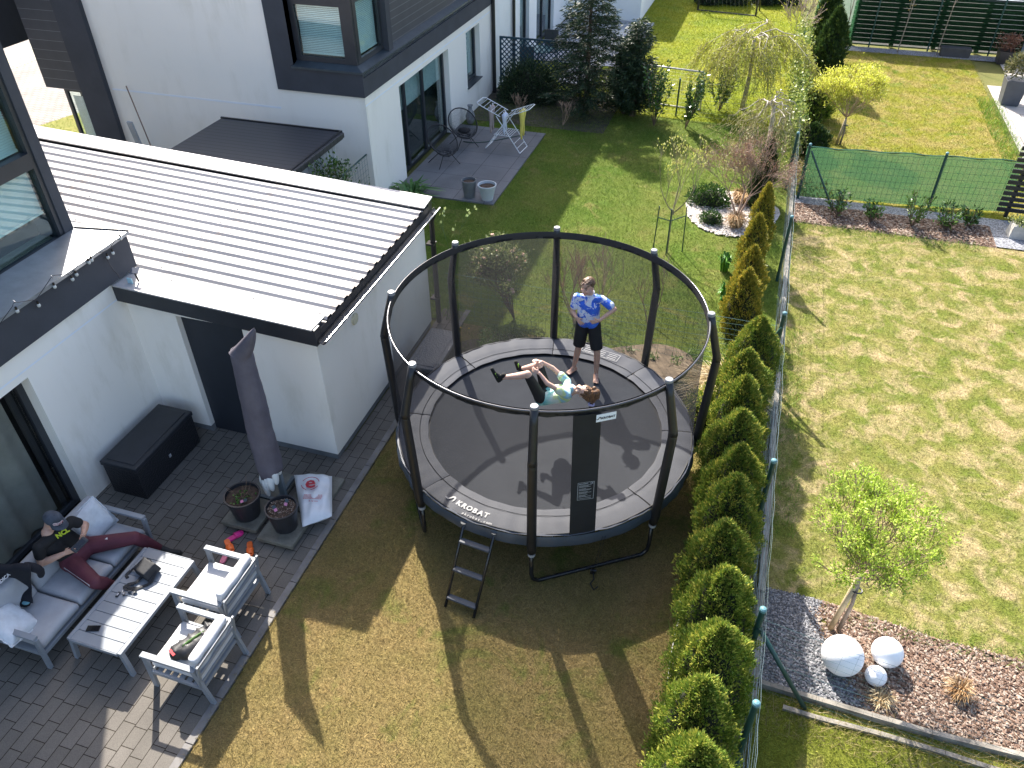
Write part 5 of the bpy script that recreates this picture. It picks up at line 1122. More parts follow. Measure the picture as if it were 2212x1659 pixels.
# string of garden bulbs along the band
sl = thing('string_lights', (BX+0.06, 6.0, 2.8), 'string of clear bulbs hanging along the dark band of the house', 'lights')
def cz(x, y): return (x*0.14583, 460.8+y*0.14583)
bl_ = [(1780, 350), (1665, 565), (1590, 630), (1350, 670), (1310, 705), (1125, 885), (1065, 955), (800, 1065), (565, 1340), (245, 1425)]
XB = BX+0.045
for q in bl_:
    p = onX(*cz(*q), XB); s_ = MB().tube(p+Vector((0, 0, 0.0)), p+Vector((0, 0, 0.035)), 0.013, n=10).build('socket', m_tube, sl)
    MB().ell(p+Vector((0, 0, -0.022)), 0.022, 0.022, 0.026).build('bulb', mat('clear_bulb', (0.55, 0.55, 0.52), 0.1, 0.02), s_, smooth=True)
wire = [(1770, 290), (1770, 340), (1640, 545), (1535, 605), (1290, 640), (1270, 670), (1110, 860), (1050, 930), (790, 955), (760, 1000), (550, 1310), (215, 1360), (200, 1410), (20, 1659), (-300, 2100)]
MB().path([onX(*cz(*q), XB)+Vector((0, 0, 0.03)) for q in wire], 0.004, 5).path([onX(*cz(*q), XB-0.01) for q in ((1560, 650), (1680, 850), (1740, 900), (1770, 960))], 0.004, 5).build('cable', m_tube, sl)
for q in ((1770, 290), (1295, 610), (775, 955), (215, 1325)): 
    p = onX(*cz(*q), BX+0.035); MB().path([p+Vector((0, 0, -0.01)), p+Vector((0.015, 0, 0.02)), p+Vector((-0.01, 0, 0.03))], 0.004, 5).build('hook', m_silver, sl)
# solar panel lamp on the garage capping
ps = G(300, 608, 2.55); sl2 = thing('solar_lamp', ps, 'small solar panel on a stalk standing on the garage roof edge', 'lamp')
MB().tube(ps, ps+Vector((-0.02, 0, 0.12)), 0.012, n=8).build('stalk', m_tube, sl2); MB().box(ps+Vector((-0.03, 0.02, 0.15)), (0.12, 0.10, 0.012), (rad(25), rad(-10), rad(10))).build('panel', mat('solar_cell', (0.12, 0.13, 0.16), 0.2), sl2, bevel=0.003)
MB().bx(ps.x-0.12, ps.x-0.05, ps.y-0.07, ps.y-0.05, ps.z-0.03, ps.z+0.07).build('reflector', mat('cyan_plate', (0.35, 0.55, 0.62), 0.3), sl2)
# ================================================================ people
def skin(name, c):
    m, n, l, b = new_mat(name); v = opos(n, l, kind='World'); a = noise(n, l, 18, 4, v)
    k = mix_rgb(n, l, ramp(n, l, a, 0.3, 0.7), tuple(x*0.93 for x in c), tuple(min(1, x*1.06) for x in c)); l.new(k, b.inputs['Base Color'])
    b.inputs['Roughness'].default_value = 0.5; b.inputs['Subsurface Weight'].default_value = 0.15; b.inputs['Subsurface Radius'].default_value = (0.02, 0.008, 0.004); b.inputs['Subsurface Scale'].default_value = 0.3; return m
sk_boy = skin('skin_fair', (0.56, 0.34, 0.25)); sk_girl = skin('skin_light', (0.62, 0.40, 0.31)); sk_man = skin('skin_tan', (0.50, 0.30, 0.22))
def basis(fwd, up):
    f = Vector(fwd).normalized(); u = Vector(up); u = (u-f*u.dot(f)).normalized(); x = f.cross(u)
    return Matrix((x, f, u)).transposed()
def add_head(mb, c, B, s=1.0):
    c = Vector(c)
    mb.ell(c+B @ Vector((0, -0.012, 0.03))*s, 0.074*s, 0.093*s, 0.085*s, 18, 12, B)
    mb.ell(c+B @ Vector((0, 0.018, -0.035))*s, 0.058*s, 0.068*s, 0.072*s, 16, 10, B)
    mb.ell(c+B @ Vector((0, 0.055, -0.085))*s, 0.026*s, 0.024*s, 0.022*s, 12, 8, B)
    mb.cap(c+B @ Vector((0, 0.082, 0.005))*s, c+B @ Vector((0, 0.100, -0.030))*s, 0.009*s, 0.014*s, 8)
    for q in (-1, 1):
        mb.ell(c+B @ Vector((q*0.076, -0.005, -0.005))*s, 0.010*s, 0.020*s, 0.032*s, 10, 8, B)
        mb.ell(c+B @ Vector((q*0.035, 0.060, -0.035))*s, 0.026*s, 0.022*s, 0.028*s, 10, 8, B)
    mb.ell(c+B @ Vector((0, 0.080, -0.055))*s, 0.022*s, 0.010*s, 0.011*s, 10, 6, B)
def face_parts(par, c, B, s=1.0, brow=(0.08, 0.05, 0.03), closed=False):
    c = Vector(c)
    mb = MB(); mb2 = MB(); mb3 = MB()
    for q in (-1, 1):
        if not closed: mb.ell(c+B @ Vector((q*0.030, 0.0815, 0.008))*s, 0.013*s, 0.006*s, 0.006*s, 10, 6, B)
        mb2.cap(c+B @ Vector((q*0.016, 0.088, 0.030))*s, c+B @ Vector((q*0.046, 0.078, 0.030))*s, 0.0045*s, 0.003*s, 6)
        if closed: mb2.cap(c+B @ Vector((q*0.020, 0.083, 0.006))*s, c+B @ Vector((q*0.042, 0.077, 0.006))*s, 0.003*s, 0.002*s, 6)
    if mb.v: mb.build('eyes', mat('eye_dark', (0.04, 0.03, 0.03), 0.3), par)
    mb2.build('eyebrows', mat('brow'+str(brow[0]), brow, 0.8), par)
    mb3.cap(c+B @ Vector((-0.02, 0.088, -0.057))*s, c+B @ Vector((0.02, 0.088, -0.057))*s, 0.0055*s, 0.0055*s, 8); mb3.build('mouth', mat('lips', (0.45, 0.17, 0.14), 0.5), par)
def add_hand(mb, w, d, side, s=1.0, curl=0.5, thumb=1, r=0.0078):
    """w wrist, d pointing direction, side = across the knuckles (towards the thumb), palm faces d x side"""
    w = Vector(w); d = Vector(d).normalized(); sd_ = Vector(side); sd_ = (sd_-d*sd_.dot(d)).normalized(); nn_ = d.cross(sd_)*thumb
    for k in (-1.2, -0.4, 0.4, 1.2): mb.cap(w+sd_*0.012*k*s, w+d*0.085*s+sd_*0.019*k*s, 0.014*s, 0.0115*s, 8)
    for k, L in ((-1.5, 0.052), (-0.5, 0.066), (0.5, 0.070), (1.5, 0.062)):
        k = -k if False else k; p = w+d*0.09*s+sd_*0.0185*k*s; dd = (d+sd_*0.06*k).normalized(); c1 = curl*0.8
        q1 = p+(dd*math.cos(c1)+nn_*math.sin(c1))*L*0.5*s; q2 = q1+(dd*math.cos(c1*2)+nn_*math.sin(c1*2))*L*0.55*s
        mb.cap(p, q1, r*1.05*s, r*s, 8).cap(q1, q2, r*s, r*0.85*s, 8)
    t0 = w+d*0.03*s+sd_*0.026*s; t1 = t0+(sd_*0.75+d*0.7+nn_*0.2).normalized()*0.035*s; t2 = t1+(sd_*0.3+d+nn_*0.3).normalized()*0.03*s
    mb.cap(t0, t1, 0.012*s, 0.0095*s, 8).cap(t1, t2, 0.0095*s, 0.008*s, 8)
def add_foot(mb, ankle, toe, s=1.0, toes=True):
    a = Vector(ankle); t = Vector(toe); d = (t-a); d.z = 0 if abs(d.z) < 0.12 else d.z; L = d.length; d.normalize(); up = Vector((0, 0, 1)); up = (up-d*up.dot(d)).normalized(); x = d.cross(up)
    heel = a-up*0.045*s-d*0.03; ball = heel+d*(L*0.80+0.03)-up*0.008
    mb.cap(a, heel, 0.034*s, 0.030*s).cap(heel, ball, 0.029*s, 0.022*s).cap(a, ball, 0.030*s, 0.018*s)
    mb.cap(heel+x*0.01, ball+x*0.022*s, 0.026*s, 0.018*s).cap(heel-x*0.01, ball-x*0.022*s, 0.026*s, 0.018*s)
    if toes:
        for k in range(5):
            p = ball+x*(-0.034+0.017*k)*s; mb.cap(p, p+d*(0.045-0.005*abs(k-1))*s-up*0.004, 0.011*s if k else 0.013*s, 0.0085*s, 8)
def hairmat(name, c, c2):
    m, n, l, b = new_mat(name); v = opos(n, l, kind='World', scale=(1, 1, 0.35)); a = noise(n, l, 70, 4, v)
    l.new(mix_rgb(n, l, ramp(n, l, a, 0.35, 0.65), c, c2), b.inputs['Base Color']); b.inputs['Roughness'].default_value = 0.45; bump(n, l, b, a, 0.8, 0.01); return m
zz = lambda x, y: (1036.8+x*.20833, 547.2+y*.20833)
def Wb(x, y, Y): return onY(*zz(x, y), Y)
# ---- standing boy
boy = thing('person', (-1.75, 9.03, 0.85), 'barefoot boy standing on the trampoline, hands on his waist, in a blue splash pattern shirt', 'person')
BH = Wb(1118, 345, 8.99); Bb = basis((-0.36, -0.92, -0.06), (-0.02, -0.1, 0.95))
mb = MB(); add_head(mb, BH, Bb, 1.08)
nb_ = Vector((BH.x+0.02, 9.06, BH.z-0.14)); mb.cap(BH+Vector((0.0, 0.03, -0.05)), nb_, 0.045, 0.052)
aL_, aR_ = Vector((-1.915, 9.08, 0.925)), Vector((-1.565, 9.02, 0.925))
kL, kR = Wb(1022, 975, 9.04), Wb(1215, 1030, 8.99); hL, hR = Vector((-1.82, 9.08, 1.72)), Vector((-1.66, 9.08, 1.72))
mb.cap(hL, kL, 0.078, 0.050).cap(hR, kR, 0.078, 0.050)
for k_, a_ in ((kL, aL_), (kR, aR_)): mid_ = k_.lerp(a_, 0.3)+Vector((0, 0.012, 0)); mb.cap(k_, mid_, 0.047, 0.049).cap(mid_, a_, 0.049, 0.029)
add_foot(mb, aL_, G(*zz(918, 1245), 0.86)); add_foot(mb, aR_, G(*zz(1200, 1345), 0.86))
sL, sR = Vector((-1.905, 9.07, 2.135)), Vector((-1.585, 9.07, 2.135)); sL = Wb(1005, 450, 9.06); sR = Wb(1262, 475, 9.06)
eL, eR = Wb(962, 600, 9.04), Wb(1395, 580, 9.02); wL, wR = Wb(1000, 665, 8.93), Wb(1240, 695, 8.88)
chest = Vector(((sL.x+sR.x)/2, 9.07, sL.z-0.12)); pel = Vector((-1.74, 9.08, 1.76))
mb.cap(nb_, chest, 0.06, 0.10).cap(chest+Vector((-0.06, 0, 0)), pel+Vector((-0.04, 0, 0)), 0.085, 0.08).cap(chest+Vector((0.06, 0, 0)), pel+Vector((0.04, 0, 0)), 0.085, 0.08)
for s_, e_, w_ in ((sL, eL, wL), (sR, eR, wR)): mb.cap(s_, e_, 0.042, 0.034).cap(e_, w_, 0.034, 0.023)
hdL = (Wb(1052, 735, 8.90)-wL); hdR = (Wb(1120, 728, 8.86)-wR)
add_hand(mb, wL, hdL, Vector((0.7, 0, 0.5)), 0.93, 0.35, -1); add_hand(mb, wR, hdR, Vector((-0.1, 0, 0.9)), 0.93, 0.3, 1)
bd = mb.body('body', sk_boy, boy, 0.006, 5); face_parts(boy, BH, Bb, 1.08)
mb = MB(); 
for q in range(70):
    th = random.uniform(0, 6.283); ph = random.uniform(0.0, 1.65); p = Vector((math.sin(ph)*math.sin(th)*0.078, -0.015+math.sin(ph)*math.cos(th)*0.096, 0.034+math.cos(ph)*0.090))*1.07
    if p.y > 0.030 and p.z < 0.066: continue
    dd = Vector((0.2*p.x, 0.3*(p.y+0.03), 0)) + Vector((random.uniform(-.008, .008), 0.020, -0.014)); mb.cap(BH+Bb @ p, BH+Bb @ (p*1.0+dd), 0.0105, 0.008, 6)
mb.ell(BH+Bb @ Vector((0, -0.022, 0.045)), 0.085, 0.098, 0.090, 16, 10, Bb)
mb.body('hair', hairmat('hair_brown', (0.055, 0.028, 0.015), (0.20, 0.115, 0.06)), boy, 0.005, 16)
def splash_mat():
    m, n, l, b = new_mat('splash_shirt'); v = opos(n, l, kind='World', loc=(0.3, 0, 0.1)); a = noise(n, l, 7.5, 8, v, 0.68, 0.5); c = noise(n, l, 17, 7, v, 0.72, 0.8)
    v2 = opos(n, l, kind='World', loc=(3, 1, 5)); d = noise(n, l, 22, 5, v2, 0.7, 1.5)
    sp = n.new('ShaderNodeSeparateXYZ'); l.new(opos(n, l, kind='World'), sp.inputs[0]); low = ramp(n, l, sp.outputs[2], 0, 1)
    r = n.new('ShaderNodeMapRange'); l.new(sp.outputs[2], r.inputs[0]); r.inputs[1].default_value = 1.68; r.inputs[2].default_value = 1.86; r.inputs[3].default_value = 0.30; r.inputs[4].default_value = 0.0
    ad = n.new('ShaderNodeMath'); l.new(a, ad.inputs[0]); l.new(r.outputs[0], ad.inputs[1])
    k = mix_rgb(n, l, ramp(n, l, ad.outputs[0], 0.50, 0.52), (0.66, 0.70, 0.82), (0.035, 0.13, 0.62)); k = mix_rgb(n, l, ramp(n, l, c, 0.60, 0.63), k, (0.03, 0.28, 0.75)); k = mix_rgb(n, l, ramp(n, l, d, 0.66, 0.68), k, (0.5, 0.03, 0.18))
    k = mix_rgb(n, l, ramp(n, l, c, 0.29, 0.31, (1, 1, 1), (0, 0, 0)), k, (0.012, 0.012, 0.10))
    l.new(k, b.inputs['Base Color']); b.inputs['Roughness'].default_value = 0.8; bump(n, l, b, noise(n, l, 14, 3, v), 0.5, 0.02); return m
mb = MB(); hem = 1.685
mb.cap(chest+Vector((-0.065, -0.005, 0.01)), Vector((-1.80, 9.06, hem+0.09)), 0.098, 0.098, 16).cap(chest+Vector((0.065, -0.005, 0.01)), Vector((-1.68, 9.06, hem+0.09)), 0.098, 0.098, 16)
mb.cap(sL+Vector((0.03, 0, -0.005)), sR+Vector((-0.03, 0, -0.005)), 0.056, 0.056).cap(nb_+Vector((0, 0, -0.04)), chest, 0.07, 0.11)
mb.cap(sL, sL.lerp(eL, 0.62), 0.056, 0.060).cap(sR, sR.lerp(eR, 0.66), 0.056, 0.064)
mb.body('t_shirt', splash_mat(), boy, 0.007, 5)
MB().path([nb_+Vector((0.058*math.cos(a), -0.005+0.058*math.sin(a), 0.006+0.03*math.sin(a)+0.0)) for a in np.linspace(0, 6.1, 20)], 0.009, 8, closed=True).build('collar', mat('collar_white', (0.7, 0.72, 0.78), 0.8), boy, smooth=True)
mb = MB(); hemz = 1.385
for h_, k_ in ((hL, kL), (hR, kR)):
    d_ = (k_-h_).normalized(); q = h_+d_*0.36; mb.cap(h_+Vector((0, 0, 0.03)), h_+d_*0.14, 0.098, 0.094, 16)
    mb.tube(h_+d_*0.10, q, 0.095, 0.090, 16)
mb.cap(hL+Vector((0.02, 0, 0.06)), hR+Vector((-0.02, 0, 0.06)), 0.095, 0.095, 16)
mb.body('shorts', mat('shorts_black', (0.010, 0.010, 0.011), 0.8, 0.1, bmp=0.3), boy, 0.008, 3)
# ---- girl in mid air
gr = thing('person', (-1.95, 7.6, 1.55), 'girl in mid air on her back above the trampoline mat, knees drawn up, black socks', 'person')
GH = Wb(1065, 1428, 7.6); Gb = basis((-0.42, -0.38, 0.80), (0.90, -0.20, 0.20)); mb = MB(); add_head(mb, GH, Gb, 0.97)
neck = Wb(985, 1415, 7.62); ch_ = Wb(890, 1425, 7.63)+Vector((0, 0, -0.03)); pv = Wb(665, 1475, 7.64)+Vector((0, 0, -0.01))
mb.cap(GH+Gb @ Vector((0, -0.01, -0.06)), neck, 0.042, 0.045).cap(neck, ch_, 0.05, 0.09)
for o_ in (-0.06, 0.06): mb.cap(ch_+Vector((0, o_, 0)), pv+Vector((0, o_, 0)), 0.075, 0.078)
shN, shF = Wb(900, 1470, 7.47), Wb(905, 1330, 7.78); elN, elF = Wb(700, 1350, 7.42), Wb(755, 1190, 7.82); wrN, wrF = Wb(618, 1245, 7.47), Wb(640, 1125, 7.79)
for s_, e_, w_ in ((shN, elN, wrN), (shF, elF, wrF)): mb.cap(s_, e_, 0.038, 0.031).cap(e_, w_, 0.031, 0.021)
add_hand(mb, wrN, Wb(545, 1205, 7.50)-wrN, Vector((0.3, 0.3, 0.8)), 0.85, 0.45, 1); add_hand(mb, wrF, Wb(560, 1100, 7.74)-wrF, Vector((0.2, -0.9, 0.3)), 0.85, 0.45, -1)
knN, knF = Wb(492, 1252, 7.50), Wb(612, 1152, 7.76); anN, anF = Wb(225, 1288, 7.50), Wb(425, 1200, 7.76); hN, hF = Wb(625, 1490, 7.54), Wb(690, 1440, 7.74)
for h_, k_, a_ in ((hN, knN, anN), (hF, knF, anF)): m_ = k_.lerp(a_, 0.3)+Vector((0, 0, -0.012)); mb.cap(h_, k_, 0.075, 0.048).cap(k_, m_, 0.046, 0.047).cap(m_, a_, 0.047, 0.028)
mb.body('body', sk_girl, gr, 0.006, 5); face_parts(gr, GH, Gb, 0.97, (0.10, 0.06, 0.04), closed=True)
def sockfoot(a_, heel, toe, nm):
    mb = MB(); mb.cap(a_.lerp(heel, -0.9), a_, 0.034, 0.034).cap(a_, heel, 0.034, 0.031).cap(heel, toe, 0.031, 0.024).cap(a_, heel.lerp(toe, 0.7), 0.034, 0.026); return mb.body('sock', nm, gr, 0.006, 4)
m_sock = mat('sock_black', (0.012, 0.013, 0.012), 0.9, 0.1); m_lime = mat('sock_lime', (0.2, 0.42, 0.03), 0.8)
def sock(a_, hp, tp_, Y, up_):
    heel = Wb(hp[0], hp[1], Y); toe = Wb(tp_[0], tp_[1], Y); o = sockfoot(a_, heel, toe, m_sock)
    mb = MB()
    for t in (0.35, 0.5, 0.62):
        c = heel.lerp(toe, t)+Vector((0.022, -0.012, 0.012)); mb.ell(c, 0.014, 0.02, 0.006, 8, 6, Euler((0.5, 0.9, 0.4)).to_matrix())
    mb.build('sock_print', m_lime, o, smooth=True)
sock(Wb(222, 1290, 7.50), (195, 1318), (125, 1200), 7.50, 0); sock(Wb(425, 1200, 7.76), (400, 1195), (372, 1128), 7.76, 0)
mb = MB()
for h_, k_ in ((hN, knN), (hF, knF)): mb.cap(h_, h_.lerp(k_, 0.85), 0.082, 0.060, 16)
mb.cap(hN, hF, 0.088, 0.085); mb.body('leggings', mat('leggings_black', (0.010, 0.010, 0.011), 0.7, 0.1), gr, 0.007, 4)
def tie_mat():
    m, n, l, b = new_mat('tie_dye'); v = opos(n, l, kind='World', loc=(0.3, 0.2, 0.7)); a = noise(n, l, 6, 4, v, 0.5, 1.2)
    sp = n.new('ShaderNodeSeparateXYZ'); l.new(opos(n, l, kind='World'), sp.inputs[0]); r = n.new('ShaderNodeMapRange'); l.new(sp.outputs[0], r.inputs[0]); r.inputs[1].default_value = -2.08; r.inputs[2].default_value = -1.58; r.inputs[3].default_value = 0.12; r.inputs[4].default_value = 0.62
    ad = n.new('ShaderNodeMath'); l.new(r.outputs[0], ad.inputs[0]); ms = n.new('ShaderNodeMath'); ms.operation = 'MULTIPLY'; l.new(a, ms.inputs[0]); ms.inputs[1].default_value = 0.6; l.new(ms.outputs[0], ad.inputs[1])
    rr = n.new('ShaderNodeValToRGB'); e = rr.color_ramp.elements; e[0].position = 0.32; e[0].color = (0.03, 0.16, 0.36, 1); e[1].position = 1.0; e[1].color = (0.62, 0.68, 0.85, 1)
    for p_, c_ in ((0.46, (0.06, 0.36, 0.42)), (0.58, (0.30, 0.62, 0.55)), (0.68, (0.62, 0.72, 0.66)), (0.78, (0.55, 0.66, 0.25)), (0.87, (0.25, 0.50, 0.60))):
        x = e.new(p_); x.color = rgba(c_)
    l.new(ad.outputs[0], rr.inputs[0]); l.new(rr.outputs[0], b.inputs['Base Color']); b.inputs['Roughness'].default_value = 0.8; bump(n, l, b, noise(n, l, 16, 3, v), 0.5, 0.02); return m
mb = MB()
for o_ in (-0.065, 0.065): mb.cap(ch_+Vector((0.01, o_, 0)), pv+Vector((-0.02, o_, 0)), 0.086, 0.090, 16)
mb.cap(shN.lerp(shF, 0.05), shN.lerp(shF, 0.95), 0.055).cap(neck+Vector((-0.05, 0, 0)), ch_, 0.065, 0.10).cap(shN, shN.lerp(elN, 0.42), 0.054, 0.058).cap(shF, shF.lerp(elF, 0.42), 0.054, 0.058)
ts = mb.body('t_shirt', tie_mat(), gr, 0.007, 5)
pc = Wb(830, 1385, 7.56)
for (c_, dx, dz, s_) in (((0.6, 0.05, 0.25), 0.03, 0.0, 0.035), ((0.75, 0.5, 0.05), -0.01, -0.005, 0.03), ((0.1, 0.05, 0.15), -0.04, -0.02, 0.03), ((0.7, 0.1, 0.1), -0.055, -0.02, 0.02)):
    MB().ell(pc+Vector((dx, -0.01, dz-0.012)), s_, s_*0.8, s_*0.35, 10, 6, Euler((0.5, 0.3, 0)).to_matrix()).build('shirt_print', mat('print%.2f' % c_[0], c_, 0.7), ts, smooth=True)
Fg = frame(Wb(705, 1490, 7.545)+Vector((0, -0.012, 0.0)), Vector((-1, 0, 0.05)), Vector((0, 0.5, -1)))
text_mesh('shirt_lettering', 'STARS', 0.045, Fg, mat('ink_navy', (0.01, 0.02, 0.06), 0.7), ts)
# hair and ponytail
mb = MB(); mb.ell(GH+Gb @ Vector((0, -0.024, 0.035)), 0.078, 0.094, 0.088, 18, 12, Gb)
tl = Wb(1170, 1530, 7.55)
for q in range(170):
    th = random.uniform(0, 6.283); ph = random.uniform(0, 1.9); p = Vector((math.sin(ph)*math.sin(th)*0.080, -0.022+math.sin(ph)*math.cos(th)*0.097, 0.036+math.cos(ph)*0.092))
    if p.y > 0.035 and p.z < 0.075: continue
    a_ = GH+Gb @ p; mb.cap(a_, a_.lerp(tl, random.uniform(0.55, 0.95))+Vector((random.uniform(-.01, .02), 0, random.uniform(-.01, .02))), 0.012, 0.008, 6)
mb.cap(Wb(1200, 1450, 7.58), tl, 0.062, 0.035).cap(Wb(1185, 1400, 7.6), Wb(1215, 1490, 7.56), 0.03, 0.035).cap(Wb(1120, 1500, 7.57), tl, 0.05, 0.03)
mb.body('hair', hairmat('hair_chestnut', (0.045, 0.022, 0.012), (0.24, 0.12, 0.05)), gr, 0.006, 14)
mb = MB(); t0 = Wb(1155, 1565, 7.54)
for k in range(16): mb.cap(t0+Vector((random.uniform(-.015, .015), random.uniform(-.015, .015), 0)), Wb(1150+random.uniform(-30, 40), 1640+random.uniform(0, 40), 7.52), 0.014, 0.005, 6)
mb.body('ponytail', hairmat('hair_tail', (0.03, 0.015, 0.010), (0.12, 0.06, 0.03)), gr, 0.005, 1)
MB().path([t0+Vector((0.03*math.cos(a), 0.03*math.sin(a), 0.006*math.sin(3*a))) for a in np.linspace(0, 5.8, 12)], 0.014, 8, closed=True).build('scrunchie', mat('scrunchie_lilac', (0.45, 0.42, 0.62), 0.8), gr, smooth=True)
# ---- man on the sofa
mn = thing('person', (-6.8, 4.2, 0.42), 'seated man in a black t-shirt, maroon track pants and a dark cap holding a controller', 'person')
mm_ = lambda x, y, z: G(x*.20833, 1036.8+y*.20833, z)
MH = mm_(545, 425, 1.10); Mb = basis((0.78, 0.10, -0.55), (0.5, 0.05, 0.85)); mb = MB(); add_head(mb, MH, Mb, 1.08)
mnk = mm_(500, 545, 0.98); mch = Vector((-7.01, 4.16, 0.80)); mpv = Vector((-6.93, 4.24, 0.50))
mb.cap(MH+Mb @ Vector((0, -0.02, -0.06)), mnk, 0.056, 0.062).cap(mnk, mch, 0.075, 0.12)
for o_ in (-0.08, 0.08): mb.cap(mch+Vector((0, o_, 0)), mpv+Vector((0.03, o_*0.8, 0)), 0.10, 0.10)
SR, SL = mm_(400, 700, 0.93), mm_(740, 430, 0.93); ER, EL = mm_(430, 865, 0.72), mm_(885, 465, 0.80); WR, WL = mm_(660, 765, 0.80), mm_(865, 570, 0.82)
for s_, e_, w_ in ((SR, ER, WR), (SL, EL, WL)): mb.cap(s_, e_, 0.055, 0.044).cap(e_, e_.lerp(w_, 0.35), 0.044, 0.044).cap(e_.lerp(w_, 0.35), w_, 0.044, 0.029)
dv = (mm_(790, 700, 0.84)+mm_(850, 650, 0.84))/2
add_hand(mb, WR, mm_(790, 715, 0.82)-WR, Vector((0, 0.2, 1)), 1.05, 0.5, 1, 0.0085); add_hand(mb, WL, mm_(830, 640, 0.83)-WL, Vector((0, -0.1, 1)), 1.05, 0.6, -1, 0.0085)
mb.body('body', sk_man, mn, 0.007, 5); face_parts(mn, MH, Mb, 1.08)
KL, KR = mm_(1395, 600, 0.53), mm_(985, 1060, 0.54); AL, AR = mm_(1655, 700, 0.12), Vector((-6.45, 4.20, 0.13)); HL, HR = Vector((-6.86, 4.36, 0.52)), Vector((-6.86, 4.12, 0.52))
mb = MB(); mb.cap(HL, HR, 0.13, 0.13)
for h_, k_, a_ in ((HL, KL, AL), (HR, KR, AR)): mb.cap(h_, k_, 0.115, 0.082, 16).cap(k_, k_.lerp(a_, 0.4), 0.080, 0.078, 16).cap(k_.lerp(a_, 0.4), a_, 0.078, 0.045, 16)
m_mar = mat('maroon_jersey', (0.085, 0.016, 0.028), 0.75, 0.12, 6, bmp=0.4, bscale=14)
tp_ = mb.body('track_pants', m_mar, mn, 0.009, 4)
for k in range(3):
    off = Vector((0, -0.098, 0.035-k*0.014)); off2 = Vector((0.0, -0.072, 0.035-k*0.012))
    MB().path([HR+off+Vector((0.02, -0.02, 0.0)), HR.lerp(KR, 0.5)+(off+off2)/2+Vector((0, -0.006, 0)), KR+off2*1.05], 0.004, 5).build('side_stripe', m_white, tp_)
mb = MB(); pp = mm_(1085, 615, 0.635); mb.add([pp+Vector(v) for v in ((0, 0, 0), (0.035, 0.01, -0.002), (0.01, 0.035, 0.002))], [(0, 1, 2)]); mb.build('pants_emblem', m_white, tp_)
mb = MB()
for o_ in (-0.085, 0.085): mb.cap(mch+Vector((0.0, o_, 0.02)), mpv+Vector((0.03, o_*0.85, 0.06)), 0.118, 0.115, 18)
mb.cap(SR.lerp(SL, 0.1), SR.lerp(SL, 0.9), 0.070).cap(mnk+Vector((0, 0, -0.06)), mch, 0.085, 0.125).cap(SR, SR.lerp(ER, 0.50), 0.070, 0.064).cap(SL, SL.lerp(EL, 0.45), 0.070, 0.064)
sh_ = mb.body('t_shirt', mat('tee_black', (0.008, 0.008, 0.009), 0.85, 0.1, bmp=0.4, bscale=12), mn, 0.008, 5)
fc = mm_(640, 560, 0.93); Fm = frame(fc+Vector((0.02, 0, 0.02)), mm_(700, 520, 0.93)-mm_(590, 590, 0.93), Vector((-0.6, 0, 0.8)))
text_mesh('shirt_lettering', 'NCL', 0.075, Fm, mat('lime_print', (0.42, 0.50, 0.01), 0.6), sh_, bold=0.004, ext=0.004)
MB().path([mnk+Vector((0.062*math.cos(a), 0.062*math.sin(a), -0.010-0.02*math.cos(a))) for a in np.linspace(0, 6.1, 18)], 0.003, 5, closed=True).build('neck_chain', m_silver, mn)
# cap
cb = MB(); cc = MH+Mb @ Vector((0, -0.008, 0.045)); vs = []; nk = 24
for i in range(9):
    ph = (math.pi/2)*i/8
    for k in range(nk): a = 2*math.pi*k/nk; vs.append(cc+Mb @ Vector((0.093*math.cos(ph)*math.cos(a), 0.110*math.cos(ph)*math.sin(a), 0.092*math.sin(ph))))
cb.add(vs, [(i*nk+k, i*nk+(k+1) % nk, (i+1)*nk+(k+1) % nk, (i+1)*nk+k) for i in range(8) for k in range(nk)])
m_capm = mat('cap_washed', (0.045, 0.055, 0.075), 0.85, 0.25, 12, bmp=0.3)
cp = cb.build('cap', m_capm, mn, smooth=True, sol=0.004)
vs = []; 
for j in range(6):
    for k in range(13):
        a = math.pi*(0.08+0.84*k/12); t = j/5; r = 0.098+0.075*t*math.sin(a)**0.6; vs.append(cc+Mb @ Vector((0.095*math.cos(a)*(1+0.05*t), 0.108*math.sin(a)+0.078*t*math.sin(a)**0.5, 0.004-0.018*t-0.03*abs(math.cos(a))**2*t-0.0)))
MB().add(vs, [(j*13+k, j*13+k+1, (j+1)*13+k+1, (j+1)*13+k) for j in range(5) for k in range(12)]).build('brim', m_capm, cp, smooth=True, sol=0.005)
MB().ell(cc+Mb @ Vector((0, 0, 0.094)), 0.010, 0.010, 0.005).build('button', m_capm, cp)
for k, chx in enumerate('CROATIA'):
    a = math.pi/2+(k-3)*0.17-0.45; ph = 0.42; p = cc+Mb @ Vector((0.098*math.cos(ph)*math.cos(a), 0.116*math.cos(ph)*math.sin(a), 0.098*math.sin(ph)+0.006*(k-3)*0))
    xd_ = Mb @ Vector((-math.sin(a), math.cos(a), 0)); up_ = Mb @ Vector((-math.cos(a)*math.sin(ph), -math.sin(a)*math.sin(ph), math.cos(ph)))
    text_mesh('cap_lettering', chx, 0.045, frame(p, xd_, up_), mat('cap_white', (0.75, 0.73, 0.75), 0.6), cp, bold=0.0035, ext=0.001); text_mesh('cap_lettering', chx, 0.045, frame(p+(xd_.cross(up_))*0.0022, xd_, up_), mat('cap_red', (0.25, 0.02, 0.05), 0.6), cp, ext=0.001)
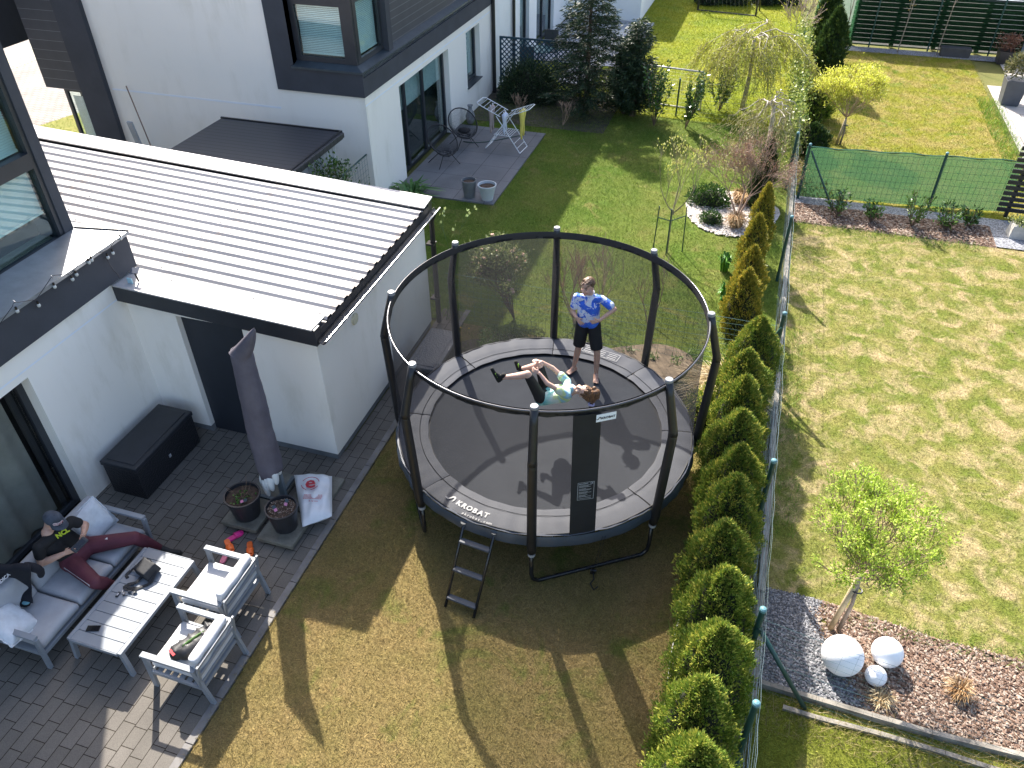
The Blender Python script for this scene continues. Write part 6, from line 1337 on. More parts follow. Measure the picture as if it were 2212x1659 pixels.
# shoes
for a_, d_, nm in ((AL, mm_(1880, 750, 0.05), 'shoe'), (AR, AR+Vector((0.22, 0.02, -0.08)), 'shoe')):
    h_ = Vector((a_.x, a_.y, 0.05)); e_ = Vector((d_.x, d_.y, 0.045)); e_ = h_+(e_-h_).normalized()*0.235; mb = MB(); mb.cap(h_-(e_-h_)*0.15, e_, 0.044, 0.036).cap(a_, h_, 0.042, 0.042).cap(a_, h_.lerp(e_, 0.55), 0.04, 0.035)
    so_ = mb.body(nm, mat('shoe_black', (0.014, 0.014, 0.015), 0.7, 0.15), mn, 0.008, 3)
    MB().bar(h_-(e_-h_)*0.25+Vector((0, 0, -0.035)), e_+(e_-h_)*0.1+Vector((0, 0, -0.035)), 0.085, 0.016).build('outsole', mat('outsole', (0.03, 0.03, 0.03), 0.8), so_, bevel=0.006)
# controller in his hands
ct = thing('controller', dv, 'dark handheld controller held in both hands by the seated man', 'controller')
Rc = basis(mm_(900, 590, 0.76)-mm_(770, 720, 0.74), (0.5, 0, 0.8)); MB().box(dv+Vector((0.01, 0, 0.01)), (0.085, 0.20, 0.03), Rc).build('case', mat('ctrl_dark', (0.03, 0.032, 0.036), 0.4), ct, bevel=0.012)
MB().box(dv+Vector((0.01, 0, 0.01))+Rc @ Vector((0.0, 0.0, 0.017)), (0.06, 0.13, 0.004), Rc).build('screen', mat('screen_dark', (0.012, 0.014, 0.02), 0.08), ct)
# hoodie lying on the sofa
hd = thing('hoodie', (-7.0, 3.5, 0.45), 'black hoodie thrown over the sofa seat and backrest, one sleeve spread', 'clothing')
hz = lambda x, y, z: G(x*.20833, 1036.8+y*.20833, z)
mb = MB(); vs = []; 
C4 = [hz(-60, 900, 0.90), hz(300, 870, 0.86), hz(345, 1300, 0.47), hz(-60, 1230, 0.50)]
nx, ny = 18, 18
for i in range(nx+1):
    for j in range(ny+1):
        u, v = i/nx, j/ny; p = (C4[0]*(1-u)+C4[1]*u)*(1-v)+(C4[3]*(1-u)+C4[2]*u)*v; ed = 1-0.08*math.sin(v*7+1)*u; p = C4[0].lerp(p, 1); p.z = (0.98 if v < 0.15 else 0.98-(v-0.15)*0.95 if v < 0.60 else 0.552-(v-0.60)*0.1); q_ = hz(-60+u*((1-v)*380+v*405), 890+v*(330+60*u)-15*u*(1-v), p.z); p = q_; p.x += 0.0; p.z += 0.012*math.sin(u*11+v*6)+0.010*math.sin(v*17)+0.015; vs.append(p)
W = ny+1; mb.add(vs, [(i*W+j, (i+1)*W+j, (i+1)*W+j+1, i*W+j+1) for i in range(nx) for j in range(ny)])
m_hood = mat('hoodie_black', (0.008, 0.009, 0.014), 0.95, 0.1, 5, bmp=0.5, bscale=12)
ho = mb.build('torso', m_hood, hd, smooth=True, sol=0.03, subsurf=1)
for pts in ([(220, 900, 0.96), (360, 915, 0.90), (440, 950, 0.78), (430, 1020, 0.66)], [(60, 1180, 0.5), (120, 1260, 0.47), (250, 1290, 0.47), (330, 1290, 0.46)]):
    MB().path([hz(*p)+Vector((0, 0, 0.02)) for p in pts], [0.06, 0.055, 0.05, 0.04], 10).build('sleeve', m_hood, hd, smooth=True, subsurf=1)
MB().ell(hz(70, 1060, 0.64)+Vector((0, 0, 0.02)), 0.1, 0.11, 0.05, rot=Euler((0, 0.5, 0)).to_matrix()).build('hood', m_hood, hd, smooth=True)
Ft = frame(hz(35, 1030, 0.92), hz(75, 1000, 0.86)-hz(0, 1065, 0.86), Vector((-0.6, 0, 0.8))); text_mesh('lettering', 'NDICA', 0.05, Ft, m_white, hd, bold=0.002, ext=0.002)
MB().ell(hz(275, 1280, 0.50)+Vector((0, 0, 0.02)), 0.05, 0.035, 0.012).build('cuff_patch', mat('patch_teal', (0.12, 0.28, 0.32), 0.7), hd, smooth=True)
# ================================================================ fences
m_gpost = mat('post_green', (0.014, 0.055, 0.050), 0.45, 0.1)
m_wire = mat('wire_green', (0.09, 0.17, 0.16), 0.4, 0.1, metal=0.3)
m_wire_l = mat('wire_bright', (0.22, 0.28, 0.28), 0.4, 0.1, metal=0.4)
m_kerb = mat('kerb_concrete', (0.21, 0.19, 0.16), 0.9, 0.35, 4, bmp=0.4, bscale=60)
def post(parent, x, y, h, r=0.030, m=m_gpost, cap=True):
    o = MB().tube((x, y, -0.05), (x, y, h), r, n=12).build('post', m, parent)
    if cap: MB().lathe((x, y, h), [(r+0.003, -0.03), (r+0.003, 0.0), (r*0.7, 0.012), (0, 0.016)], 12, cap1=False).build('post_cap', mat('cap_teal', (0.10, 0.22, 0.25), 0.4), o)
    return o
def wires_x(mb, x0, x1, y, h, nh, dv, r=0.0016, sag=0.006):
    for k in range(nh):
        z = 0.06+(h-0.08)*k/(nh-1); n = max(2, int(abs(x1-x0)/0.25)); rr = r*1.6 if k in (nh-1, nh//2) else r
        mb.path([(x0+(x1-x0)*i/n, y+random.uniform(-.004, .004), z+random.uniform(-sag, sag)) for i in range(n+1)], rr, 3, caps=False)
    k = int(abs(x1-x0)/dv)
    for i in range(1, k):
        x = x0+(x1-x0)*i/k; mb.path([(x, y, 0.06), (x+random.uniform(-.01, .01), y, h*0.5), (x, y, h-0.02)], r, 3, caps=False)
def wires_y(mb, x, y0, y1, h, nh, dv, r=0.0016, sag=0.006):
    for k in range(nh):
        z = 0.06+(h-0.08)*k/(nh-1); n = max(2, int(abs(y1-y0)/0.25)); rr = r*1.6 if k in (nh-1, nh//2) else r
        mb.path([(x+random.uniform(-.012, .012), y0+(y1-y0)*i/n, z+random.uniform(-sag, sag)) for i in range(n+1)], rr, 3, caps=False)
    k = int(abs(y1-y0)/dv)
    for i in range(1, k):
        y = y0+(y1-y0)*i/k; mb.path([(x, y, 0.06), (x+random.uniform(-.012, .012), y, h*0.5), (x, y, h-0.02)], r, 3, caps=False)
fx = 1.0
mf = thing('wire_fence', (fx, 5.2, 0), 'long green wire mesh fence with posts running away beside the conifer hedge', 'fence')
for y in (4.17, 5.21, 7.42, 10.78): post(mf, fx-0.04, y, 1.36, 0.034)
for y in (14.1, 18.4, 22.3, 27): post(mf, fx-0.04, y, 1.38)
mb = MB(); wires_y(mb, fx, 1.5, 11.0, 1.30, 12, 0.17, 0.0016, 0.008); mb.build('wire_mesh', m_wire_l, mf)
mb = MB(); wires_y(mb, fx-0.0, 11.0, 30, 1.30, 9, 0.3, 0.0022, 0.008); mb.build('wire_mesh', m_wire_l, mf)
MB().bar((fx-0.04, 10.72, 1.12), (fx-0.30, 10.70, 0.55), 0.03, 0.03).build('brace', m_gpost, mf)
kb = MB()
for i in range(12): kb.bx(1.075, 1.15, 6.5+i*2.0+0.004, 6.5+(i+1)*2.0-0.004, -0.05, 0.06)
kb.bx(1.075, 1.15, 5.02, 6.49, -0.05, 0.03)
kb.build('kerb', m_kerb, origin=(1.1, 6.5, 0), kind='structure')
# cross fence behind the trampoline
cf = thing('wire_fence', (-2, 11.0, 0), 'low green wire fence crossing the garden behind the trampoline', 'fence')
CY = 10.98
for x in (-2.0, ): post(cf, x, CY, 1.02, 0.03)
post(cf, -4.55, CY, 1.05, 0.03)
mb = MB(); wires_x(mb, -4.7, 0.95, CY, 1.0, 10, 0.13, 0.0021, 0.007); mb.build('wire_mesh', m_wire, cf)
# cross fence at the near right (over the ball lamps)
nf = thing('wire_fence', (1.05, 5.2, 0), 'low sagging green wire fence in front of the white ball lamps', 'fence')
def nfy(x): return 5.21-0.16*(x-1.0)*0.9
mb = MB(); k = 14
for q in range(k):
    z = 0.05+1.15*q/(k-1); mb.path([(1.0+0.25*i, nfy(1.0+0.25*i)+random.uniform(-.006, .006), z-0.02*math.sin(i*0.7)+random.uniform(-.008, .008)) for i in range(24)], 0.0020 if q in (k-1, 6) else 0.0010, 3, caps=False)
for i in range(1, 44): x = 1.0+0.13*i; mb.path([(x, nfy(x), 0.05), (x+0.012*math.sin(i*2.0), nfy(x), 0.6), (x, nfy(x), 1.18)], 0.0009, 3, caps=False)
mb.build('wire_mesh', m_wire, nf)
b0, b1 = G(1738, 1530, 0.0), Vector((1.03, 5.19, 1.18)); b1 = onY(1643, 1362, 5.19)
MB().tube(b0, b1, 0.026, n=10).build('brace', m_gpost, nf, smooth=True)
MB().bar(b1+Vector((0, 0, 0.0)), b1+Vector((-0.04, 0, 0.03)), 0.05, 0.05).build('clamp', m_gpost, nf)
# kerbs round the ball bed
mb = MB()
P_ = [G(1640, 1480), G(1760, 1516), G(1880, 1552), G(2010, 1590), G(2212, 1640), G(2330, 1670)]
for a, b in zip(P_, P_[1:]): mb.bar(a+Vector((0, 0, 0.03)), b+Vector((0, 0, 0.03))-(b-a)*0.008, 0.055, 0.10)
mb.build('kerb', m_kerb, kind='structure')
mb = MB(); P_ = [G(1690, 1530), G(1760, 1552), G(1900, 1588), G(2040, 1630), G(2130, 1659), G(2260, 1700)]
for a, b in zip(P_, P_[1:]): mb.bar(a+Vector((0, 0, 0.01)), b+Vector((0, 0, 0.01))-(b-a)*0.008, 0.05, 0.06)
mb.build('kerb', m_kerb, kind='structure')
# black edging of the hedge bed
mb = MB(); n = 48
mb.path([(0.2+0.012*math.sin(i*0.9), 1.5+i*0.2, 0.025) for i in range(n)], 0.010, 5); mb.build('bed_edging', m_black, origin=(0.2, 5, 0), label='thin black plastic edging between the lawn and the hedge bed', cat='edging')
# dark green shade screen fence
gs = thing('screen_fence', (1.2, 18.2, 0), 'wire fence covered with translucent green shade netting across the right garden', 'fence')
def gauze(name, c, cover):
    m, n, l, b = new_mat(name); n.remove(b); t = n.new('ShaderNodeBsdfTransparent'); d = n.new('ShaderNodeBsdfDiffuse'); d.inputs[0].default_value = rgba(c); tr_ = n.new('ShaderNodeBsdfTranslucent'); tr_.inputs[0].default_value = rgba(tuple(min(1, x*1.6) for x in c))
    m2 = n.new('ShaderNodeMixShader'); m2.inputs[0].default_value = 0.6; l.new(d.outputs[0], m2.inputs[1]); l.new(tr_.outputs[0], m2.inputs[2]); ms = n.new('ShaderNodeMixShader'); ms.inputs[0].default_value = cover
    l.new(t.outputs[0], ms.inputs[1]); l.new(m2.outputs[0], ms.inputs[2]); l.new(ms.outputs[0], n['Material Output'].inputs[0]); return m
m_shade = gauze('shade_net', (0.030, 0.072, 0.034), 0.84)
gy = lambda x: 18.05+0.11*(x-1.2)
mb = MB(); n = 60; vs = []; xs = [1.2+(5.65-1.2)*i/n for i in range(n+1)]
for i, x in enumerate(xs):
    for j in range(5): z = 0.03+(1.17+0.012*math.sin(i*0.5))*j/4; vs.append((x, gy(x)+0.012*math.sin(i*0.8+j), z))
mb.add(vs, [(i*5+j, (i+1)*5+j, (i+1)*5+j+1, i*5+j+1) for i in range(n) for j in range(4)]); mb.build('shade_netting', m_shade, gs, smooth=True)
mb = MB(); mb.path([(x, gy(x), 1.205+0.012*math.sin(i*0.5)) for i, x in enumerate(xs)], 0.012, 5); mb.build('net_hem', mat('hem_green', (0.10, 0.25, 0.16), 0.6), gs)
p = Vector((4.07, gy(4.07)-0.05, 0)); post(gs, p.x, p.y, 1.30, 0.03); post(gs, 1.25, gy(1.2)-0.05, 1.3, 0.03)
MB().tube((2.0, gy(2.0)-0.45, 0), (1.3, gy(1.2)-0.08, 1.15), 0.022, n=8).build('brace', m_gpost, gs)
mb = MB()
for k in range(8): z = 0.1+k*0.15; mb.path([(x, gy(x)-0.035+random.uniform(-.006, .006), z) for x in xs[::3]], 0.0035, 3, caps=False)
for i in range(40): x = 1.25+i*0.11; mb.path([(x, gy(x)-0.035, 0.05), (x+random.uniform(-.01, .01), gy(x)-0.035, 1.15)], 0.003, 3, caps=False)
mb.build('wire_mesh', mat('wire_dark', (0.02, 0.05, 0.04), 0.5), gs)
# dark slat screen at the far right
ss = thing('slat_screen', (5.9, 18.4, 0), 'dark horizontal slat screen at the right end of the green netting', 'screen')
for k in range(14):
    z = 0.14+k*0.125; q = G(2160-2+k*4.2, 0, 0) if False else None
    MB().bx(5.42, 8.0, 18.30, 18.33, z, z+0.085).build('slat', mat('slat_dark', (0.018, 0.018, 0.02), 0.5, 0.15), ss)
for x in (5.62, 7.0): MB().bx(x, x+0.07, 18.335, 18.40, 0, 1.95).build('upright', mat('slat_dark', (0.02,)*3), ss)
# back fence: wooden rails with green netting
bf = thing('board_fence', (4.5, 31.3, 0), 'tall horizontal board fence covered in dark green netting at the far end', 'fence')
m_board = mat('board_dark', (0.045, 0.055, 0.045), 0.8, 0.2, 4); m_wood = mat('post_wood', (0.30, 0.24, 0.17), 0.8, 0.2, 6)
for k in range(13): MB().bx(2.55, 13, 31.38, 31.41, 0.12+k*0.145, 0.12+k*0.145+0.128).build('board', m_board, bf)
for i in range(7): MB().bx(2.6+i*1.36, 2.74+i*1.36, 31.42, 31.52, 0, 2.1).build('post', m_wood, bf)
for k in range(2): MB().bx(2.55, 13, 31.40, 31.43, 1.86+k*0.16, 1.92+k*0.16).build('rail', mat('rail_pale', (0.5, 0.46, 0.42), 0.8), bf)
mb = MB(); vs = []
for i in range(61):
    x = 1.3+i*0.2
    for j in range(4): vs.append((x, 31.25+0.02*math.sin(i*0.7+j), 0.06+1.62*j/3+0.02*math.sin(i*0.4)))
mb.add(vs, [(i*4+j, (i+1)*4+j, (i+1)*4+j+1, i*4+j+1) for i in range(60) for j in range(3)]); mb.build('shade_netting', gauze('shade_net_dark', (0.018, 0.055, 0.026), 0.88), bf, smooth=True)
for x in (3.3, 5.2, 7.1, 9.0): MB().tube((x, 31.22, 0), (x+0.0, 31.22, 1.8), 0.025, n=8).build('netting_post', m_gpost, bf)
# blue lattice
lt = thing('lattice_panel', (-7.0, 23.35, 0), 'dark blue green diagonal wooden lattice panel beside the dark conifers', 'lattice')
m_lat = mat('lattice_blue', (0.018, 0.060, 0.085), 0.6, 0.1)
LX0, LX1, LY, LZ0, LZ1 = -7.72, -5.2, 23.35, 0.1, 1.62
LP = onY(1073, 77, LY); LZ1 = LP.z
mb = MB(); mb.bx(LX0, LX1, LY-0.02, LY+0.02, LZ1-0.05, LZ1).bx(LX0, LX1, LY-0.02, LY+0.02, LZ0, LZ0+0.05).bx(LX0, LX0+0.05, LY-0.02, LY+0.02, LZ0+0.05, LZ1-0.05).bx(LX1-0.05, LX1, LY-0.02, LY+0.02, LZ0+0.05, LZ1-0.05); mb.build('frame', m_lat, lt)
mb = MB(); Hh = LZ1-LZ0
for s, yy in ((1, LY-0.006), (-1, LY+0.006)):
    a = LX0-Hh
    while a < LX1:
        x0, x1 = a, a+Hh; z0, z1 = (LZ0, LZ1) if s > 0 else (LZ1, LZ0)
        def clipx(x0, z0, x1, z1):
            t0 = max(0, (LX0+0.03-x0)/(x1-x0)); t1 = min(1, (LX1-0.03-x0)/(x1-x0)); return (x0+(x1-x0)*t0, z0+(z1-z0)*t0, x0+(x1-x0)*t1, z0+(z1-z0)*t1) if t1 > t0 else None
        c = clipx(x0, z0, x1, z1)
        if c: mb.bar((c[0], yy, c[1]), (c[2], yy, c[3]), 0.010, 0.032, up=(0, 1, 0)) if False else mb.bar((c[0], yy, c[1]), (c[2], yy, c[3]), 0.032, 0.010, up=(0, 1, 0))
        a += 0.145
mb.build('lattice', m_lat, lt)
# garden wire between the far gardens
ff = thing('wire_fence', (-2, 22.5, 0), 'thin wire fence behind the young laurels', 'fence')
mb = MB(); wires_x(mb, -5.0, 0.95, 22.5, 1.0, 9, 0.16, 0.003, 0.006); mb.build('wire_mesh', mat('wire_olive', (0.2, 0.24, 0.12), 0.5), ff)
for x in (-5.0, -2.2): post(ff, x, 22.5, 1.05, 0.024)
# grid panel and green post beside the shed
gp = thing('grid_panel', (-7.98, 12.5, 0), 'green metal trellis frame overgrown by a shrub beside the shed', 'trellis')
q0 = onX(795, 318, -7.98); q1 = onX(736, 355, -7.98)
MB().tube((-7.98, q0.y, 0), (-7.98, q0.y, q0.z), 0.028, n=10).build('post', m_gpost, gp)
MB().tube((-7.98, q0.y-0.0, q0.z-0.12), (-7.98, q0.y-1.6, q0.z-0.12), 0.018, n=8).build('rail', m_gpost, gp)
mb = MB()
for k in range(14): y = q0.y-k*0.12; mb.path([(-7.98, y, 0.1), (-7.98, y-0.0, q0.z-0.13)], 0.003, 3, caps=False)
for k in range(14): z = 0.2+k*0.12; mb.path([(-7.98, q0.y, min(z, q0.z-.14)), (-7.98, q0.y-1.6, min(z, q0.z-.14))], 0.003, 3, caps=False)
mb.build('mesh', m_wire, gp)
# ================================================================ plants
def leaf_cards(P, N, L, W, jit=0.4, up=None):
    """P leaf base points, N directions; rhombus leaves as two triangles"""
    k = len(P); N = N+RNG.normal(0, jit, (k, 3)); N /= np.linalg.norm(N, axis=1)[:, None]
    a = RNG.normal(0, 1, (k, 3)); S_ = np.cross(N, a); S_ /= np.linalg.norm(S_, axis=1)[:, None]
    L = L*RNG.uniform(0.6, 1.3, k)[:, None]; W = W*RNG.uniform(0.7, 1.2, k)[:, None]
    V = np.stack([P, P+N*L*0.5+S_*W*0.5, P+N*L, P+N*L*0.5-S_*W*0.5], 1).reshape(-1, 3)
    b = np.arange(k)[:, None]*4; F = b+np.array([[0, 1, 2, 3]]); return V, F
def leaves(name, P, N, L, W, m, parent, jit=0.4, rnd=None):
    V, F = leaf_cards(np.asarray(P), np.asarray(N), L, W, jit); k = len(P)
    return np_mesh(name, V, F, m, rnd=RNG.uniform(0, 1, k) if rnd is None else rnd, parent=parent, nper=4)
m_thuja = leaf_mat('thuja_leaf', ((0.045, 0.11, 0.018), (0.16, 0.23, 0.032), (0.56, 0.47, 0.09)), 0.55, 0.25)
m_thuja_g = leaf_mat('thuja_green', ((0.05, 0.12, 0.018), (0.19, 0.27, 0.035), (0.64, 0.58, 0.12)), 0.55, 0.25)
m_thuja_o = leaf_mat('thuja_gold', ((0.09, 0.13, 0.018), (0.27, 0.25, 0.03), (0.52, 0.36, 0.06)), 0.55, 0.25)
m_thuja_d = leaf_mat('thuja_dark', ((0.018, 0.045, 0.012), (0.04, 0.08, 0.018), (0.10, 0.14, 0.03)), 0.55, 0.2)
m_twig = mat('twig_brown', (0.13, 0.085, 0.06), 0.85, 0.25, 8)
m_bark2 = mat('bark_grey', (0.24, 0.19, 0.15), 0.85, 0.25, 8)
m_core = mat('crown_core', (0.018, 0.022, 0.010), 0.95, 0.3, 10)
def conifer(x, y, h, r, m, label, group=None, dens=5200, leaf=(0.050, 0.016), bulge=0.42, tips=0.35, name='conifer', cat='conifer', loose=0.0, lean=0.0):
    """clipped or natural upright conifer: fans of scale leaves on upright sprays over a lumpy cone"""
    t = thing(name, (x, y, 0), label, cat, group)
    MB().path([(x, y, 0), (x, y, h*0.85)], [0.035, 0.008], 7).build('trunk', m_twig, t)
    k = int(dens*h*r/0.6); u = RNG.uniform(0, 1, k)**0.85; a = RNG.uniform(0, 2*np.pi, k)
    def R(u): return r*np.where(u < bulge, 0.80+0.20*np.sin(u/bulge*np.pi/2), np.cos((u-bulge)/(1-bulge)*np.pi/2)**0.85)
    ph = RNG.uniform(0, 6.28, 3); lump = 1+0.12*np.sin(a*3+u*9+ph[0])+0.10*np.sin(a*5-u*17+ph[1])+0.10*np.sin(a*9+u*31+ph[2])
    rr = R(u)*lump*RNG.uniform(0.80, 1.03, k); z = 0.04+u*h*(1+0.02*np.sin(a*4+ph[0]))
    P = np.c_[x+rr*np.cos(a)+lean*u, y+rr*np.sin(a), z]
    N = np.c_[np.cos(a)*0.55, np.sin(a)*0.55, np.full(k, 0.85)+0.3*u]
    # each spray: several leaflets fanned along its axis
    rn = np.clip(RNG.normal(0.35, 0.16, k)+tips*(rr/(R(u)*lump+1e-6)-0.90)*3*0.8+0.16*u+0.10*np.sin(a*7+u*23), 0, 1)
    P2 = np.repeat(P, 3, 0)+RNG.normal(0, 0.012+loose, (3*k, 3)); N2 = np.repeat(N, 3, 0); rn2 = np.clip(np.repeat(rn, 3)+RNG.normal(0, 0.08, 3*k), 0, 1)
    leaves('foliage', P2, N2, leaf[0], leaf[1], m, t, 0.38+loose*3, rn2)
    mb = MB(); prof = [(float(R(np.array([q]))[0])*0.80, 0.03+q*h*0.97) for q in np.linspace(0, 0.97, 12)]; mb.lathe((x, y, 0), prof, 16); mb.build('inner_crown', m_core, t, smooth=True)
    return t
tj = [(1525, 1640, 1.5), (1531, 1499, 1.5), (1568, 1383, 1.5), (1578, 1259, 1.5), (1578, 1159, 1.5), (1598, 1056, 1.5), (1608, 986, 1.5), (1608, 913, 1.5), (1618, 830, 1.5), (1625, 767, 1.5), (1651, 705, 1.45)]
ordn = ['second', 'third', 'fourth', 'fifth', 'sixth', 'seventh', 'eighth', 'ninth', 'tenth', 'eleventh']
def pxtop(px, py, xx):
    """height at which the tree on line X=xx shows its top at the picture point"""
    p = onX(px, py, xx); return p
hy = []
for i, (px, py, h) in enumerate(tj):
    p = G(px, py, h); hy.append(p)
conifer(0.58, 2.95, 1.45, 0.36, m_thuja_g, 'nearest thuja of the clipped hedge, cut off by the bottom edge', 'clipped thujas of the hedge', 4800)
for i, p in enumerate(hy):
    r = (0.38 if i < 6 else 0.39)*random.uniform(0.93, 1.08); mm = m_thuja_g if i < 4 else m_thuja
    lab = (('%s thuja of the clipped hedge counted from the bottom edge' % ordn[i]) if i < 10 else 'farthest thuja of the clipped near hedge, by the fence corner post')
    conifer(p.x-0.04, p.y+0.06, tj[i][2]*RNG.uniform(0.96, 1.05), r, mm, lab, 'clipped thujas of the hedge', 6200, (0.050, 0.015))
for (px, py, h, r, m, lab) in ((1618, 590, 1.3, 0.30, m_thuja_o, 'golden brown thuja just beyond the low cross fence'), (1630, 540, 1.35, 0.28, m_thuja_o, 'second golden brown thuja beyond the low cross fence'), (1640, 470, 1.35, 0.24, m_thuja_o, 'third golden brown thuja, near the pebble bed'),
                               (1661, 405, 1.6, 0.22, m_thuja_o, 'slender golden thuja beside the pebble bed and the wire fence'), (1652, 350, 1.1, 0.22, m_thuja_d, 'dark thuja right behind the reddish tree'), (1668, 305, 1.4, 0.22, m_thuja_d, 'taller dark thuja by the wire fence behind the reddish tree')):
    p = G(px, py, h); conifer(p.x, p.y, h, r, m, lab, 'thujas along the wire fence', 5200, (0.055, 0.018))
p = G(1778, 45, 2.0); conifer(1.65, 29.5, 2.4, 0.36, m_thuja_d, 'tall dark green thuja in the far corner behind the wire fence', 'thujas right of the fence', 2600, (0.11, 0.035))
conifer(1.75, 26.2, 2.2, 0.42, m_thuja_d, 'broad dark thuja right of the wire fence, below the tall one', 'thujas right of the fence', 2600, (0.11, 0.035))
conifer(1.5, 23.4, 0.9, 0.5, m_thuja_g, 'low bright green juniper beside the round crowned tree', None, 2600, (0.09, 0.03), name='juniper', cat='shrub')
conifer(1.45, 20.8, 0.7, 0.4, m_thuja_d, 'low dark juniper against the wire fence behind the green netting', None, 2600, (0.09, 0.03), name='juniper', cat='shrub')
# --- bare or lightly leaved branching plants
def branches(start, dirv, length, r, depth, spread=0.5, kids=3, up=0.3, shrink=0.68, segs=4, wob=0.10, droop=0.0):
    """returns list of (points, radii) and tips [(p, d)]"""
    out = []; tips = []
    def grow(p, d, L, r, dep):
        pts = [p.copy()]; d = d.normalized(); rads = [r]
        for i in range(segs):
            d = (d+Vector((random.uniform(-wob, wob), random.uniform(-wob, wob), random.uniform(-wob, wob)+up*0.25-droop*(depth-dep+1)*0.3))).normalized(); p = p+d*L/segs; pts.append(p.copy()); rads.append(r*(1-0.45*(i+1)/segs))
            if dep > 0 and i >= 1 and random.random() < kids*0.22: child(p, d, L, rads[-1], dep)
        out.append((pts, rads))
        if dep > 0:
            for k in range(max(1, int(round(kids*random.uniform(0.6, 1.1))))): child(p, d, L, rads[-1], dep)
        else: tips.append((p, d)); tips.append((pts[-2], d))
    def child(p, d, L, r, dep):
        q = Vector((random.gauss(0, 1), random.gauss(0, 1), random.gauss(0, 0.6))); q = (q-d*q.dot(d)).normalized(); nd = (d+q*spread*random.uniform(0.5, 1.3)+Vector((0, 0, up*0.5))).normalized(); grow(p, nd, L*shrink*random.uniform(0.75, 1.15), max(r*0.75, 0.0018), dep-1)
    grow(Vector(start), Vector(dirv), length, r, depth); return out, tips
def bush(name, base, label, cat, stems, m_b, leaf=None, group=None, nleaf=4, n=5, minr=0.0022, extra=None, scatter=0.02, trunkname='branches'):
    t = thing(name, base, label, cat, group); mb = MB(); T = []
    for s in stems:
        o, tp = branches(**s); T += tp
        for pts, rads in o: mb.path(pts, [max(minr, r) for r in rads], n if rads[0] > 0.012 else 4, caps=False)
    mb.build(trunkname, m_b, t)
    if leaf:
        m, L, W, jit = leaf; P = []; N = []
        for p, d in T:
            for k in range(nleaf): P.append([p.x+random.gauss(0, scatter), p.y+random.gauss(0, scatter), p.z+random.gauss(0, scatter)]); N.append([d.x, d.y, d.z+0.1])
        leaves('foliage', np.array(P), np.array(N), L, W, m, t, jit)
    return t, T
def st(base, d, L, r, depth, **k): return dict(start=base, dirv=d, length=L, r=r, depth=depth, **k)
m_bud = leaf_mat('bud_yellow', ((0.35, 0.38, 0.06), (0.55, 0.55, 0.12), (0.65, 0.62, 0.3)), 0.5, 0.3)
# young staked tree
B = G(1440, 545); tr1, T = bush('young_tree', B, 'young bare tree with pale yellow buds tied to green stakes behind the trampoline', 'tree',
    [st(B, (0.02, 0, 1), 0.95, 0.022, 0, wob=0.02), st(B+Vector((0.02, 0, 0.85)), (0.0, 0.0, 1), 0.62, 0.017, 3, spread=0.75, kids=2.6, up=0.75, shrink=0.75), st(B+Vector((0.02, 0, 0.9)), (-0.75, -0.1, 0.6), 0.6, 0.013, 3, spread=0.7, kids=2.2, up=0.8, shrink=0.74), st(B+Vector((0.02, 0, 0.88)), (0.8, 0.1, 0.55), 0.62, 0.013, 3, spread=0.7, kids=2.2, up=0.8, shrink=0.74), st(B+Vector((0.02, 0, 1.0)), (0.3, 0.5, 0.7), 0.5, 0.010, 2, spread=0.6, kids=2, up=0.6)],
    mat('bark_olive', (0.26, 0.21, 0.13), 0.8, 0.2, 8), (m_bud, 0.045, 0.02, 0.3), nleaf=2, scatter=0.02)
for dx, dy in ((-0.28, -0.05), (0.30, 0.12), (0.0, -0.12)):
    MB().tube((B.x+dx, B.y+dy, 0), (B.x+dx*0.9, B.y+dy*0.9, 1.02), 0.012, n=7).build('stake', m_gpost, tr1)
MB().path([B+Vector((-0.26, -0.05, 0.78)), B+Vector((0, -0.06, 0.74)), B+Vector((0.28, 0.1, 0.82))], 0.010, 5).build('tie', m_gpost, tr1)
# bare pink brown shrub behind the net
B = G(1240, 700); m_pinkt = mat('twig_pink', (0.40, 0.27, 0.19), 0.8, 0.2, 8)
bush('bare_shrub', B, 'large leafless brown shrub with upright twigs just behind the trampoline net', 'shrub',
     [st(B, (-0.15, 0.2, 1), 0.55, 0.024, 3, spread=0.8, kids=2.6, up=0.6, shrink=0.78), st(B+Vector((0.05, 0, 0)), (-0.8, 0.3, 0.8), 0.5, 0.018, 3, spread=0.75, kids=2.5, up=0.6, shrink=0.78), st(B+Vector((0.1, 0.1, 0)), (0.7, 0.4, 0.8), 0.55, 0.02, 3, spread=0.75, kids=2.5, up=0.55, shrink=0.78), st(B+Vector((0, 0.1, 0)), (0.1, 0.9, 0.9), 0.5, 0.018, 3, spread=0.7, kids=2.4, up=0.7, shrink=0.78)], m_pinkt, minr=0.003)
B2 = Vector((-1.2, 11.9, 0)); bush('bare_shrub', B2, 'smaller leafless shrub with spreading pale branches behind the boy', 'shrub', [st(B2, (0.5, 0.1, 0.9), 0.5, 0.016, 3, spread=0.7, kids=2.2, up=0.6, shrink=0.8), st(B2, (-0.4, 0.2, 0.9), 0.45, 0.014, 2, spread=0.7, kids=2.2, up=0.6, shrink=0.8)], m_pinkt, minr=0.003)
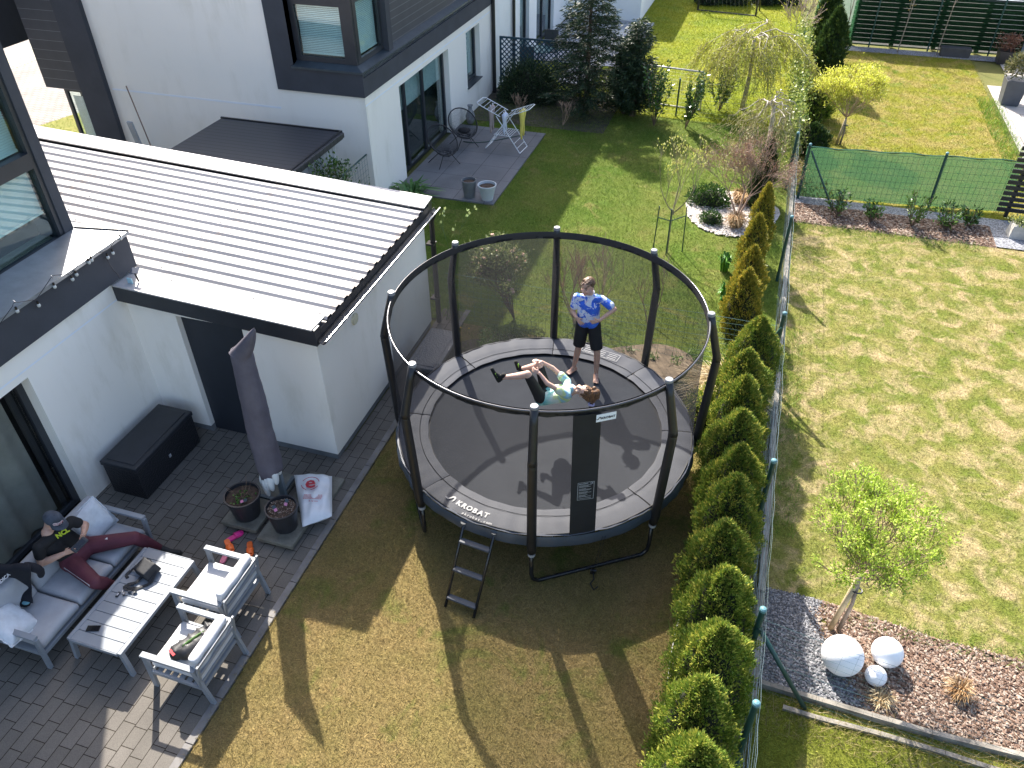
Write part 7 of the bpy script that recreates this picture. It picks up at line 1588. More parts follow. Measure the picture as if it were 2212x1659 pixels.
# viburnum with flower heads
B = Vector((-3.55, 11.35, 0)); m_vib = leaf_mat('viburnum_leaf', ((0.06, 0.10, 0.025), (0.17, 0.21, 0.06), (0.36, 0.38, 0.16)), 0.45, 0.25)
vb, T = bush('viburnum', B, 'loose olive leaved shrub with small pinkish flower heads behind the trampoline', 'shrub',
     [st(B, (random.uniform(-.75, .55), random.uniform(-.25, .6), 1), 0.55, 0.014, 3, spread=0.65, kids=2.6, up=0.28, shrink=0.75) for _ in range(7)], m_twig, (m_vib, 0.062, 0.03, 0.8), nleaf=6, scatter=0.05)
m_flow = mat('flower_pinkbeige', (0.55, 0.36, 0.26), 0.9, 0.25, 30, bmp=1.0, bscale=80)
for p, d in random.sample(T, 70): MB().ell(p+Vector((0, 0, 0.02)), 0.036, 0.036, 0.022, 9, 6, jit=0.18).build('flower_head', m_flow, vb)
# twining plant at the garage corner
B = Vector((-4.72, 10.95, 0)); bush('climber', B, 'thin climbing plant with round green buds at the garage downpipe', 'plant', [st(B, (0.1, 0.3, 1), 1.1, 0.008, 2, spread=0.5, kids=2, up=0.2)], mat('vine_green', (0.10, 0.17, 0.06), 0.6), (leaf_mat('hop', ((0.2, 0.3, 0.08), (0.35, 0.42, 0.15), (0.4, 0.45, 0.2)), 0.5, 0.3), 0.07, 0.06, 0.9), nleaf=2)
# low dense bushes
def lowbush(name, c, rx, ry, rz, m, label, cat='shrub', leaf=(0.035, 0.014), dens=9000, group=None, jit=0.5):
    t = thing(name, (c[0], c[1], 0), label, cat, group); k = int(dens*(rx*ry+rx*rz)); a = RNG.uniform(0, 2*np.pi, k); u = RNG.uniform(0, 1, k); ph = np.arccos(1-u*1.05)
    lump = 1+0.08*np.sin(a*4+ph*3)+0.07*np.sin(a*7-ph*5+1); s = lump*RNG.uniform(0.72, 1.03, k)
    D = np.c_[np.sin(ph)*np.cos(a), np.sin(ph)*np.sin(a), np.cos(ph)]; P = np.c_[c[0]+D[:, 0]*rx*s, c[1]+D[:, 1]*ry*s, np.maximum(0.01, D[:, 2]*rz*s+0.03)]
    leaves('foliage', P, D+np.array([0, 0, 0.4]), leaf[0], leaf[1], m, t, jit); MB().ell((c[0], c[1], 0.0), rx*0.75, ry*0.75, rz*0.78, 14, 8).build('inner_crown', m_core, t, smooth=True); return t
m_box = leaf_mat('box_leaf', ((0.035, 0.09, 0.015), (0.09, 0.17, 0.03), (0.20, 0.27, 0.07)), 0.45, 0.2)
m_laur = leaf_mat('laurel_leaf', ((0.02, 0.06, 0.012), (0.045, 0.11, 0.02), (0.12, 0.2, 0.04)), 0.22, 0.12, 0.7)
lowbush('box_bush', (-3.42, 10.35), 0.50, 0.42, 0.42, m_box, 'round dark green clipped bush behind the trampoline pads')
lowbush('box_bush', (-2.42, 10.55), 0.24, 0.24, 0.28, leaf_mat('box_yellow', ((0.05, 0.09, 0.015), (0.14, 0.19, 0.03), (0.25, 0.27, 0.05)), 0.5, 0.2), 'smaller yellowish bush beside the round one behind the trampoline')
lowbush('juniper', (-0.42, 9.95), 0.42, 0.30, 0.20, leaf_mat('juniper_blue', ((0.03, 0.055, 0.03), (0.06, 0.10, 0.06), (0.12, 0.17, 0.11)), 0.6, 0.1), 'low spreading blue green juniper right behind the trampoline pads', leaf=(0.04, 0.008), dens=14000)
lowbush('thuja_bush', (0.05, 9.5), 0.32, 0.30, 0.62, m_thuja_g, 'green bush between the right pole and the dry grass clump', leaf=(0.05, 0.018), dens=9000)
q = G(1527, 450); lowbush('evergreen_bush', (q.x, q.y+0.25), 0.50, 0.36, 0.40, m_laur, 'glossy dark evergreen bush beside the pebble bed', leaf=(0.06, 0.03), dens=5200)
q = G(1533, 487); lowbush('evergreen_bush', (q.x, q.y+0.1), 0.25, 0.22, 0.26, m_laur, 'small round dark bush in front of the glossy one at the pebble bed', leaf=(0.05, 0.022), dens=8000)
m_dryg = leaf_mat('dry_blade', ((0.30, 0.20, 0.09), (0.50, 0.38, 0.2), (0.72, 0.62, 0.42)), 0.6, 0.25)
def grassclump(c, r, h, m, label, k=900, w=0.012, name='grass_clump', cat='ornamental grass', bend=0.5):
    t = thing(name, (c[0], c[1], 0), label, cat); a = RNG.uniform(0, 2*np.pi, k); rr = r*0.5*np.sqrt(RNG.uniform(0, 1, k)); b0 = np.c_[c[0]+rr*np.cos(a), c[1]+rr*np.sin(a), np.zeros(k)]
    hh = h*RNG.uniform(0.5, 1.1, k); out = r*RNG.uniform(0.3, 1.2, k)*bend; th = a+RNG.normal(0, 0.5, k); s = np.c_[-np.sin(th), np.cos(th), np.zeros(k)]*w/2
    m1 = b0+np.c_[np.cos(th)*out*0.5, np.sin(th)*out*0.5, hh*0.9]; t2 = b0+np.c_[np.cos(th)*out*1.6, np.sin(th)*out*1.6, hh*RNG.uniform(0.3, 1.0, k)]
    V = np.stack([b0-s, b0+s, m1+s, m1-s, t2+s*0.2, t2-s*0.2], 1).reshape(-1, 3); b = np.arange(k)[:, None]*6; F = np.concatenate([b+np.array([[0, 1, 2, 3]]), b+np.array([[3, 2, 4, 5]])]); r_ = RNG.uniform(0, 1, k)
    np_mesh('blades', V, F, m, rnd=np.tile(r_, 2), parent=t, nper=4); return t
q = G(1582, 760, 0.2); grassclump((0.30, 10.05), 0.42, 0.45, m_dryg, 'pale dry ornamental grass clump beside the trampoline and the hedge', 900, 0.016, bend=0.9)
q = G(1588, 492); grassclump((q.x, q.y), 0.24, 0.34, leaf_mat('rust_blade', ((0.25, 0.13, 0.05), (0.42, 0.26, 0.12), (0.55, 0.42, 0.25)), 0.6, 0.25), 'rust brown grass tuft at the front of the pebble bed', 500, 0.012)
q = G(1600, 440); grassclump((q.x, q.y), 0.30, 0.34, leaf_mat('rust_blade', ((0.3,)*3,)*3), 'rust brown grass tuft at the back of the pebble bed', 400, 0.012)
q = G(1562, 660); grassclump((q.x, q.y+0.15), 0.14, 0.42, leaf_mat('iris_leaf', ((0.05, 0.18, 0.02), (0.10, 0.30, 0.03), (0.2, 0.42, 0.06)), 0.4, 0.35), 'bright green upright leaves beside the golden thuja, nearer clump', 70, 0.035, 'leafy_plant', 'plant', 0.5)
q = G(1562, 590); grassclump((q.x, q.y+0.1), 0.14, 0.40, leaf_mat('iris_leaf', ((0.1,)*3,)*3), 'bright green upright leaves beside the golden thuja, farther clump', 60, 0.035, 'leafy_plant', 'plant', 0.5)
q = G(855, 410); grassclump((-7.35, 15.42), 0.42, 0.32, leaf_mat('hosta_leaf', ((0.04, 0.12, 0.02), (0.08, 0.2, 0.04), (0.15, 0.28, 0.08)), 0.4, 0.3), 'broad leaved green plant at the house corner by the patio', 90, 0.07, 'leafy_plant', 'plant', 0.9)
q = G(1880, 1500); grassclump((2.42, 5.42), 0.16, 0.16, m_dryg, 'small tuft of dry grass near the white balls', 120, 0.006)
q = G(2066, 1500); grassclump((q.x, q.y), 0.16, 0.22, leaf_mat('rust_blade', ((0.3,)*3,)*3), 'brown grass tuft standing in the bark right of the ball lamps', 220, 0.008)
# reddish tree in the pebble bed
B = G(1592, 468); m_redl = leaf_mat('red_leaf', ((0.16, 0.06, 0.05), (0.28, 0.17, 0.11), (0.42, 0.32, 0.20)), 0.5, 0.3); m_rtw = mat('twig_red', (0.27, 0.185, 0.14), 0.8, 0.2, 8)
bush('ornamental_tree', B, 'multi stemmed reddish brown tree growing out of the white pebble bed', 'tree',
     [st(B, (0.12, 0.1, 1), 0.62, 0.032, 4, spread=0.85, kids=3.0, up=0.16, shrink=0.77), st(B, (-0.5, 0.2, 1), 0.62, 0.026, 4, spread=0.8, kids=2.8, up=0.18, shrink=0.77), st(B+Vector((0.05, 0.1, 0)), (0.4, 0.3, 1), 0.58, 0.024, 4, spread=0.8, kids=2.5, up=0.15, shrink=0.77), st(B+Vector((0.1, 0, 0.45)), (0.95, 0.2, 0.5), 0.55, 0.014, 3, spread=0.5, kids=2.3, up=0.1, shrink=0.75)], m_rtw, (m_redl, 0.040, 0.012, 0.7), nleaf=3, minr=0.0035, scatter=0.07)
# contorted weeping willow beyond
def weeping(base, h, R, label, m_l, name='weeping_tree', nb=16, ns=210, strands=(0.9, 1.9), nleaf=22, lw=(0.055, 0.014), mt=None, cx=0.0):
    t = thing(name, base, label, 'tree'); mb = MB(); B = Vector(base); top = B+Vector((cx, 0, h)); mt = mt or mat('bark_pale', (0.42, 0.37, 0.31), 0.8, 0.2, 6)
    mb.path([B, B+Vector((cx*0.5+0.05, 0.03, h*0.5)), top], [0.07, 0.055, 0.045], 9); ends = []
    for i in range(nb):
        a = 2*math.pi*i/nb+random.uniform(-.2, .2); pts = [top]; L = R*random.uniform(0.45, 1.0); rr = [0.017]; n = 7
        for k in range(1, n+1):
            t_ = k/n; pts.append(top+Vector((math.cos(a+0.5*math.sin(t_*5+i))*L*t_+random.uniform(-.09, .09), math.sin(a+0.5*math.sin(t_*5+i))*L*t_+random.uniform(-.09, .09), 0.12*h*math.sin(t_*2.8)*(0.4+(i%3)*0.7)-0.35*t_**2+random.uniform(-.07, .07)))); rr.append(0.017*(1-t_)+0.004)
        mb.path(pts, rr, 6); ends += pts[2:]
    mb.build('branches', mt, t, smooth=True)
    mb2 = MB(); P = []; N = []
    for s in range(ns):
        p = random.choice(ends).copy()+Vector((random.uniform(-.15, .15), random.uniform(-.15, .15), 0)); L = random.uniform(*strands); L = min(L, p.z*0.92); n = 8; d = Vector((p.x-top.x, p.y-top.y, 0)); d = d.normalized() if d.length > 0.01 else Vector((1, 0, 0)); pts = [p]
        for k in range(n): w = Vector((random.gauss(0, .05), random.gauss(0, .05), 0)); pts.append(pts[-1]+Vector((d.x*0.05, d.y*0.05, -L/n))+w)
        mb2.path(pts, 0.0045, 3, caps=False)
        for k in range(nleaf): q = pts[0].lerp(pts[-1], 0); i_ = random.randint(0, n-1); q = pts[i_].lerp(pts[i_+1], random.random()); P.append([q.x+random.gauss(0, .025), q.y+random.gauss(0, .025), q.z]); N.append([random.gauss(0, .6), random.gauss(0, .6), -0.7])
    mb2.build('twigs', mat('twig_olive', (0.26, 0.22, 0.10), 0.7), t); leaves('foliage', np.array(P), np.array(N), lw[0], lw[1], m_l, t, 0.6); return t
m_willow = leaf_mat('willow_leaf', ((0.22, 0.24, 0.03), (0.38, 0.40, 0.06), (0.55, 0.55, 0.12)), 0.5, 0.35)
weeping((-0.45, 23.6, 0), 1.95, 1.85, 'contorted weeping willow with yellow green hanging twigs in the far garden', m_willow, ns=520, nleaf=26, lw=(0.08, 0.022), nb=8, strands=(0.3, 1.5))
weeping((0.35, 19.6, 0), 1.5, 1.0, 'small weeping tree with tangled pale twigs between the reddish tree and the fence', leaf_mat('greyolive_leaf', ((0.16, 0.17, 0.05), (0.30, 0.30, 0.12), (0.45, 0.42, 0.22)), 0.5, 0.3), ns=150, strands=(0.5, 1.2), nleaf=16, lw=(0.05, 0.015), nb=7)
B = Vector((0.55, 28.5, 0)); bush('bare_tree', B, 'bare pinkish tree leaning over the far wire fence', 'tree', [st(B, (0.1, -0.1, 1), 0.7, 0.03, 4, spread=0.8, kids=2.5, up=0.3, shrink=0.78)], mat('twig_pinkgrey', (0.36, 0.27, 0.22), 0.8), (m_willow, 0.06, 0.02, 0.6), nleaf=1, minr=0.006)
B = Vector((0.75, 22.0, 0)); m_ivy = leaf_mat('ivy_leaf', ((0.06, 0.12, 0.02), (0.20, 0.26, 0.05), (0.42, 0.45, 0.12)), 0.35, 0.25)
t = thing('climber', B, 'leafy climber covering the far part of the wire fence', 'plant'); k = 6500; P = np.c_[RNG.normal(0.95, 0.13, k), RNG.uniform(19.2, 28.5, k), RNG.uniform(0.1, 1.55, k)]
leaves('foliage', P, np.tile([0.3, -0.5, 0.5], (k, 1)), 0.075, 0.05, m_ivy, t, 0.8)
# round crowned small trees on the right
def roundtree(B, h, R, rz, m_l, label, nst=16, leafsz=(0.05, 0.02), nleaf=7, mt=None, stake=True, upb=0.45, shr=0.66, depth=3, cat='tree', scatter=0.03, kids=2.7):
    B = Vector(B); top = B+Vector((0.03, 0, h)); stems = [st(top, (math.cos(a)*random.uniform(0.5, 1.3), math.sin(a)*random.uniform(0.5, 1.3), random.uniform(0.3, 1.3)), R*0.46, 0.011, depth, spread=0.55, kids=kids, up=upb, shrink=shr) for a in [2*math.pi*i/nst for i in range(nst)]]
    t, T = bush('ornamental_tree', B, label, 'tree', stems, mt or m_rtw, (m_l, leafsz[0], leafsz[1], 0.7), nleaf=nleaf, minr=0.003, scatter=scatter)
    MB().path([B+Vector((0.05, 0, 0)), B+Vector((0.07, 0, h*0.5)), top], [0.026, 0.023, 0.02], 9).build('trunk', m_bark2, t, smooth=True)
    if stake:
        MB().tube(B+Vector((-0.04, 0.0, 0)), B+Vector((0.03, 0.0, h*0.92)), 0.033, n=12).build('stake', mat('stake_wood', (0.42, 0.33, 0.20), 0.8, 0.2, 8), t, smooth=True)
        MB().path([B+Vector((0.06+0.055*math.cos(a), 0.045*math.sin(a), h*0.72)) for a in np.linspace(0, 6.0, 14)], 0.010, 5, closed=True).build('tie', m_black, t)
    return t
m_lime = leaf_mat('lime_leaf', ((0.20, 0.30, 0.03), (0.38, 0.50, 0.06), (0.58, 0.68, 0.16)), 0.45, 0.4)
roundtree(G(1800, 1362), 1.10, 1.0, 0.6, m_lime, 'small round crowned tree with fresh lime green leaves beside the white ball lamps', nst=22, leafsz=(0.038, 0.017), nleaf=7, upb=0.22, kids=2.25, shr=0.66, scatter=0.025)
B = Vector(G(1810, 312)); roundtree(B, 0.72, 1.15, 0.7, leaf_mat('lime_yellow', ((0.35, 0.38, 0.03), (0.52, 0.54, 0.07), (0.68, 0.66, 0.16)), 0.45, 0.4), 'round crowned tree with yellow green leaves behind the green netting', nst=16, leafsz=(0.06, 0.022), nleaf=6, mt=mat('twig_tan', (0.34, 0.24, 0.16), 0.8), upb=0.22, shr=0.66, depth=3, scatter=0.05, kids=2.5)
# saplings before the back fence
for (px, lab) in ((1810, 'thin bare sapling left before the dark back fence'), (2010, 'thin bare sapling right before the dark back fence')):
    B = G(px+10, 108 if px < 1900 else 113); B = Vector((B.x, 30.8, 0)); bush('sapling', B, lab, 'tree', [st(B, (0.03, 0, 1), 2.1, 0.02, 1, spread=0.7, kids=3, up=0.5, shrink=0.25, wob=0.04)], m_bark2, minr=0.006, group='saplings before the back fence')
B = Vector((G(1938, 112).x, 30.8, 0)); bush('sapling', B, 'middle sapling with brown leaves before the dark back fence', 'tree', [st(B, (0.03, 0, 1), 1.9, 0.02, 2, spread=0.6, kids=3, up=0.7, shrink=0.3, wob=0.04)], m_bark2, (leaf_mat('brown_leaf', ((0.2, 0.12, 0.03), (0.32, 0.22, 0.06), (0.4, 0.3, 0.1)), 0.6, 0.3), 0.08, 0.035, 0.8), nleaf=5, minr=0.006, group='saplings before the back fence', scatter=0.08)
# laurels
def laurel(B, h, r, label, k=900, group='young laurels', lean=0.0, lf=(0.085, 0.034)):
    t = thing('laurel', B, label, 'shrub', group); mb = MB(); P = []; N = []
    for i in range(11):
        a = random.uniform(0, 6.28); d = Vector((math.cos(a)*r*random.uniform(0.3, 1), math.sin(a)*r*random.uniform(0.3, 1), h*random.uniform(0.65, 1.05))); mb.path([Vector(B), Vector(B)+Vector((d.x*0.6, d.y*0.6, d.z*0.4)), Vector(B)+d], [0.010, 0.008, 0.004], 5, caps=False)
        for j in range(k//11): t_ = random.uniform(0.25, 1.0); q = Vector((d.x*min(1, t_*1.3), d.y*min(1, t_*1.3), d.z*t_)); P.append([B[0]+q.x+random.gauss(0, .035), B[1]+q.y+random.gauss(0, .035), q.z]); N.append([math.cos(a)*0.5+random.gauss(0, .5), math.sin(a)*0.5+random.gauss(0, .5), 0.7])
    mb.build('stems', m_twig, t); leaves('foliage', np.array(P), np.array(N), lf[0], lf[1], m_laur, t, 0.5); return t
for (px, py, h, r, lab) in ((1412, 272, 1.65, 0.40, 'glossy upright laurel next to the dark conifer'), (1480, 278, 1.5, 0.36, 'second glossy upright laurel, right of the first'), (1553, 240, 1.25, 0.36, 'dark laurel under the weeping willow')):
    laurel(Vector(G(px, py)), h, r, lab, 1000, 'upright laurels by the far wire fence', lf=(0.10, 0.042))
m_laur_y = m_laur
for (px, py, h, r, lab) in ((1810, 468, 0.62, 0.30, 'leftmost young laurel before the green netting'), (1880, 480, 0.45, 0.22, 'small young laurel, second from the left before the netting'), (1968, 490, 0.80, 0.32, 'tallest young laurel beside the green post of the netting'), (2040, 495, 0.52, 0.28, 'young laurel right of the green post'), (2092, 490, 0.40, 0.26, 'rightmost young laurel in the bark before the netting')):
    laurel(Vector(G(px, py)), h, r, lab, 260, 'young laurels before the green netting', lf=(0.11, 0.038))
# dark conifer mass beside the lattice
def bigconifer(B, h, R, label, m, k=26000, lf=(0.13, 0.022), droop=0.5, name='dark_conifer', wob=0.22):
    t = thing(name, B, label, 'conifer'); B = Vector(B); MB().path([B, B+Vector((0, 0, h*0.95))], [0.09, 0.015], 8).build('trunk', m_twig, t)
    mb = MB(); P = []; N = []; nb = int(h*34)
    for i in range(nb):
        z = h*(0.03+0.97*(i/nb)); a = i*2.4+random.uniform(-.4, .4); L = R*(1-(z/h))**0.75*random.uniform(0.75, 1.15)+0.12; pts = [B+Vector((0, 0, z))]
        for s in range(1, 6): q = s/5; pts.append(B+Vector((math.cos(a+0.15*q)*L*q, math.sin(a+0.15*q)*L*q, z+0.20*L*q-droop*0.35*L*q*q)))
        mb.path(pts, [0.012, 0.01, 0.008, 0.006, 0.004, 0.003], 4, caps=False)
        for j in range(max(6, int(k/nb*L/R*1.4))): q = random.random()**0.7*4.999; s = int(q); c = pts[s].lerp(pts[s+1], q-s); P.append([c.x+random.gauss(0, .06), c.y+random.gauss(0, .06), c.z+random.gauss(0, .035)]); N.append([math.cos(a)+random.gauss(0, .5), math.sin(a)+random.gauss(0, .5), -0.25])
    mb.build('branches', m_twig, t); leaves('foliage', np.array(P), np.array(N), lf[0], lf[1], m, t, 0.35); return t
m_cdark = leaf_mat('conifer_dark', ((0.010, 0.028, 0.012), (0.022, 0.05, 0.02), (0.09, 0.12, 0.05)), 0.5, 0.15)
bigconifer((-4.75, 22.2, 0), 4.3, 1.25, 'tall dark feathery conifer beside the blue lattice', m_cdark, 30000)
bigconifer((-3.4, 22.2, 0), 2.5, 0.62, 'dark pointed juniper right of the tall conifer', m_cdark, 15000, (0.11, 0.024), -1.6, 'dark_juniper')
bigconifer((-3.65, 22.35, 0), 2.0, 0.55, 'shorter dark juniper squeezed between the tall conifer and the pointed one', m_cdark, 9000, (0.11, 0.024), -1.6, 'dark_juniper')
lowbush('dark_bush', (-6.6, 22.6), 0.95, 0.6, 1.1, m_cdark, 'dark bush growing in front of the blue lattice', leaf=(0.09, 0.03), dens=3600)
B = Vector((-5.1, 20.9, 0)); bush('bare_shrub', B, 'small leafless twiggy shrub behind the drying rack', 'shrub', [st(B, (random.uniform(-.6, .6), random.uniform(-.3, .4), 1), 0.32, 0.008, 2, spread=0.6, kids=2.5, up=0.4) for _ in range(4)], m_pinkt, minr=0.004)
B = Vector((-6.5, 21.3, 0)); bush('bare_shrub', B, 'low leafless shrub by the house wall left of the drying rack', 'shrub', [st(B, (random.uniform(-.6, .6), random.uniform(-.3, .4), 1), 0.30, 0.008, 2, spread=0.6, kids=2.5, up=0.4) for _ in range(4)], m_pinkt, minr=0.004)
B = Vector((-8.0, 12.6, 0)); vb2, T = bush('evergreen_shrub', Vector((-7.7, 12.7, 0)), 'dark leaved straggly shrub between the shed and the white house', 'shrub', [st(Vector((-7.75+random.uniform(-.3, .2), 12.5+random.uniform(-.5, .5), 0)), (random.uniform(-.3, .2), random.uniform(-.3, .3), 1), 0.75, 0.012, 3, spread=0.6, kids=2.4, up=0.25, shrink=0.72) for _ in range(6)], mat('twig_tan2', (0.30, 0.24, 0.17), 0.8), (m_laur, 0.075, 0.04, 0.8), nleaf=3, scatter=0.05)
# little green things in our pots
for (c, k, r, lab) in (((-5.53, 5.70, 0.435), 90, 0.14, 'a'),):
    P = np.c_[RNG.normal(c[0], 0.06, k), RNG.normal(c[1]-0.03, 0.07, k), np.full(k, c[2])+RNG.uniform(0, 0.06, k)]; leaves('leaves', P, np.tile([0, 0, 1.0], (k, 1)), 0.035, 0.026, leaf_mat('pot_leaf', ((0.05, 0.14, 0.02), (0.10, 0.24, 0.04), (0.2, 0.3, 0.08)), 0.5, 0.25), p1_, 0.9)
    mb = MB()
    for i in range(9): a = random.uniform(0, 6.28); mb.path([(c[0]+.05*math.cos(a), c[1]+.05*math.sin(a), c[2]), (c[0]+.12*math.cos(a), c[1]+.12*math.sin(a), c[2]+random.uniform(.05, .2)), (c[0]+.15*math.cos(a), c[1]+.17*math.sin(a), c[2]+random.uniform(.1, .3))], 0.0035, 4)
    mb.build('twigs', m_twig, p1_)
# small weeds and dandelions
t = thing('weed', (-1.0, 10.8, 0), 'pale weeds sprouting on the bare soil patch behind the trampoline', 'weed', ); k = 260; cc_ = RNG.uniform(0, 1, (9, 2))*[1.6, 1.0]+[-1.8, 10.3]; i_ = RNG.integers(0, 9, k); P = np.c_[cc_[i_]+RNG.normal(0, 0.05, (k, 2)), np.full(k, 0.01)]
leaves('leaves', P, np.tile([0, 0, 0.5], (k, 1)), 0.10, 0.022, leaf_mat('weed_leaf', ((0.12, 0.2, 0.05), (0.22, 0.32, 0.1), (0.35, 0.42, 0.2)), 0.5, 0.3), t, 0.9)
for i, (x, y) in enumerate(((-4.35, 10.7), (-4.20, 10.72))):
    t = thing('dandelion', (x, y, 0), ['left', 'right'][i]+' one of the two yellow dandelions in the shade beside the garage', 'flower', 'pair of dandelions'); MB().tube((x, y, 0), (x, y, 0.07), 0.003, n=5).build('stem', m_box, t); MB().ell((x, y, 0.075), 0.018, 0.018, 0.01, 8, 5).build('flower', mat('dandelion', (0.65, 0.42, 0.02), 0.7), t)
# ================================================================ neighbour patio things
def papasan(B, az, label):
    t = thing('wicker_chair', B, label, 'chair', 'round black string chairs on the grey patio'); Rz = Matrix.Rotation(az, 3, 'Z'); B = Vector(B)
    m_c = mat('cord_black', (0.014, 0.014, 0.016), 0.6)
    def rim(a): # egg shaped rim, tilted: back high, front low
        x = 0.37*math.cos(a)*(1+0.0*math.sin(a)); y = 0.44*math.sin(a); return B+Rz @ Vector((x, 0.02+y*0.80, 0.60+y*0.62))
    low = lambda a, q: B+Rz @ Vector((0.12*math.cos(a)*q, -0.06+0.11*math.sin(a)*q, 0.30))
    mb = MB(); mb.path([rim(2*math.pi*i/40) for i in range(40)], 0.016, 8, closed=True); mb.build('rim', m_c, t, smooth=True)
    mb = MB(); mb.path([low(2*math.pi*i/24, 1) for i in range(24)], 0.010, 6, closed=True)
    for i in range(64):
        a = 2*math.pi*i/64; p = rim(a); q = low(a, 1); mid_ = p.lerp(q, 0.55)+Vector((0, 0, -0.05)); mb.path([p, mid_, q], 0.0042, 4, caps=False)
    for i in range(6): a = math.pi*i/6; mb.path([low(a, 1), low(a+math.pi, 1)], 0.004, 4)
    mb.build('string_seat', m_c, t)
    for sx, sy in ((-1, -1), (1, -1), (-1, 1), (1, 1)): MB().path([B+Rz @ Vector((0.10*sx, -0.06+0.10*sy, 0.30)), B+Rz @ Vector((0.30*sx, 0.27*sy, 0.01))], 0.010, 7).build('leg', m_c, t)
    return t
zc = lambda x, y: (909.9+x*0.17363, 172.8+y*0.17363)     # [1580,300,2100,800] zoom
A_ = G(*zc(260, 1090), 0.035); 
papasan(((G(*zc(100, 1100), .035)+G(*zc(455, 1020), .035))/2)+Vector((-0.02, 0.10, 0)), rad(52), 'nearer round black string chair on the grey patio, empty')
papasan(((G(*zc(330, 860), .035)+G(*zc(690, 850), .035))/2)+Vector((-0.02, 0.20, 0)), rad(42), 'farther round black string chair with a dark cushion on the grey patio')
cq = ((G(*zc(330, 860), .035)+G(*zc(690, 850), .035))/2); co = MB().ell(cq+Vector((0.0, 0.2, 0.42)), 0.17, 0.16, 0.06); co.build('seat_pad', mat('pad_dark', (0.012, 0.012, 0.014), 0.9), origin=cq, smooth=True, label='dark cushion lying in the farther string chair', cat='cushion')
# drying rack
q1, q2, q3, q4 = [G(*zc(*p), 0.035) for p in ((808, 858), (1220, 922), (1310, 820), (900, 745))]
rk = thing('drying_rack', (q1+q3)/2, 'white folding laundry drying rack with clothes on the grey patio', 'drying rack')
m_rw = mat('rack_white', (0.78, 0.80, 0.82), 0.35, 0.04)
ctr = (q1+q2+q3+q4)/4; ux = (q2-q1); ux.z = 0; Lx = ux.length; ux.normalize(); uy = Vector((-ux.y, ux.x, 0))
if uy.y < 0: uy = -uy
Wd = 0.52; HT = 0.88
def rp(x, y, z): return ctr+ux*x+uy*y+Vector((0, 0, z))
hx = Lx/2+0.02
mb = MB()
for s in (-1, 1): # two crossing leg frames: foot at s*hx, top at -s*0.18
    mb.path([rp(s*hx, -Wd/2, 0.0), rp(-s*0.16, -Wd/2, HT)], 0.010, 7).path([rp(s*hx, Wd/2, 0.0), rp(-s*0.16, Wd/2, HT)], 0.010, 7).path([rp(s*hx, -Wd/2, 0.0), rp(s*hx, Wd/2, 0.0)], 0.010, 7)
    for q in (0.13, 0.26): mb.path([rp(s*hx*(1-q)-s*0.16*q, -Wd/2, HT*q), rp(s*hx*(1-q)-s*0.16*q, Wd/2, HT*q)], 0.006, 6)
mb.build('leg_frame', m_rw, rk)
mb = MB()
for k in range(8): x = -0.22+k*0.063; mb.path([rp(x, -Wd/2, HT*0.46), rp(x, Wd/2, HT*0.46)], 0.005, 5)
mb.path([rp(-0.24, -Wd/2, HT*0.46), rp(0.24, -Wd/2, HT*0.46)], 0.007, 5).path([rp(-0.24, Wd/2, HT*0.46), rp(0.24, Wd/2, HT*0.46)], 0.007, 5); mb.build('shelf', m_rw, rk)
WL_, WT = 0.66, 0.26
for s in (-1, 1):
    mb = MB(); x0, x1 = s*0.05, s*(0.05+WL_); z0, z1 = HT+0.0, HT+WT
    mb.path([rp(x0, -Wd/2, z0), rp(x1-s*0.06, -Wd/2, z1-0.02), rp(x1, -Wd/2+0.07, z1), rp(x1, Wd/2-0.07, z1), rp(x1-s*0.06, Wd/2, z1-0.02), rp(x0, Wd/2, z0)], 0.010, 7)
    for k in range(6): q = 0.1+k*0.15; mb.path([rp(x0+(x1-x0)*q, -Wd/2, z0+(z1-z0)*q), rp(x0+(x1-x0)*q, Wd/2, z0+(z1-z0)*q)], 0.005, 5)
    mb.build('wing', m_rw, rk)
def hung(x, y, z, L, w, col, label, name='trousers', legs=True):
    p = rp(x, y, z); t = thing(name, p, label, 'clothing'); m = mat('cloth_'+label.split()[0], col, 0.9, 0.06, 8, bmp=0.4, bscale=20); parts = (-1, 1) if legs else (0,)
    mb = MB(); mb.path([p+uy*(-w/2), p+uy*(w/2)], 0.02, 8)
    mb.build('waist', m, t, smooth=True)
    for s in parts:
        a = p+uy*(s*w*0.28)+Vector((0, 0, -0.01)); n = 6; pts = [a+Vector((0.012*math.sin(i*1.3+s), 0.012*math.cos(i*1.7), -L*i/n*(1 if s <= 0 else 0.92))) for i in range(n+1)]
        MB().path(pts, [w*0.30, w*0.28, w*0.24, w*0.20, w*0.17, w*0.14, w*0.11] if legs else [w*0.5]*5+[w*0.4, w*0.3], 10).build('leg' if legs else 'cloth', m, t, smooth=True)
    for s in (-1, 1): MB().box(p+uy*(s*w*0.35)+Vector((0, 0, 0.03)), (0.012, 0.02, 0.06)).build('peg', m_rw, t)
hung(-0.40, 0.0, HT+0.14, 0.66, 0.20, (0.42, 0.34, 0.31), 'beige thin trousers pegged on the left wing of the drying rack')
hung(0.46, -0.02, HT+0.16, 0.72, 0.21, (0.72, 0.60, 0.13), 'yellow long trousers pegged on the right wing of the drying rack')
hung(0.0, -0.08, HT+0.03, 0.50, 0.18, (0.66, 0.70, 0.80), 'white small garment hanging in the middle of the drying rack', 'shirt')
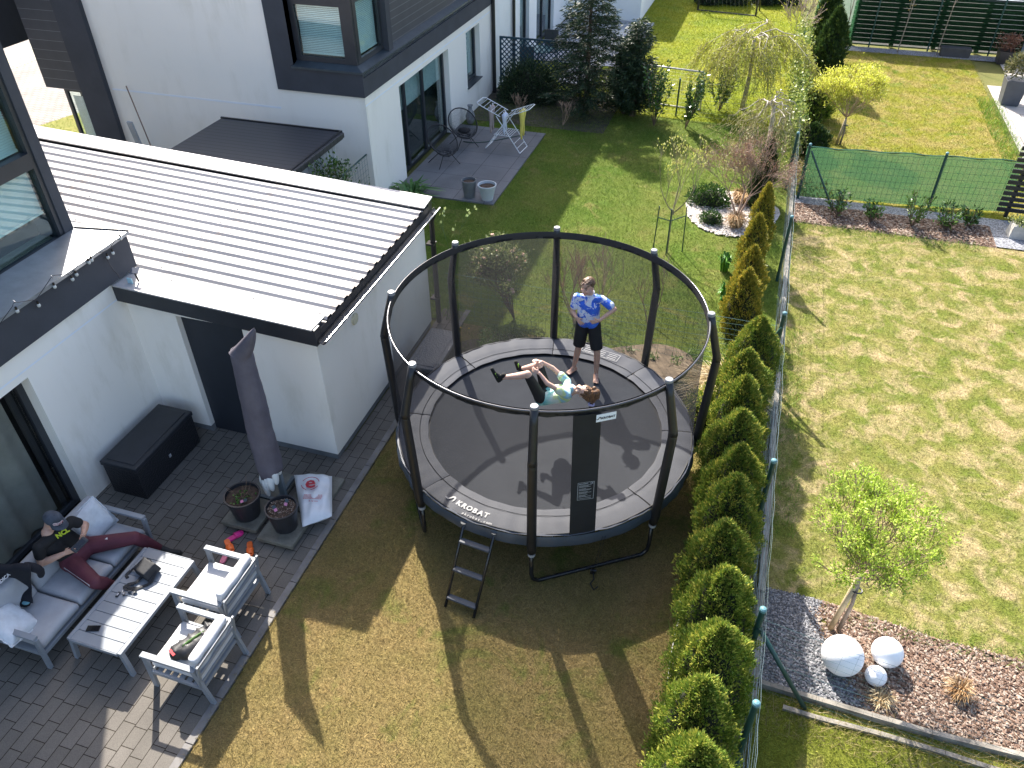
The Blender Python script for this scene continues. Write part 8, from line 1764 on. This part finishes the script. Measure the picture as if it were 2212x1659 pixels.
# vase, pots, hose
vq = G(*zc(600, 560), 0.035)
MB().lathe(vq+Vector((0, 0.1, 0)), [(0.06, 0), (0.11, 0.08), (0.13, 0.22), (0.10, 0.33), (0.055, 0.40), (0.05, 0.46), (0.085, 0.52), (0.075, 0.52), (0.045, 0.46)], 24, cap1=False).build('vase', mat('vase_grey', (0.22, 0.22, 0.22), 0.7, 0.35, 14, bmp=0.5), origin=vq, smooth=True, label='tall grey stoneware vase behind the farther string chair', cat='vase')
pa_, pb_ = G(*zc(580, 1480), .035), G(*zc(800, 1510), .035)
pot(pa_.x, pa_.y+0.12, 0.035, 0.13, 0.165, 0.42, mat('pot_zinc', (0.16, 0.17, 0.18), 0.5, 0.1), 'grey metal plant pot at the near edge of the grey patio', 'pair of round pots on the grey patio', 0.06, 0.008)
pot(pb_.x, pb_.y+0.13, 0.035, 0.13, 0.205, 0.36, mat('pot_pale', (0.56, 0.60, 0.62), 0.45, 0.05), 'pale round plant pot beside the grey one on the patio', 'pair of round pots on the grey patio', 0.06, 0.012)
hp = [G(*zc(*p), 0.05) for p in ((520, 765), (640, 780), (800, 770), (950, 745), (1100, 715), (1230, 690), (1300, 660))]
MB().path(hp, 0.011, 7).build('garden_hose', mat('hose_green', (0.02, 0.06, 0.05), 0.5), origin=hp[0], smooth=True, label='dark green garden hose lying across the grey patio', cat='hose')
# ball lamps
for (px, py, r, lab) in ((1820, 1416, 0.222, 'largest white ball lamp lying on the gravel'), (1917, 1409, 0.168, 'middle sized white ball lamp on the bark mulch'), (1892, 1460, 0.113, 'smallest white ball lamp, in front of the other two')):
    c = G(px, py, r+0.01); t = thing('ball_lamp', (c.x, c.y, 0), lab, 'lamp', 'white ball lamps in the mulch bed')
    MB().ell(c, r, r, r, 40, 24).build('globe', mat('ball_white', (0.86, 0.86, 0.87), 0.55, 0.01), t, smooth=True); MB().lathe((c.x, c.y, 0.0), [(r*0.4, 0), (r*0.4, 0.04)], 20).build('base', mat('base_grey', (0.3, 0.3, 0.3), 0.6), t)
# big planter with shrub at the right patio
P0 = G(2150, 215); P0 = Vector((6.95, 26.3, 0)); tp2 = thing('planter', P0, 'tall dark grey square planter with a brown green shrub on the right patio', 'planter')
MB().box(P0+Vector((0, 0, 0.36)), (0.46, 0.46, 0.70), None, 1.25).build('pot', mat('planter_grey', (0.075, 0.08, 0.095), 0.5, 0.08), tp2, bevel=0.01)
k = 1500; a = RNG.uniform(0, 6.28, k); ph = np.arccos(RNG.uniform(-0.5, 1, k)); D = np.c_[np.sin(ph)*np.cos(a), np.sin(ph)*np.sin(a), np.cos(ph)]; s_ = RNG.uniform(0.5, 1.0, k)[:, None]; P = np.array([P0.x, P0.y, 1.0])+D*np.array([0.40, 0.40, 0.42])*s_
leaves('foliage', P, D, 0.11, 0.035, leaf_mat('planter_leaf', ((0.05, 0.06, 0.02), (0.13, 0.14, 0.05), (0.28, 0.24, 0.12)), 0.5, 0.2), tp2, 0.6)
tp3 = thing('planter', (7.6, 30.6, 0), 'dark planter with a reddish plant in the shade of the back fence', 'planter'); MB().box((7.45, 30.5, 0.2), (0.4, 0.4, 0.4), None, 1.15).build('pot', m_black, tp3)
P = np.c_[RNG.normal(7.45, 0.16, 400), RNG.normal(30.5, 0.16, 400), RNG.uniform(0.4, 0.85, 400)]; leaves('foliage', P, np.tile([0, 0, 1.0], (400, 1)), 0.12, 0.04, leaf_mat('red_dark', ((0.08, 0.03, 0.02), (0.14, 0.06, 0.04), (0.2, 0.1, 0.06)), 0.5, 0.2), tp3, 0.7)
tp4 = thing('planter', (6.0, 30.85, 0), 'long low dark trough planter at the foot of the back fence', 'planter'); MB().box((6.0, 30.85, 0.15), (0.9, 0.3, 0.3), None, 1.05).build('trough', mat('trough_dark', (0.05, 0.05, 0.055), 0.6), tp4, bevel=0.01)
for (x, y, lab) in ((5.75, 17.45, 'small concrete planter box with herbs under the slat screen'), (6.35, 16.95, 'pale concrete planter box with green herbs at the right edge')):
    t = thing('planter', (x, y, 0), lab, 'planter', 'concrete planter boxes on the gravel'); MB().box((x, y, 0.14), (0.42, 0.36, 0.28), None, 0.85).build('box', mat('planter_concrete', (0.42, 0.40, 0.37), 0.85, 0.15), t, bevel=0.01)
    P = np.c_[RNG.normal(x, 0.11, 350), RNG.normal(y, 0.09, 350), RNG.uniform(0.27, 0.40, 350)]; leaves('foliage', P, np.tile([0, 0, 1.0], (350, 1)), 0.06, 0.03, m_vib, t, 0.9)
MB().bx(8.05, 12, 26.0, 40, 0, 4).build('house', mat('bluegrey_wall', (0.45, 0.50, 0.60), 0.8, 0.05), origin=(8.05, 28, 0), label='pale blue grey house wall at the right edge beside the planter', cat='house')
# goals
g0, g1 = onY(1375, 68, 23.6), onY(1512, 95, 23.0)
gl = thing('football_goal', (g0.x, 23.6, 0), 'small rusty white football goal behind the laurels', 'goal'); m_goal = mat('goal_white', (0.62, 0.58, 0.55), 0.6, 0.25, 12, c2=(0.7, 0.66, 0.62))
x0g = -3.55; MB().path([(x0g, 23.4, 0), (x0g, 23.4, 1.02), (x0g+0.05, 23.4, 1.08), (x0g+1.9, 23.15, 1.08), (x0g+1.95, 23.15, 1.0), (x0g+1.95, 23.15, 0)], 0.025, 8).build('frame', m_goal, gl, smooth=True)
mb = MB(); mb.path([(x0g, 23.4, 0.03), (x0g+1.95, 23.15, 0.03)], 0.02, 6).path([(x0g, 23.4, 1.0), (x0g, 24.3, 0.03)], 0.015, 6).path([(x0g+1.95, 23.15, 1.0), (x0g+1.95, 24.1, 0.03)], 0.015, 6); mb.build('ground_bar', m_goal, gl)
mb = MB()
for i in range(17): x = x0g+0.11*i; mb.path([(x, 23.4-0.013*i, 1.05), (x, 24.2-0.013*i, 0.05)], 0.002, 3, caps=False)
for k in range(8): q = k/8; mb.path([(x0g, 23.4+0.85*q, 1.05*(1-q)+0.03), (x0g+1.9, 23.15+0.85*q, 1.05*(1-q)+0.03)], 0.002, 3, caps=False)
mb.build('net', mat('net_pale', (0.45, 0.45, 0.4), 0.7), gl)
h0, h1 = G(1507, 22), G(1632, 35); gl2 = thing('football_goal', h0, 'black framed football goal near the top of the far lawn', 'goal')
MB().path([h0, h0+Vector((0, 0, 1.1)), h1+Vector((0, 0, 1.1)), h1], 0.04, 8).path([h0, h1], 0.04, 6).path([h0+Vector((0, 0, 1.1)), h0+Vector((0.1, 0.9, 0))], 0.03, 6).path([h1+Vector((0, 0, 1.1)), h1+Vector((0.1, 0.9, 0))], 0.03, 6).build('frame', m_black, gl2)
mb = MB()
for i in range(15): a = h0.lerp(h1, i/14); mb.path([a+Vector((0, 0, 1.1)), a+Vector((0.1, 0.9, 0))], 0.004, 3, caps=False)
mb.build('net', mat('net_pale', (0.4,)*3), gl2)
# row of round bushes at the very top
for i, px in enumerate((1530, 1585, 1650, 1700)):
    p = G(px, 8); lowbush('round_bush', (p.x, p.y), 0.55, 0.5, 0.8, m_cdark, ['leftmost', 'second', 'third', 'rightmost'][i]+' dark round bush of the row at the top edge', leaf=(0.12, 0.06), dens=1600, group='round bushes at the top edge')
# next house terrace: dark chairs, table, bag
tq = onX(1165, 62, -6.9); tx, ty = -7.0, 25.3
t = thing('glass_table', (tx, ty, 0), 'round glass garden table behind the lattice', 'table'); MB().lathe((tx, ty, 0.70), [(0.42, 0), (0.42, 0.02)], 32).build('tabletop', mat('table_glass', (0.10, 0.16, 0.15), 0.1), t)
for a in range(4): MB().tube((tx, ty, 0.69), (tx+0.3*math.cos(a*1.57+.7), ty+0.3*math.sin(a*1.57+.7), 0), 0.014, n=6).build('leg', m_black, t)
for i, (x, y, az) in enumerate(((-7.25, 24.55, 0.4), (-6.9, 26.2, 3.3))):
    t = thing('garden_chair', (x, y, 0), ['dark garden chair in front of the glass table behind the lattice', 'dark high backed garden chair behind the glass table'][i], 'chair', 'dark chairs at the glass table'); R_ = Matrix.Rotation(az, 3, 'Z'); m_gc = mat('garden_chair_dark', (0.05, 0.052, 0.06), 0.6)
    MB().box(Vector((x, y, 0.43)), (0.46, 0.46, 0.03), R_).build('seat', m_gc, t); MB().box(Vector((x, y, 0.72))+R_ @ Vector((0, -0.24, 0)), (0.46, 0.03, 0.6), R_).build('backrest', m_gc, t)
    for sx in (-1, 1):
        for sy in (-1, 1): MB().tube(Vector((x, y, 0.43))+R_ @ Vector((sx*.2, sy*.2, 0)), Vector((x, y, 0))+R_ @ Vector((sx*.23, sy*.24, 0)), 0.013, n=6).build('leg', m_gc, t)
# leaning pipes at the far wall of the neighbour house
a = onY(271, 186, 14.68); b = onY(345, 330, 14.3); MB().tube((b.x, 14.2, max(0, b.z-0.6)), (a.x, 14.70, a.z), 0.014, n=7).build('leaning_pole', mat('pole_rust', (0.22, 0.13, 0.10), 0.7), origin=(b.x, 14.2, 0), label='long thin brown pole leaning against the neighbouring white wall', cat='pole')
a = onY(300, 290, 14.5); b = onY(318, 325, 14.3); MB().box(((a.x+b.x)/2, 14.3, 0.8), (0.13, 0.05, 1.6), (0.15, 0.0, 0)).build('grey_board', mat('board_grey', (0.40, 0.41, 0.43), 0.7), origin=(a.x, 14.3, 0), label='narrow pale grey board leaning beside the brown pole', cat='board')
